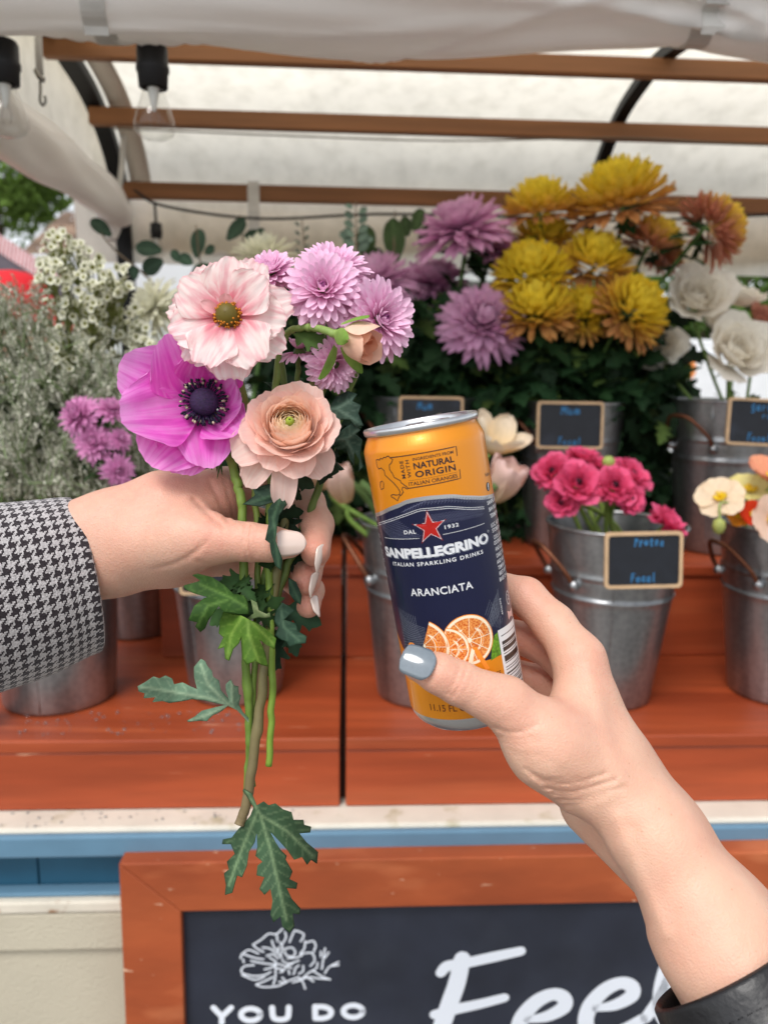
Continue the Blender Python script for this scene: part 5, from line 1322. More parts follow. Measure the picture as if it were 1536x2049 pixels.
for x in (2.8, 5.8):
    for y in (9.75, 11.1):
        mb = MB(); lathe(mb, [(.001, 0), (.2, 0), (.34, .01), (.36, .06), (.36, .16), (.34, .2), (.001, .21)], (x, y + .1, .365), 28, frame3((0, -1, 0))); mb.build('wheel', M_RUBBER, van)
# ---- low hedge and far trees closing the view under the canopy
hd = MB(); g_ = random.Random(9)
for k in range(9000):
    x = g_.uniform(-9, 14); y = g_.uniform(16.5, 18); z = g_.random() ** .7 * (2.9 + .6 * math.sin(x * .9) + .4 * math.sin(x * 2.3)); d = rvec(g_); u = nrm(np.cross(d, rvec(g_))); s = g_.uniform(.14, .3)
    hd.add([(x, y, z) - d * s, (x, y, z) + u * s * .6, (x, y, z) + d * s, (x, y, z) - u * s * .6], [[0, 1, 2, 3]], C(76, 98, 56) * g_.uniform(.5, 1.3))
tag(hd.build('far_trees', M_LEAF, smooth=False), 'far dark green treeline low behind the market', 'treeline', kind='stuff')
# neighbouring white tent roof
tn = thing('market_tent', 'white market tent peak glimpsed behind the white chrysanthemum', 'tent', (-1.6, 6.5, 0))
M_TENT = mat('tent_cloth', C(232, 234, 236), rough=.7, transl=.25)
pk = P(445, 488, 6.4); e = [(-2.6, 5.2), (-.7, 5.2), (-.7, 7.4), (-2.6, 7.4)]
MB().add([pk] + [(x, y, 2.15) for x, y in e] + [(x, y, 1.95) for x, y in e], [[0, 1, 2], [0, 2, 3], [0, 3, 4], [0, 4, 1], [1, 5, 6, 2], [2, 6, 7, 3], [3, 7, 8, 4], [4, 8, 5, 1]]).build('roof', M_TENT, tn, smooth=False)
for x, y in e:
    mb = MB(); tube(mb, [(x, y, 0), (x, y, 2.12)], .025, 8, 1); mb.build('pole', M_BLACK, tn)
# ------------------------------------------------------------------ flowers standing in the buckets
rd = random.Random(33)
def into(px, D, z, s=0.03):
    """A point inside a bucket mouth."""
    y = YR if D > 1.3 else YF
    return np.array([atx(px, y, z) + rd.uniform(-s, s), y + rd.uniform(-s, s), z])
def cut_stem(parent, head, axis, foot, r=.0035, c=C(74, 104, 48), leaves=0, lc=C(40, 66, 36), lsize=(.04, .07)):
    a = nrm(axis); p1 = head - a * .03; mid = (p1 + foot) / 2 - a * .03 + np.array([0, 0, .02])
    pts = [head - a * .005, p1, mid, foot]; mb = MB(); tube(mb, pts, [r * .8, r, r], 7, 6, c); mb.build('stem', M_STEM, parent)
    if leaves:
        cv = catmull(pts, 8); mb = MB()
        for i in range(leaves):
            p = cv[int((.25 + .7 * rd.random()) * (len(cv) - 1))]; d = np.array([rd.gauss(0, 1), rd.gauss(-.35, .8), rd.gauss(.15, .5)])
            add_leaf(mb, rd, p, d, np.array([rd.gauss(0, .4), rd.gauss(-.5, .4), 1]), rd.uniform(*lsize), lc * rd.uniform(.6, 1.3), .35)
        o = mb.build('leaves', M_LEAF, parent); o['kind'] = 'stuff'
def ycol(yel):
    def f(k, T):
        inn = mixc(C(252, 230, 72), C(248, 210, 88), smooth01((k - .3 - yel * .35) / .5)); out = mixc(inn, C(216, 150, 106) if yel > -.3 else C(204, 134, 112), smooth01((k - .6 - yel * .2) / .45))
        return mixc(out * .85, mixc(out, C(236, 200, 90), .25 * (1 - k)), T)
    return f
YL = [5, 10, 16, 21, 26, 30, 33, 35, 36, 34]
G = 'yellow bronze chrysanthemums in a bucket'
for px, py, D, R, ax, yel, lab in [
    (1080, 398, 1.52, 66, (-.1, -.40, 1), .35, 'golden chrysanthemum against the canopy, left one of the top pair'), (1238, 378, 1.50, 90, (-.24, -.34, .95), .30, 'broad golden chrysanthemum, the highest bloom against the canopy'),
    (1087, 466, 1.57, 58, (0, -.5, .85), .45, 'yellow chrysanthemum half hidden just under the left top bloom'), (1064, 535, 1.45, 72, (-.15, -.72, .68), .95, 'brightest lemon yellow chrysanthemum beside the mauve ones'),
    (1190, 512, 1.48, 68, (.1, -.66, .75), .35, 'bronze yellow chrysanthemum in the middle of the yellow bunch'), (1305, 478, 1.50, 60, (.62, -.18, .76), -.35, 'bronze chrysanthemum turned away between the middle and the tall right one'),
    (1424, 448, 1.45, 66, (.86, -.12, .48), -.8, 'reddish bronze chrysanthemum seen from behind on a tall right stem'), (1070, 605, 1.42, 70, (-.1, -.6, .8), .5, 'yellow chrysanthemum lowest left of its bunch with a drooping petal'),
    (1165, 618, 1.45, 56, (.0, -.82, .5), .6, 'small deep yellow chrysanthemum low between two larger ones'), (1264, 610, 1.42, 70, (.45, -.78, .42), .35, 'bronze yellow chrysanthemum at the lower right of its bunch')]:
    D *= .93; ax = A3(ax); h = P(px, py + R * .28 * ax[2], D); t = thing('chrysanthemum', lab, 'flower', into(1143, 1.60, Z2 + .2), G)
    mum_bloom(rd, h, ax, R / FPX * D * 1.10, YL, ycol(yel), rd.uniform(.62, .74), rd.uniform(.145, .175), rd.uniform(.1, .6), rd.uniform(.85, 1.1), 6, 3, rd.uniform(1.3, 1.8), True).build('bloom', M_PETAL, t)
    cut_stem(t, h, ax, into(1143, 1.60, Z2 + .16), .004, leaves=16)
def mcol(lo, hi):
    return lambda k, T: mixc(mixc(hi * .72, lo, k), mixc(hi, lo * 1.12, k * .6), T)
G = 'mauve chrysanthemums in a bucket'
MV, MV2 = C(216, 158, 198), C(240, 198, 226)
for px, py, D, R, ax, lab in [(925, 452, 1.50, 96, (-.22, -.42, .88), 'large mauve chrysanthemum, highest of the mauve bunch'), (990, 492, 1.56, 62, (.4, -.55, .7), 'mauve chrysanthemum tucked behind the yellow blooms'), (752, 560, 1.50, 86, (-.25, -.5, .82), 'mauve chrysanthemum just right of the lilac bouquet heads'),
    (868, 560, 1.60, 72, (0, -.55, .8), 'mauve chrysanthemum in shade behind a tall stem'), (965, 640, 1.44, 84, (.12, -.92, .36), 'open mauve chrysanthemum facing out above the can'), (822, 645, 1.62, 62, (-.1, -.7, .6), 'dim mauve chrysanthemum deep among dark leaves')]:
    D *= .93; ax = A3(ax); h = P(px, py + R * .2 * ax[2], D); t = thing('chrysanthemum', lab, 'flower', into(850, 1.62, Z2 + .2), G)
    mum_bloom(rd, h, ax, R / FPX * D * 1.08, [8, 12, 16, 20, 24, 27, 28, 26], mcol(MV * rd.uniform(.85, 1.08), MV2), rd.uniform(.5, .64), rd.uniform(.16, .2), rd.uniform(.25, .65), rd.uniform(.35, .6), 6, 3, rd.uniform(.5, 1.0)).build('bloom', M_PETAL, t)
    cut_stem(t, h, ax, into(850, 1.62, Z2 + .16), .0045, leaves=18)
G = 'white spider chrysanthemums'
for px, py, D, R, ax, lab in [(530, 520, 1.22, 84, (-.05, -.45, .9), 'creamy white chrysanthemum peeking over the lilac bouquet heads'), (312, 616, 1.08, 74, (-.6, -.75, .3), 'creamy white chrysanthemum left of the pink and white ranunculus')]:
    ax = A3(ax); h = P(px, py, D); t = thing('chrysanthemum', lab, 'flower', into(466, 1.12, Z1 + .25), G)
    mum_bloom(rd, h, ax, R / FPX * D, [8, 12, 16, 20, 24, 24], mcol(C(234, 232, 208), C(244, 242, 222)), .5, .13, .6, .45, 6, 3, .6).build('bloom', M_PETAL, t)
    cut_stem(t, h, ax, into(466, 1.12, Z1 + .25), .004, leaves=10)
G = 'white lisianthus in a bucket'
LC_ = lambda k, T: mixc(mixc(C(240, 224, 198), C(246, 238, 224), k), C(250, 246, 236), T)
PCL = lambda k, T: mixc(C(206, 140, 112), C(190, 130, 110), T)
for px, py, D, R, ax, lab, cf in [(1396, 594, 1.50, 66, (-.1, -.9, .35), 'white ruffled lisianthus, the upper full bloom', LC_), (1482, 590, 1.57, 48, (.1, -.4, .9), 'cream lisianthus in half shade beside the upper full bloom', LC_), (1472, 702, 1.42, 74, (.1, -.92, .3), 'white ruffled lisianthus, the largest and lowest bloom', LC_),
    (1322, 692, 1.50, 46, (-.3, -.6, -.2), 'drooping cream lisianthus beside the yellow bunch', LC_), (1442, 640, 1.57, 40, (0, -.6, .6), 'cream lisianthus half hidden between two white blooms', LC_), (1530, 630, 1.5, 34, (.3, -.7, .4), 'dusty pink lisianthus at the right photo edge', PCL)]:
    D *= .92; ax = A3(ax); h = P(px, py, D); t = thing('lisianthus', lab, 'flower', into(1462, 1.58, Z2 + .2), G)
    rose_bloom(rd, h - nrm(ax) * .02, ax, R / FPX * D * 1.0, 24, cf, .72, .06).build('bloom', M_PETAL, t)
    cut_stem(t, h - nrm(ax) * .02, (0, 0, 1), into(1462, 1.58, Z2 + .2), .003, C(112, 140, 70), 4, C(86, 112, 60), (.02, .035))
G = 'pale tulips in the middle bucket'
def tulip(h, ax, R, op, c1, c2):
    mb = MB(); M = frame3(ax)
    for i in range(6):
        V, F, T, S = petal(R * 2.3, R * 1.55, 9, 7, 1.35 - op * (.55 if i % 2 else .8), .35 - op * .5, .16, .02, 2, .5, .5, 2.0, rd.uniform(0, 6))
        mb.add(setpetal(V, M, h, i * math.pi / 3 + rd.uniform(-.1, .1), R * .22), F, mixc(c1, c2, T) * rd.uniform(.95, 1.05))
    return mb
for px, py, D, R, ax, op, c1, c2, lab in [(692, 1005, 1.06, 34, (-.25, -.35, .9), .25, C(206, 176, 130), C(228, 196, 186), 'blush tulip between the bouquet and the can'), (980, 905, 1.10, 36, (.35, -.5, .7), .8, C(226, 196, 140), C(232, 218, 198), 'wide open cream tulip right of the can'), (985, 1000, 1.06, 40, (.4, -.4, .8), .3, C(214, 190, 150), C(232, 198, 192), 'blush pink tulip low beside the can'), (655, 975, 1.12, 30, (-.5, -.3, .7), .35, C(206, 176, 130), C(222, 196, 180), 'pale tulip hidden behind the peach ranunculus petals'), (905, 905, 1.14, 34, (0, -.3, 1), .5, C(226, 196, 140), C(232, 218, 198), 'cream tulip hidden behind the top of the can')]:
    ax = A3(ax); h = P(px, py, D); t = thing('tulip', lab, 'flower', into(850, 1.1, Z1 + .2), G)
    tulip(h, ax, R / FPX * D, op, c1, c2).build('bloom', M_PETAL, t); cut_stem(t, h, ax, into(850, 1.10, Z1 + .19, .04), .004, C(120, 150, 72))
    mb = MB(); V, F, T, S = petal(.16, .03, 9, 5, 1.2, -.5, .3, 0, 2, .6, .4, 1.6); mb.add(setpetal(V, np.eye(3), into(850, 1.08, Z1 + .19), rd.uniform(0, 6.3), .03), F, C(110, 138, 84)); mb.build('leaf', M_LEAF, t)
G = 'hot pink ranunculus in a bucket'
HP1, HP2 = C(204, 44, 96), C(230, 96, 138)
for px, py, D, R, ax, lab in [(1104, 940, 1.08, 40, (-.35, -.85, .45), 'hot pink ranunculus at the left end of its bunch'), (1158, 962, 1.03, 46, (-.05, -.92, .4), 'hot pink ranunculus with a dark eye, nearest in its bunch'), (1168, 906, 1.12, 36, (.1, -.4, .9), 'deep pink ranunculus highest at the back of its bunch'), (1232, 968, 1.03, 42, (.0, -.9, .42), 'vivid rose pink ranunculus in the middle of its bunch'), (1268, 945, 1.07, 42, (.35, -.7, .6), 'pink ranunculus at the upper right of its bunch'),
    (1122, 1005, 1.04, 32, (-.4, -.8, -.1), 'pink ranunculus drooping low on the left of its bunch'), (1266, 998, 1.03, 32, (.3, -.9, .05), 'small pink ranunculus low on the right of its bunch'), (1347, 1040, 1.03, 42, (.55, -.45, .55), 'lone pink ranunculus hanging over the rim above its chalk tag'), (1205, 925, 1.10, 26, (.2, -.5, .8), 'small half open pink ranunculus between larger ones')]:
    ax = A3(ax); h = P(px, py, D); t = thing('ranunculus', lab, 'flower', into(1232, 1.1, Z1 + .2), G); R *= D / FPX
    mb = rose_bloom(rd, h - nrm(ax) * R * .45, ax, R * .9, 22, lambda k, T: mixc(mixc(HP1, HP2, k), HP2 * 1.05, T * .6), 1.1, .06)
    for k in range(46):
        a = rd.uniform(0, 6.3); V, F, T, S = petal(R * .8, R * .28, 4, 3, rd.uniform(-.5, .9), -.1, .2, wb=.5, pk=.6); mb.add(setpetal(V, frame3(ax), h - nrm(ax) * R * .4, a, R * .25), F, mixc(HP1, HP2, T) * rd.uniform(.8, 1.15))
    mb.build('bloom', M_PETAL, t)
    mb = MB(); lathe(mb, [(R * .16, -.004), (R * .16, .0), (.0002, R * .1)], h, 12, frame3(ax), C(48, 18, 30)); mb.build('eye', M_STEM, t)
    f = into(1232, 1.1, Z1 + .19, .045); cut_stem(t, h - nrm(ax) * R * .4, ax, f, .0036, C(134, 158, 78))
t = thing('ranunculus_bud', 'green bud with a pink tip among the hot pink ranunculus', 'flower bud', into(1232, 1.1, Z1 + .2), G)
h = P(1217, 925, 1.06); mb = MB(); lathe(mb, [(.0005, -.009), (.006, -.006), (.009, 0), (.007, .006), (.0005, .010)], h, 14, frame3((.2, -.4, .9)), C(150, 164, 84)); mb.build('bud', M_STEM, t)
cut_stem(t, h, (.1, 0, 1), into(1232, 1.1, Z1 + .19), .002, C(134, 158, 78))
G = 'iceland poppies in a bucket'
for px, py, D, R, ax, op, c, lab in [(1440, 998, 1.04, 46, (-.35, -.75, .55), .95, C(236, 214, 184), 'creamy poppy with a yellow centre leaning left over its rim'), (1500, 985, 1.08, 46, (-.1, -.6, .8), .75, C(230, 222, 150), 'pale yellow poppy behind the creamy one'), (1545, 965, 1.06, 62, (.1, -.5, .8), .55, C(234, 160, 126), 'peach poppy at the right photo edge'), (1506, 1030, 1.04, 28, (-.2, -.9, .3), .6, C(214, 62, 30), 'orange red poppy low in the poppy bucket'), (1540, 1040, 1.02, 50, (.1, -.9, .1), .7, C(238, 206, 184), 'blush poppy over the front rim at the right edge'), (1478, 1032, 1.05, 24, (-.3, -.8, .2), .7, C(226, 150, 40), 'small orange poppy low against the rim')]:
    ax = A3(ax); h = P(px, py, D); t = thing('poppy', lab, 'flower', into(1580, 1.12, Z1 + .2), G); M = frame3(ax); R *= D / FPX
    mb = MB()
    for i in range(5):
        V, F, T, S = petal(R * 1.05, R * 1.35, 9, 9, 1.1 - op, -.15, .10, .05, 3, .3, .8, 2.6, rd.uniform(0, 6), notch=.05, spade=.3); mb.add(setpetal(V, M, h, i * 1.2566 + .3, R * .05, .001 * (i % 2)), F, mixc(c * .95, c, T))
    mb.build('bloom', M_PETAL, t)
    mb = MB()
    for i in range(50):
        a = rd.uniform(0, 6.3); d = M @ np.array([math.cos(a) * .6, math.sin(a) * .6, .6]); tube(mb, [h, h + d * R * rd.uniform(.3, .48)], [.0005, .0011], 4, 1, C(214, 178, 30))
    mb.build('stamens', M_STEM, t)['kind'] = 'stuff'
    cut_stem(t, h, ax, into(1580, 1.12, Z1 + .2, .05), .0022, C(140, 158, 84))
t = thing('poppy_bud', 'nodding green poppy bud below the creamy poppy', 'flower bud', into(1580, 1.12, Z1 + .2), G)
h = P(1438, 1052, 1.02); mb = MB(); lathe(mb, [(.0005, -.012), (.006, -.009), (.0085, -.001), (.007, .007), (.0005, .011)], h, 14, None, C(150, 156, 84)); mb.build('bud', M_STEM, t)
mb = MB(); tube(mb, [h + [0, 0, .008], h + [.006, .01, .03], P(1500, 1030, 1.06), into(1540, 1.1, Z1 + .22, .01)], .0016, 6, 6, C(140, 156, 90)); mb.build('stem', M_STEM, t)
G = 'small pink chrysanthemums by the sleeve'
for px, py, R, ax, lab in [(160, 832, 44, (-.35, -.85, .3), 'small pink chrysanthemum, the leftmost above the houndstooth sleeve'), (190, 886, 42, (0, -.95, .2), 'small pink chrysanthemum facing out nearest above the sleeve'), (222, 822, 34, (.35, -.5, .7), 'small pink chrysanthemum against the magenta anemone'), (237, 942, 34, (.5, -.8, -.1), 'small pink chrysanthemum lowest, over the wrist'), (240, 880, 26, (.6, -.5, .3), 'small pink chrysanthemum half hidden behind the anemone petals')]:
    D = .87; ax = A3(ax); h = P(px, py, D); t = thing('chrysanthemum', lab, 'flower', into(150, 1.06, Z1 + .25), G)
    mum_bloom(rd, h, ax, R / FPX * D * 1.05, [6, 10, 14, 17, 19, 20], mcol(C(214, 140, 190), C(232, 170, 212)), .55, .2, .3, .5, 5, 3, .9).build('bloom', M_PETAL, t)
    cut_stem(t, h, ax, into(180, 1.05, Z1 + .24), .0022, leaves=9, lsize=(.02, .035))

# ---- statice: a cloud of tiny pale bracts on grey green stems
def top_of(px): return np.interp(px, [-60, 0, 60, 110, 170, 240, 300, 350], [560, 572, 590, 608, 660, 740, 818, 892])
sg, stx = MB(), MB(); nsp = 2900
for k in range(nsp):
    px = rd.uniform(-70, 345); ty = top_of(px); py = ty + (1010 - ty) * rd.random() ** .8; dep = rd.uniform(.90, 1.16)
    if px > 250 and py > 960: continue
    p = P(px, py, dep); d = nrm([rd.gauss((px - 120) / 900, .45), rd.gauss(-.25, .4), rd.gauss(.8, .4)]); sd_ = nrm(np.cross(d, rvec(rd))); L = rd.uniform(.018, .034)
    w_ = rd.uniform(.0006, .001)
    stx.add([p - d * .02 - sd_ * w_, p - d * .02 + sd_ * w_, p + d * L + sd_ * w_ * .5, p + d * L - sd_ * w_ * .5], [[0, 1, 2, 3]], C(104, 122, 78) * rd.uniform(.7, 1.3))
    fac = rd.uniform(.7, 1.1); nb = rd.randint(10, 15)
    for i in range(nb):
        f = i / nb; q_ = p + d * L * f; b = nrm(sd_ * (1 if i % 2 else -1) + d * 1.0 + rvec(rd) * .35); u = nrm(np.cross(b, rvec(rd))); s = rd.uniform(.0040, .0070)
        c = mixc(C(176, 180, 158), C(234, 231, 216), rd.random()) * fac
        sg.add([q_, q_ + b * s * .5 + u * s * .26, q_ + b * s * 1.1, q_ + b * s * .5 - u * s * .26], [[0, 1, 2, 3]], c)
st_t = thing('statice_bunch', 'big airy bunch of grey white statice behind the houndstooth sleeve', 'flower bunch', into(100, 1.06, Z1 + .2))
sg.build('bracts', M_PETAL, st_t, smooth=False)['kind'] = 'stuff'; 
for k in range(150):
    px = rd.uniform(-40, 320); py = top_of(px) + rd.uniform(10, 120); h = P(px, py, rd.uniform(.92, 1.14)); tube(stx, [h, (h * .5 + into(110, 1.06, Z1 + .24) * .5) + [0, 0, .03], into(110, 1.06, Z1 + .24, .05)], [.0008, .0016], 5, 5, C(88, 100, 66) * rd.uniform(.6, 1.1))
stx.build('stems', M_STEM, st_t)['kind'] = 'stuff'
lf = MB()
for k in range(260):
    px = rd.uniform(-40, 330); py = rd.uniform(max(top_of(px) + 60, 720), 1060); add_leaf(lf, rd, P(px, py, rd.uniform(1.0, 1.18)), rvec(rd), rvec(rd), rd.uniform(.02, .045), C(44, 60, 34))
lf.build('leaves', M_LEAF, st_t)['kind'] = 'stuff'
# ---- waxflower sprays: each little flower a part
mb = MB()
for i in range(5):
    V, F, T, S = petal(1, .95, 5, 5, .35, -.2, .12, 0, 2, .5, .55, 2.4); mb.add(setpetal(V, np.eye(3), np.zeros(3), i * 1.2566, .12), F, mixc(C(204, 204, 140), C(240, 239, 222), smooth01(T * 1.6)))
lathe(mb, [(.42, .02), (.36, .16), (.2, .12), (.01, .1)], (0, 0, 0), 10, None, C(112, 112, 30))
WAX = mb.mesh('flower', M_PETAL)
for n_, (cl, lab) in enumerate([([(118, 500, 34), (150, 520, 34), (100, 545, 30), (185, 545, 30)], 'cream waxflower spray standing tallest before the shingle roof'), ([(130, 590, 40), (175, 610, 40), (215, 590, 30)], 'cream waxflower spray beside the red cap'), ([(235, 560, 30), (215, 640, 36), (262, 650, 34), (285, 680, 28)], 'cream waxflower spray leaning toward the bouquet'), ([(140, 690, 44), (240, 720, 40), (290, 745, 34), (190, 660, 36)], 'cream waxflower spray lowest over the grey statice')]):
    t = thing('waxflower_spray', lab, 'flower spray', into(150, 1.06, Z1 + .2), 'cream waxflower sprays'); sm = MB(); root = into(150, 1.06, Z1 + .24, .02)
    for cx_, cy_, cr_ in cl:
        dd = rd.uniform(.92, 1.0); hub = P(cx_ + 10, cy_ + cr_ * 1.6, dd + .02); tube(sm, [hub, (hub + root) / 2 + [0, 0, .03], root], [.0012, .002], 6, 6, C(110, 116, 62))
        for i in range(26):
            a, r_ = rd.uniform(0, 6.3), cr_ * rd.random() ** .5; h = P(cx_ + r_ * math.cos(a), cy_ + 1.15 * r_ * math.sin(a), dd + rd.uniform(-.02, .02)); tube(sm, [hub, (hub + h) / 2 + rvec(rd) * .004, h], [.0009, .0007], 5, 4, C(124, 130, 70))
            ax = nrm([rd.gauss(-.05, .5), rd.gauss(-.8, .35), rd.gauss(.35, .5)]); s = rd.uniform(.0048, .0070); M = frame3(ax) @ rotz(rd.uniform(0, 6))
            o = bpy.data.objects.new('flower', WAX); col.objects.link(o); o.parent = t; o.matrix_parent_inverse = Matrix.Translation(-Vector(t['_base'])); W = Matrix.Identity(4)
            for p_ in range(3):
                for q_ in range(3): W[p_][q_] = float(M[p_, q_] * s)
                W[p_][3] = float(h[p_])
            o.matrix_basis = W
    sm.build('stems', M_STEM, t)['kind'] = 'stuff'
# ---- eucalyptus
def euc(label, pts, D, leaves, c):
    """pts: stem pixels; leaves: (px, py, half length px, direction degrees, roundness)."""
    t = thing('eucalyptus_sprig', label, 'eucalyptus', P(*pts[-1], D), 'eucalyptus sprigs among the flowers')
    mb = MB(); tube(mb, [P(x, y, D) for x, y in pts], [.0012, .0022], 6, 6, C(112, 96, 76)); mb.build('stem', M_STEM, t)
    for x, y, l, a, w in leaves:
        L = 2 * l / FPX * D; V, F, T, S = petal(L, L * w, 9, 7, .0, rd.uniform(-.5, .3), .10, 0, 2, .25, .55, 2.0)
        d = nrm([math.cos(math.radians(a)), rd.uniform(-.25, .25), math.sin(math.radians(a))]); nv = nrm(np.array([rd.uniform(-.3, .3), -1, rd.uniform(0, .6)])); nv = nrm(nv - d * (nv @ d))
        M = np.stack([np.cross(d, nv), d, nv], 1); k = np.exp(-(S / .12) ** 2); o = MB().add(V @ M.T + P(x, y, D) - d * L / 2, F, mixc(c, c * 1.7, k * .6) * rd.uniform(.8, 1.2)).build('leaf', M_LEAF, t)
EU = C(58, 78, 62); EU2 = C(104, 124, 110)
euc('eucalyptus sprig left of the rear black canopy post', [(190, 450), (230, 500), (300, 560), (360, 640)], 1.25, [(202, 455, 24, 140, .62), (298, 500, 26, 175, .75), (306, 532, 24, 205, .75), (270, 545, 14, 90, .8)], EU)
euc('eucalyptus sprig with upright leaves behind the pink ranunculus', [(392, 450), (400, 520), (420, 590), (440, 660)], 1.25, [(396, 485, 30, 84, .5), (404, 540, 22, 200, .7), (372, 520, 16, 150, .8), (352, 512, 14, 120, .7), (420, 500, 13, 30, .7)], EU * 1.25)
euc('eucalyptus sprig behind the creamy chrysanthemum over the bouquet', [(480, 430), (488, 490), (500, 560), (510, 640)], 1.3, [(474, 460, 28, 48, .6), (512, 478, 24, 165, .7), (520, 470, 15, 60, .7)], EU)
euc('silvery eucalyptus twig rising over the lilac blooms', [(712, 402), (712, 450), (716, 520), (740, 620)], 1.4, [(712 + (14 if i % 2 else -14), 412 + 9 * i, 9 + i * .6, 40 if i % 2 else 140, .7) for i in range(11)] + [(690, 470, 12, 170, .7), (735, 480, 12, 20, .7)], EU2)
euc('broad leaved eucalyptus sprig left of the highest mauve bloom', [(790, 420), (788, 480), (790, 560), (800, 680)], 1.42, [(788, 480, 42, 95, .55), (732, 484, 32, 85, .62), (836, 440, 24, 70, .6), (812, 452, 20, 100, .6), (760, 520, 26, 110, .55), (850, 470, 22, 60, .6)], C(64, 84, 50))
euc('thin eucalyptus twig just above the lilac blooms', [(604, 440), (610, 500), (618, 560)], 1.38, [(604 + (9 if i % 2 else -9), 448 + 9 * i, 6, 40 if i % 2 else 140, .5) for i in range(8)], EU2 * .7)
# ---- dark greenery filling the rear row
for lab, px0, px1, py0, py1, D0, D1, n_ in [('dark green leaf mass around the mauve chrysanthemum stems', 520, 990, 610, 850, 1.36, 1.62, 1300), ('dark green leaf mass under the yellow chrysanthemums', 985, 1350, 640, 850, 1.36, 1.60, 1000), ('dark green leaves low between the buckets and the rear step', 380, 1340, 850, 1090, 1.46, 1.66, 2000)]:
    mb = MB()
    for k in range(n_): add_leaf(mb, rd, P(rd.uniform(px0, px1), rd.uniform(py0, py1), rd.uniform(D0, D1)), (rd.gauss(0, 1), rd.gauss(-.3, .6), rd.gauss(.1, .8)), (rd.gauss(0, .6), rd.gauss(-.6, .4), 1), rd.uniform(.03, .08), (C(36, 62, 36) if rd.random() > .14 else C(86, 108, 54)) * rd.uniform(.45, 1.3), .35)
    tag(mb.build('foliage', M_LEAF), lab, 'foliage', kind='stuff')
t = thing('mum_leaf', 'three lobed dark leaf hanging right of the yellow chrysanthemums', 'leaf', P(1345, 620, 1.42))
mb = MB(); add_leaf(mb, rd, P(1335, 590, 1.42), (.1, -.2, -1), (.2, -1, .2), .085, C(44, 76, 52), .1); add_leaf(mb, rd, P(1335, 600, 1.42), (.5, -.1, -.5), (.2, -1, .2), .06, C(40, 70, 48), .1); add_leaf(mb, rd, P(1335, 600, 1.42), (-.5, -.1, -.6), (.2, -1, .2), .055, C(40, 70, 48), .1); mb.build('blade', M_LEAF, t)
mb = MB(); tube(mb, [P(1330, 560, 1.43), P(1336, 600, 1.42), P(1345, 640, 1.42)], .0015, 6, 4, C(90, 110, 60)); mb.build('stalk', M_STEM, t)
# ------------------------------------------------------------------ the bouquet in the hand
BG = 'flowers in the hand-held bouquet'
def one(parent, name, V, F, c, m=M_PETAL, uv=None):
    if uv is not None: uv = np.stack([uv[1] * (.25 + .75 * uv[0]) + rg.uniform(-40, 40), uv[0] + rg.uniform(-9, 9)], 1)
    return MB().add(V, F, c, uv).build(name, m, parent)
STM_G, STM_L, STM_P = C(86, 108, 48), C(112, 136, 60), C(112, 104, 70)
def stem(parent, pts, r, c=STM_G, c2=None, name='stem', k=7):
    mb = MB(); rs_ = random.Random(len(pts) * 7 + int(pts[0][0])); r = np.atleast_1d(r)
    pp = catmull([P(*p) for p in pts], k); rr = np.interp(np.linspace(0, 1, len(pp)), np.linspace(0, 1, len(r)), r) if len(r) > 1 else np.full(len(pp), r[0])
    rr = .87 * rr * np.array([1 + rs_.uniform(-.05, .05) + (.20 if rs_.random() < .08 and 3 < i_ < len(rr) - 4 else 0) for i_, _ in enumerate(rr)]); pp = pp + np.array([[rs_.gauss(0, .00022) for _ in range(3)] for _ in pp])
    tube(mb, pp, rr, 10, 3, c, c2); return mb.build(name, M_STEM, parent)
rg = random.Random(21)
# ---- pink and white butterfly ranunculus
t = thing('ranunculus', 'flat open pink and white ranunculus with brown centre in the held bouquet', 'flower', P(497, 1500, .415), BG)
ctr, axs = P(458, 634, .391), A3(nrm((-.06, -1, .10))); M = frame3(axs)
def bcol(T, S, sd):
    r = np.random.RandomState(sd); base = mixc(C(238, 144, 158), C(250, 230, 226), smooth01((T - .18) / .52))
    st = .5 + .5 * np.sin(S * 9 + r.uniform(0, 6)) * np.sin(S * 23 + r.uniform(0, 6)); st = st * np.clip(1.5 * T, 0, 1)
    c = mixc(base, C(250, 240, 234), np.clip(st * 1.1 - .25, 0, .8)); bl = np.clip(np.sin(S * 5 + T * 7 + r.uniform(0, 6)) - .55, 0, 1) * 1.5
    return mixc(mixc(c, C(228, 130, 150), bl * .55), C(236, 170, 176), np.clip((T - .94) * 10, 0, .6))
specs = []   # azimuth (deg, 0 = up in the picture, clockwise), length mm, width mm, elevation, curl, layer depth
for az, L, W, e0, cu, h in [(4, 27, 29, .50, -.35, 0), (50, 26, 27, .42, -.10, .9), (96, 28, 28, .30, -.30, -.3), (146, 29, 31, .36, -.42, .4), (200, 28, 28, .34, -.30, .9), (248, 28, 30, .34, -.12, 0), (304, 27, 29, .44, -.30, .5),
                            (28, 30, 26, .16, -.05, -1.6), (74, 31, 27, .08, -.25, -2), (122, 31, 28, .12, -.3, -2), (174, 30, 33, .10, -.45, -2.4), (226, 29, 27, .06, -.2, -2.4), (278, 30, 27, .10, -.05, -2), (330, 28, 27, .2, -.15, -1.8)]:
    sd = len(specs); specs.append(1)
    V, F, T, S = petal(L / 1000, W / 1000, 17, 21, e0 + rg.uniform(-.05, .05), cu, .06, .035, 2.0 + rg.random(), .16, .86, 3.0, rg.uniform(0, 6), notch=.06, spade=.34)
    V[:, 2] += .0007 * np.sin(S * 19 + sd) * np.clip(T * 3 - 2, 0, 1) + .0002 * np.sin(S * 13 + sd)
    one(t, 'petal', setpetal(V, M, ctr, -math.radians(az), .0032, h / 1000), F, bcol(T, S, sd), M_PETB, (T, S))
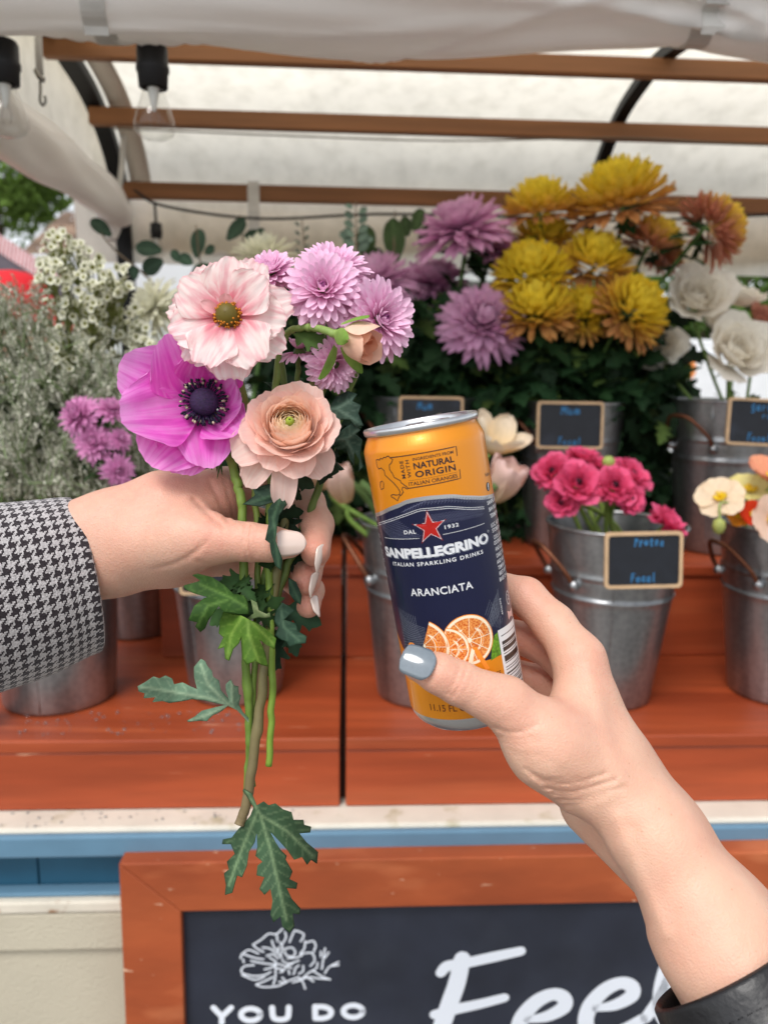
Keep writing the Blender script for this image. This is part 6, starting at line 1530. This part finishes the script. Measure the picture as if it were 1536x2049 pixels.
for az, L, W in ((-5, 8, 7), (290, 12, 6)):
    V, F, T, S = petal(L / 1000, W / 1000, 8, 7, .9, -.6, .15, .03, 2, .4)
    one(t, 'petal', setpetal(V, M, ctr, -math.radians(az), .004, .001), F, mixc(C(236, 150, 160), C(244, 200, 200), T))
mb = MB(); lathe(mb, [(.0062, -.001), (.0062, .003), (.0052, .0062), (.003, .0078), (.0002, .0082)], ctr, 24, M, C(98, 84, 24)); mb.build('centre', M_STEM, t)
mb = MB()
for k in range(60):
    a = rg.uniform(0, 6.3); e = rg.uniform(.1, .9); d = np.array([math.cos(a) * math.cos(e), math.sin(a) * math.cos(e), math.sin(e)])
    p0 = ctr + M @ (d * [.0055, .0055, .004] + [0, 0, .001]); p1 = ctr + M @ (d * [.0078, .0078, .0068] + [0, 0, .0012]); tube(mb, [p0, p1], [.0003, .0006], 5, 1, C(150, 84, 20), C(196, 120, 26))
mb.build('stamens', M_STEM, t)['kind'] = 'stuff'
stem(t, [(463, 650, .397), (474, 720, .410), (490, 800, .420), (506, 950, .424), (516, 1100, .4215), (512, 1280, .418), (500, 1480, .416), (493, 1590, .415)], [.0018, .0021, .0022], C(120, 128, 66), C(104, 132, 54))

# ---- magenta anemone
t = thing('anemone', 'large open magenta anemone with a dark purple centre in the bouquet', 'flower', P(490, 1560, .415), BG)
ctr, axs = P(408, 806, .408), A3(nrm((.26, -.95, .10))); M = frame3(axs)
def acol(T, S, w=0.):
    v = .5 + .5 * np.sin(S * 26) * np.sin(S * 11 + 1)
    c = mixc(C(240, 62, 202), C(238, 124, 218), np.clip((T - .1) * 1.0 + w, 0, 1)); c = mixc(c, C(242, 172, 232), np.clip((T - .75) * 2, 0, .5) + .22 * v * T)
    return mixc(C(176, 30, 150), c, np.clip(T * 5, 0, 1))
for i, (az, L, W, e0, cu, cup, h, r0) in enumerate([(332, 37, 42, .55, -.02, .10, -2.5, 5), (292, 43, 46, .36, -.05, .09, -3.4, 5), (258, 41, 42, .42, -.12, .10, -1.8, 5), (222, 39, 44, .22, -.25, .07, -3.8, 5), (12, 30, 36, .72, .25, .12, -3, 6), (52, 22, 30, .85, .55, .16, -3.4, 7.5), (96, 21, 30, .80, .55, .16, -3.8, 8), (140, 25, 30, .62, .45, .12, -3, 7.5), (180, 31, 34, .34, -.15, .08, -3.4, 6), (203, 36, 38, .22, -.35, .06, -4.4, 5)]):
    V, F, T, S = petal(L / 1000, W / 1000, 19, 19, e0, cu, cup, .016, 1.6 + rg.random(), .34, .66, 2.3, rg.uniform(0, 6), notch=.025, spade=.42)
    V[:, 2] += .0005 * np.sin(S * 11 + i + 2 * T) * np.clip(T * 2, 0, 1) + .0009 * np.sin(S * 5 + 3 * T + 2 * i) * T + .00025 * np.sin(S * 33 + i)
    one(t, 'petal', setpetal(V, M, ctr, -math.radians(az), r0 / 1000, h / 1000 - .002), F, acol(T, S, rg.uniform(-.1, .2)), M_PETA, (T, S))
mb = MB(); lathe(mb, [(.0064, -.003), (.0075, .001), (.0075, .0035), (.0062, .0062), (.0038, .0076), (.0002, .0081)], ctr, 30, M, C(44, 22, 62))
mb.build('centre', mat('anemone_eye', C(44, 22, 62), rough=.75, noise=(900, .4), bump=(1600, .8, .0006)), t)
mb = MB(); m2 = MB()
for k in range(120):
    a = rg.uniform(0, 6.3); L = rg.uniform(.0092, .0130); z = rg.uniform(.0012, .005)
    d = np.array([math.cos(a), math.sin(a), 0]); p0 = ctr + M @ (d * .0066 + [0, 0, z * .4]); p1 = ctr + M @ (d * L + [0, 0, z]); tube(mb, [p0, p1], .0003, 5, 1, C(40, 26, 60))
    s = .0008; c = C(26, 22, 44) if rg.random() < .68 else C(176, 164, 140)
    tube(m2, [p1 - M @ (d * s * .9), p1, p1 + M @ (d * s * 1.1)], [s * .5, s, s * .4], 6, 1, c)
mb.build('filaments', M_STEM, t)['kind'] = 'stuff'; m2.build('anthers', M_STEM, t)['kind'] = 'stuff'
stem(t, [(424, 826, .414), (448, 880, .418), (470, 950, .417), (484, 1020, .4155), (488, 1150, .414), (492, 1330, .414), (499, 1450, .414), (503, 1575, .414)], [.0026, .0030, .0028, .0024], STM_L, C(98, 124, 50))
mb = MB()
for k in range(34):
    a = rg.uniform(0, 6.3); p0 = P(450 + rg.uniform(-14, 14), 886 + rg.uniform(-8, 8), .4225 + rg.uniform(-.003, .004)); d = nrm([rg.gauss(-.1, .8), rg.gauss(-.2, .5), rg.gauss(-.55, .5)])
    L = rg.uniform(.009, .018)
    for s in (-1, 0, 1):
        d2 = nrm(d + s * .45 * nrm(np.cross(d, (0, 1, .2)))); V, F, T, S = petal(L * (1 - .25 * abs(s)), .0026, 5, 3, 0, .3, .1, wb=.5, pk=.4, tip=1.5)
        mb.add(setpetal(V, frame3(np.cross(d2, rvec(rg)), d2) if abs(d2[2]) < .99 else np.eye(3), p0 + d2 * L * .35, rg.uniform(0, 6)), F, C(70, 96, 40) * rg.uniform(.7, 1.3))
mb.build('collar_leaf', M_LEAF, t)['kind'] = 'stuff'

# ---- peach ranunculus
t = thing('ranunculus', 'full peach ranunculus with layered petals and green heart in the bouquet', 'flower', P(540, 1530, .415), BG)
ctr, axs = P(580, 846, .396), A3(nrm((.06, -.93, .36))); M = frame3(axs)
def pcol(f, T):
    c = mixc(C(196, 204, 104), C(252, 232, 198), smooth01((f - .06) / .2)); c = mixc(c, C(253, 222, 200), smooth01((f - .35) / .35)); c = mixc(c, C(251, 216, 206), smooth01((f - .75) / .25))
    return mixc(np.tile(c, (len(T), 1)), np.asarray(c) * .95 + C(250, 224, 210) * .08, T)
NP = 84
for i in range(NP):
    f = (i + .5) / NP; az = i * 2.39996 + rg.uniform(-.15, .15)
    r0 = .0012 + .0126 * f ** .85; L = .0040 + .0140 * f ** .8; W = .0050 + .0198 * f ** .75
    e0 = 1.50 - .10 * f - .75 * max(0, f - .78) / .22; cu = 1.25 * (1 - f) ** 1.1 + .14 - .35 * max(0, f - .85) / .15
    V, F, T, S = petal(L, W, 11, 15, e0, cu, -.0, .018 * f, 2.5, .7, .7, 3.2, rg.uniform(0, 6), notch=.04 + .03 * f, spade=.34)
    rad = max(r0, .0025); a = V[:, 0] / rad * .82                      # wrap each petal round the heart
    yy = V[:, 1] + rad
    V = np.stack([np.sin(a) * yy, np.cos(a) * yy, V[:, 2] + .0014 * np.sin(S * 4 + i) * T * f], 1)
    one(t, 'petal', setpetal(V * .93, M, ctr, az, 0, -.0085 + .0045 * (1 - f)), F, pcol(f, T), M_PETP, (T, S))
for az, L, W, e0, cu in [(186, 39, 15, -.1, -.75), (246, 29, 24, .12, -.7), (142, 26, 22, .05, -.5), (220, 34, 17, -.1, -.65), (286, 20, 20, .55, -.2), (112, 20, 20, .5, -.2), (30, 17, 20, .8, -.1), (335, 17, 20, .8, -.1), (75, 18, 20, .7, -.1), (170, 23, 22, .25, -.5), (205, 21, 20, .35, -.5), (262, 22, 20, .35, -.3)]:
    V, F, T, S = petal(L / 1000, W / 1000, 14, 13, e0, cu, .10, .02, 2, .5, .7, 2.8, rg.uniform(0, 6), notch=.03, spade=.2)
    one(t, 'petal', setpetal(V * .93, M, ctr, -math.radians(az), .0072, -.0092), F, pcol(1, T) * rg.uniform(.95, 1.04), M_PETP, (T, S))
mb = MB(); lathe(mb, [(.0005, .004), (.0018, .0035), (.0024, .001), (.002, -.004)], ctr, 14, M, C(150, 168, 60)); mb.build('centre', M_STEM, t)
stem(t, [(576, 862, .402), (560, 930, .410), (545, 1000, .414), (537, 1100, .4155), (541, 1250, .413), (545, 1380, .412), (538, 1532, .411)], [.0026, .0026, .0024, .0022], STM_L, C(118, 146, 54))

# ---- peach ranunculus bud
t = thing('ranunculus_bud', 'small peach flower bud with green sepals beside the lilac chrysanthemums', 'flower bud', P(590, 700, .41), BG)
ctr = P(688, 672, .388); axs = A3(nrm((.80, -.42, -.42))); M = frame3(axs)
for i in range(9):
    f = i / 8; V, F, T, S = petal(.0160 + .004 * f, .013 + .006 * f, 9, 9, 1.35 - .1 * f, .35, 0, .01, 2, .6, .55, 2.6, rg.uniform(0, 6))
    rad = .0030 + .0062 * f; a = V[:, 0] / rad * .8; yy = V[:, 1] * .55 + rad * np.sin(np.clip(T * 2.2 + .5, 0, np.pi / 2)) ; V = np.stack([np.sin(a) * yy, np.cos(a) * yy, V[:, 2]], 1)
    one(t, 'petal', setpetal(V, M, ctr, i * 2.4, 0, .001 * (1 - f)), F, mixc(C(244, 220, 198), mixc(C(236, 166, 132), C(248, 208, 184), f), smooth01(T * 1.2)))
for az, L, e0, cu in ((20, 15, .9, .35), (150, 16, .25, -.35), (270, 14, .8, .3), (85, 13, .9, .3), (210, 14, .7, .2)):
    V, F, T, S = petal(L / 820, .0085, 9, 5, e0, cu, .14, 0, 2, .5, .4, 1.7)
    one(t, 'sepal', setpetal(V, M, ctr, math.radians(az), .0066, -.0015), F, mixc(C(140, 168, 84), C(112, 148, 60), T), M_LEAF)
stem(t, [(688, 672, .389), (665, 666, .392), (635, 657, .397), (603, 656, .402), (575, 668, .408), (556, 720, .414), (548, 860, .421), (540, 1000, .4225), (533, 1120, .421), (530, 1230, .419)], [.0028, .0022, .0020, .0022, .0024, .0024], C(142, 168, 92), STM_G)
mb = MB(); add_leaf(mb, rg, P(585, 668, .404), (1, -.2, -.25), (0, -1, .4), .020, C(70, 96, 44), .2); mb.build('leaf', M_LEAF, t)

# ---- lilac chrysanthemums: every floret a petal
PET = []
for k, (L, W, e0, cu) in enumerate([(1, .27, .0, -.35), (1, .27, .0, .05), (1, .28, .0, .45), (1, .28, .0, .9), (1, .28, 0, 1.35)]):
    V, F, T, S = petal(L, W, 9, 7, e0, cu, .2, 0, 2, .40, .72, 3.4, spade=.22)
    mb = MB(); mb.add(V, F, mixc(C(230, 156, 198), C(247, 208, 232), smooth01(T * 1.15))); PET.append(mb.mesh('petal', M_PETAL))
V, F, T, S = petal(1, .34, 7, 5, 0, 1.2, .22, 0, 2, .42, .66, 2.6); mb = MB(); mb.add(V, F, mixc(C(158, 70, 132), C(204, 126, 184), T)); PET_IN = mb.mesh('petal', M_PETAL)
def mumhead(parent, px, py, D, axis, R, rings, seed, facing=0.):
    g_ = random.Random(seed); M = frame3(A3(axis)); c = P(px, py, D)
    b = bpy.data.objects.new('bloom', None); b.empty_display_size = .01; col.objects.link(b); b['_base'] = [float(x) for x in c]; b.location = c
    adopt(b, parent)
    mb = MB(); lathe(mb, [(.0005, -R * .42), (R * .16, -R * .38), (R * .34, -R * .20), (R * .36, -.002), (R * .22, R * .12), (.0005, R * .16)], c, 18, M, C(84, 104, 56)); mb.build('base', M_STEM, b)
    nR = len(rings)
    for k, (n, L, e, mi, r0, h) in enumerate(rings):
        for i in range(n):
            az = 2 * math.pi * (i + .5 * (k % 2)) / n + g_.uniform(-.10, .10); el = e + g_.uniform(-.12, .12); s = L * R * g_.uniform(.9, 1.08)
            o = bpy.data.objects.new('petal', PET_IN if mi < 0 else PET[mi])
            Rm = M @ rotz(az) @ np.array([[1, 0, 0], [0, math.cos(el), -math.sin(el)], [0, math.sin(el), math.cos(el)]])
            pos = c + M @ rotz(az) @ np.array([0, r0 * R, h * R])
            W = Matrix.Identity(4)
            for a in range(3):
                for q_ in range(3): W[a][q_] = float(Rm[a, q_] * s * (g_.uniform(.92, 1.1) if q_ == 0 else 1))
                W[a][3] = float(pos[a])
            col.objects.link(o); o.parent = b; o.matrix_parent_inverse = Matrix.Translation(-Vector(c)); o.matrix_basis = W
    return b
R1 = [(24, .94, -.22, 0, .12, -.07), (25, .93, .0, 1, .12, -.02), (23, .88, .24, 1, .12, .02), (21, .78, .46, 1, .12, .05), (17, .64, .68, 2, .11, .08), (13, .50, .88, 2, .10, .10), (10, .36, 1.05, 3, .08, .12), (9, .26, 1.15, -1, .07, .12), (5, .20, 1.35, -1, .03, .14)]
t = thing('chrysanthemum', 'lilac chrysanthemum spray with the fullest facing bloom atop the held bouquet', 'flower', P(480, 1640, .41), BG)
mumhead(t, 647, 580, .402, (.02, -1, .22), .0205, R1, 1)
mumhead(t, 668, 540, .420, (.15, -.62, .80), .0200, R1, 2)
mumhead(t, 668, 728, .412, (.42, -.55, -.30), .0155, R1[:6], 5)
stem(t, [(650, 600, .410), (634, 680, .414), (622, 780, .420), (600, 880, .4245), (577, 1000, .4245), (552, 1150, .417), (530, 1330, .412), (512, 1480, .410), (494, 1600, .409), (480, 1650, .409)], [.0018, .0024, .0029, .0031, .0031], C(104, 116, 62), C(120, 104, 76))
stem(t, [(668, 552, .425), (655, 660, .426), (630, 800, .426), (604, 900, .426)], [.0016, .0022], C(98, 118, 60), None, 'side_stem')
stem(t, [(662, 728, .416), (652, 770, .420), (625, 830, .425)], [.0015, .0018], C(98, 118, 60), None, 'side_stem')
t = thing('chrysanthemum', 'lilac chrysanthemum half hidden behind the pink and white ranunculus', 'flower', P(550, 1200, .42), BG)
mumhead(t, 540, 548, .420, (-.15, -.70, .70), .0165, R1, 3)
mumhead(t, 599, 702, .414, (.0, -.35, 1.0), .0115, R1[:1] + R1[4:], 6)
stem(t, [(545, 565, .425), (560, 700, .428), (575, 850, .429), (560, 1000, .427), (545, 1120, .422), (540, 1230, .419)], [.0016, .0024, .0026], C(98, 118, 60))
stem(t, [(599, 705, .417), (596, 740, .420), (585, 830, .427)], [.0014, .0018], C(98, 118, 60), None, 'side_stem')
t = thing('chrysanthemum', 'lilac chrysanthemum facing away to the right edge of the held bouquet', 'flower', P(545, 1230, .42), BG)
mumhead(t, 758, 640, .408, (.62, -.76, .05), .0215, R1, 4)
stem(t, [(748, 652, .414), (722, 720, .418), (690, 800, .424), (655, 920, .427), (618, 1030, .426), (575, 1130, .422), (548, 1220, .419)], [.0018, .0024, .0026], C(98, 118, 60))
stem(t, [(700, 700, .428), (686, 760, .426), (665, 850, .427), (640, 960, .428)], [.0012, .0018], C(98, 118, 60), None, 'side_stem')

# ---- the big lobed leaves, traced as outlines with their own bend
def big_leaf(parent, pts, sc, off, dfun, c1, c2, ribs, step=3.6):
    pl = np.array([(off[0] + x / sc, off[1] + y / sc) for x, y in pts])
    n_ = len(pl); lo, hi = pl.min(0), pl.max(0)
    GX, GY = [q_.ravel() for q_ in np.meshgrid(np.arange(lo[0], hi[0], step), np.arange(lo[1], hi[1], step))]
    GX = GX + np.random.RandomState(1).uniform(-.2, .2, len(GX)) * step; ins = np.zeros(len(GX), bool); dm = np.full(len(GX), 1e9)
    for i in range(n_):
        a, b = pl[i], pl[(i + 1) % n_]; ab = b - a
        if a[1] != b[1]: ins ^= ((a[1] > GY) != (b[1] > GY)) & (GX < ab[0] * (GY - a[1]) / ab[1] + a[0])
        t_ = np.clip(((GX - a[0]) * ab[0] + (GY - a[1]) * ab[1]) / (ab @ ab + 1e-9), 0, 1); dm = np.minimum(dm, np.hypot(GX - a[0] - t_ * ab[0], GY - a[1] - t_ * ab[1]))
    inn = np.stack([GX, GY], 1)[ins & (dm > step * .4)]
    P2 = [Vector(p) for p in pl] + [Vector(p) for p in inn]
    r_ = delaunay_2d_cdt(P2, [(i, (i + 1) % n_) for i in range(n_)], [list(range(n_))], 1, 1e-4)
    X = np.array([(v.x, v.y) for v in r_[0]]); vein = np.full(len(X), 1e9); along = np.zeros(len(X))
    for rb in ribs:
        q_ = np.array([(off[0] + x / sc, off[1] + y / sc) for x, y in rb])
        for a, b in zip(q_[:-1], q_[1:]):
            t_ = np.clip(((X - a) @ (b - a)) / ((b - a) @ (b - a)), 0, 1); dd_ = np.linalg.norm(X - a - t_[:, None] * (b - a), axis=1); al_ = np.linalg.norm(a) + t_ * np.linalg.norm(b - a); along = np.where(dd_ < vein, al_, along); vein = np.minimum(vein, dd_)
    k = np.maximum(np.exp(-(vein / 2.6) ** 2), .42 * np.clip(np.cos((along - .9 * vein) * 2 * np.pi / 22) * 6 - 4.6, 0, 1) * (vein < 34))
    V = np.array([P(x, y, dfun(x, y) + .0020 * min(1., v / 40) - .00025 * kk) for (x, y), v, kk in zip(X, vein, k)])
    rs = np.random.RandomState(len(pts)); cc = mixc(c1, c2, k * .75) * (1 + .10 * np.sin(X[:, :1] * .03 + X[:, 1:] * .021) + rs.uniform(-.05, .05, (len(X), 1)))
    o = MB().add(V, [list(f) for f in r_[2]], cc).build('leaf', M_LEAF, parent)
    s_ = o.modifiers.new('s', 'SOLIDIFY'); s_.thickness = .0005
    return o
mumA = [o for o in bpy.data.objects if o.name == 'chrysanthemum'][0]
Z5 = (2.561, (260, 1100))
big_leaf(mumA, [(585, 1225), (625, 1250), (650, 1310), (685, 1290), (710, 1310), (745, 1300), (780, 1330), (825, 1345), (835, 1385), (885, 1385), (890, 1410), (925, 1420), (920, 1450), (865, 1455), (900, 1500), (960, 1550), (955, 1610), (925, 1590), (905, 1615), (880, 1575), (840, 1590), (805, 1540), (760, 1490), (720, 1450), (745, 1500), (770, 1540), (800, 1570), (795, 1590), (830, 1650), (815, 1690), (855, 1710), (850, 1740), (800, 1735), (825, 1790), (870, 1840), (865, 1870), (830, 1865), (840, 1930), (815, 1965), (780, 1930), (770, 1880), (735, 1910), (720, 1870), (730, 1800), (720, 1740), (690, 1770), (665, 1740), (690, 1680), (650, 1670), (655, 1620), (680, 1600), (645, 1570), (655, 1520), (650, 1450), (640, 1500), (610, 1550), (600, 1620), (575, 1680), (550, 1670), (525, 1760), (490, 1770), (495, 1720), (485, 1660), (510, 1640), (500, 1600), (540, 1560), (520, 1510), (475, 1510), (480, 1485), (525, 1475), (560, 1430), (590, 1400), (620, 1360), (635, 1320), (600, 1260), (580, 1235)],
         *Z5, lambda x, y: .404 - .012 * ((y - 1600) / 240) + .000002 * (x - 530) ** 2 + .004 * math.sin((y - 1600) * .02), C(62, 88, 62), C(128, 152, 112), [[(600, 1240), (670, 1360), (720, 1540), (760, 1720), (800, 1900)], [(670, 1360), (800, 1440), (930, 1570)], [(655, 1340), (590, 1500), (510, 1720)]])
big_leaf(mumA, [(40, 700), (75, 680), (120, 650), (150, 660), (180, 645), (215, 660), (225, 690), (270, 680), (310, 700), (345, 715), (330, 650), (330, 600), (365, 560), (385, 570), (400, 600), (420, 620), (425, 650), (455, 670), (465, 720), (500, 760), (510, 780), (490, 720), (490, 690), (515, 665), (530, 695), (553, 700), (555, 740), (567, 745), (555, 790), (575, 830), (625, 885), (630, 915), (600, 880), (550, 825), (500, 800), (470, 825), (420, 850), (395, 878), (360, 875), (300, 882), (295, 875), (335, 855), (370, 825), (430, 810), (490, 795), (440, 785), (380, 770), (320, 765), (270, 775), (200, 785), (165, 775), (115, 780), (130, 755), (70, 760), (75, 735), (45, 725)],
         *Z5, lambda x, y: .410 - .016 * (500 - x) / 220 + .003 * math.sin(x * .04), C(104, 132, 108), C(160, 182, 150), [[(620, 900), (510, 795), (400, 760), (230, 730), (60, 705)], [(500, 790), (400, 690), (365, 590)], [(500, 800), (400, 845), (310, 878)], [(520, 780), (520, 690)]])
big_leaf(mumA, [(275, 185), (360, 160), (320, 130), (345, 122), (420, 140), (480, 180), (530, 230), (580, 235), (600, 260), (610, 330), (560, 330), (480, 320), (455, 290), (440, 310), (400, 360), (385, 400), (360, 420), (335, 390), (345, 370), (300, 360), (330, 290), (380, 250), (400, 245), (330, 225), (285, 205)],
         *Z5, lambda x, y: .400 - .010 * (500 - x) / 130 + .004 * math.sin(y * .05), C(52, 84, 34), C(96, 130, 62), [[(605, 300), (500, 240), (360, 180)], [(500, 260), (400, 290), (350, 380)]])
big_leaf(mumA, [(480, 320), (540, 330), (575, 340), (650, 380), (700, 410), (750, 455), (740, 510), (700, 490), (660, 460), (690, 530), (705, 600), (670, 590), (640, 570), (600, 590), (580, 560), (575, 440), (560, 480), (530, 510), (510, 570), (490, 560), (485, 500), (450, 510), (480, 450), (455, 430), (460, 370)],
         *Z5, lambda x, y: .399 - .008 * (y - 1220) / 100 + .004 * math.sin(x * .06), C(82, 118, 40), C(130, 160, 72), [[(600, 330), (610, 440), (660, 580)], [(580, 340), (520, 440), (500, 560)], [(620, 370), (740, 490)]])
big_leaf(mumA, [(780, 270), (850, 310), (820, 330), (790, 360), (850, 380), (860, 420), (905, 445), (900, 480), (850, 485), (820, 500), (800, 470), (770, 460), (745, 440), (760, 400), (740, 370), (745, 320)],
         *Z5, lambda x, y: .408 - .004 * math.sin(y * .04), C(44, 70, 54), C(80, 108, 84), [[(770, 290), (790, 400), (870, 470)]])
big_leaf(mumA, [(620, 255), (650, 270), (660, 310), (700, 330), (715, 320), (720, 345), (690, 350), (660, 345), (620, 358), (600, 350), (635, 325)], *Z5, lambda x, y: .398, C(110, 128, 84), C(140, 150, 108), [[(700, 340), (620, 280)]], 3.)
mumC = [o for o in bpy.data.objects if o.name == 'chrysanthemum.002'][0]
Z4 = (2.477, (220, 460))
big_leaf(mumC, [(1060, 900), (1090, 880), (1120, 830), (1180, 800), (1225, 815), (1200, 850), (1245, 870), (1230, 910), (1255, 970), (1215, 975), (1190, 940), (1150, 940), (1110, 960), (1090, 930)], *Z4, lambda x, y: .418 - .006 * math.sin(y * .03 + x * .02), C(52, 74, 62), C(100, 124, 108), [[(1060, 900), (1140, 880), (1220, 830)], [(1120, 885), (1240, 960)]])
big_leaf(mumC, [(1080, 1040), (1110, 1050), (1150, 990), (1200, 955), (1240, 990), (1215, 1010), (1250, 1040), (1240, 1110), (1255, 1170), (1230, 1200), (1235, 1140), (1210, 1100), (1210, 1170), (1185, 1130), (1170, 1080), (1130, 1090)], *Z4, lambda x, y: .419 - .007 * math.sin(y * .025), C(58, 82, 70), C(106, 130, 114), [[(1090, 1045), (1180, 1030), (1235, 985)], [(1170, 1035), (1240, 1180)]])
ZH = (2.194, (0, 900))
big_leaf(mumC, [(1065, 240), (1120, 200), (1110, 170), (1180, 150), (1230, 160), (1240, 200), (1260, 240), (1225, 290), (1215, 340), (1210, 400), (1240, 480), (1235, 530), (1210, 510), (1190, 450), (1185, 410), (1165, 395), (1180, 330), (1175, 270), (1200, 230), (1140, 250)], *ZH, lambda x, y: .401 - .016 * smooth01((y - 1000) / 60), C(34, 56, 42), C(70, 98, 72), [[(1240, 190), (1200, 300), (1225, 520)], [(1230, 190), (1080, 240)]])
big_leaf(mumC, [(1265, 560), (1300, 580), (1325, 640), (1320, 680), (1290, 660), (1270, 630)], *ZH, lambda x, y: .412, C(36, 60, 46), C(70, 98, 72), [[(1270, 570), (1315, 670)]], 3.)
mb = MB()
for k in range(14):
    p = P(rg.uniform(540, 568), rg.uniform(940, 1150), rg.uniform(.419, .432)); add_leaf(mb, rg, p, (rg.gauss(.5, .5), rg.gauss(-.1, .3), rg.gauss(-.2, .6)), rvec(rg), rg.uniform(.012, .022), C(32, 52, 34))
for k in range(26):
    p = P(rg.uniform(520, 720), rg.uniform(760, 960), rg.uniform(.421, .432)); add_leaf(mb, rg, p, (rg.gauss(.4, .5), rg.gauss(-.1, .3), rg.gauss(0, .6)), rvec(rg), rg.uniform(.014, .024), C(38, 58, 40))
for k in range(20):
    x_, y_ = rg.uniform(478, 560), rg.uniform(1120, 1270)
    add_leaf(mb, rg, P(x_, y_, rg.uniform(.405, .424)), A3((rg.gauss(.2 if x_ > 525 else -.3, .6), rg.gauss(-.1, .3), rg.gauss(-.4, .5))), A3((rg.gauss(0, .5), -1, rg.gauss(.3, .4))), rg.uniform(.012, .024), C(44, 70, 36) * rg.uniform(.7, 1.4))
for k in range(3):
    add_leaf(mb, rg, P(rg.uniform(556, 575), rg.uniform(1215, 1280), rg.uniform(.418, .432)), A3((rg.gauss(.5, .5), rg.gauss(-.1, .3), rg.gauss(-.5, .4))), A3((rg.gauss(0, .5), -1, rg.gauss(.3, .4))), rg.uniform(.016, .026), C(38, 62, 44) * rg.uniform(.7, 1.3))
mb.build('small_leaves', M_LEAF, mumC)['kind'] = 'stuff'
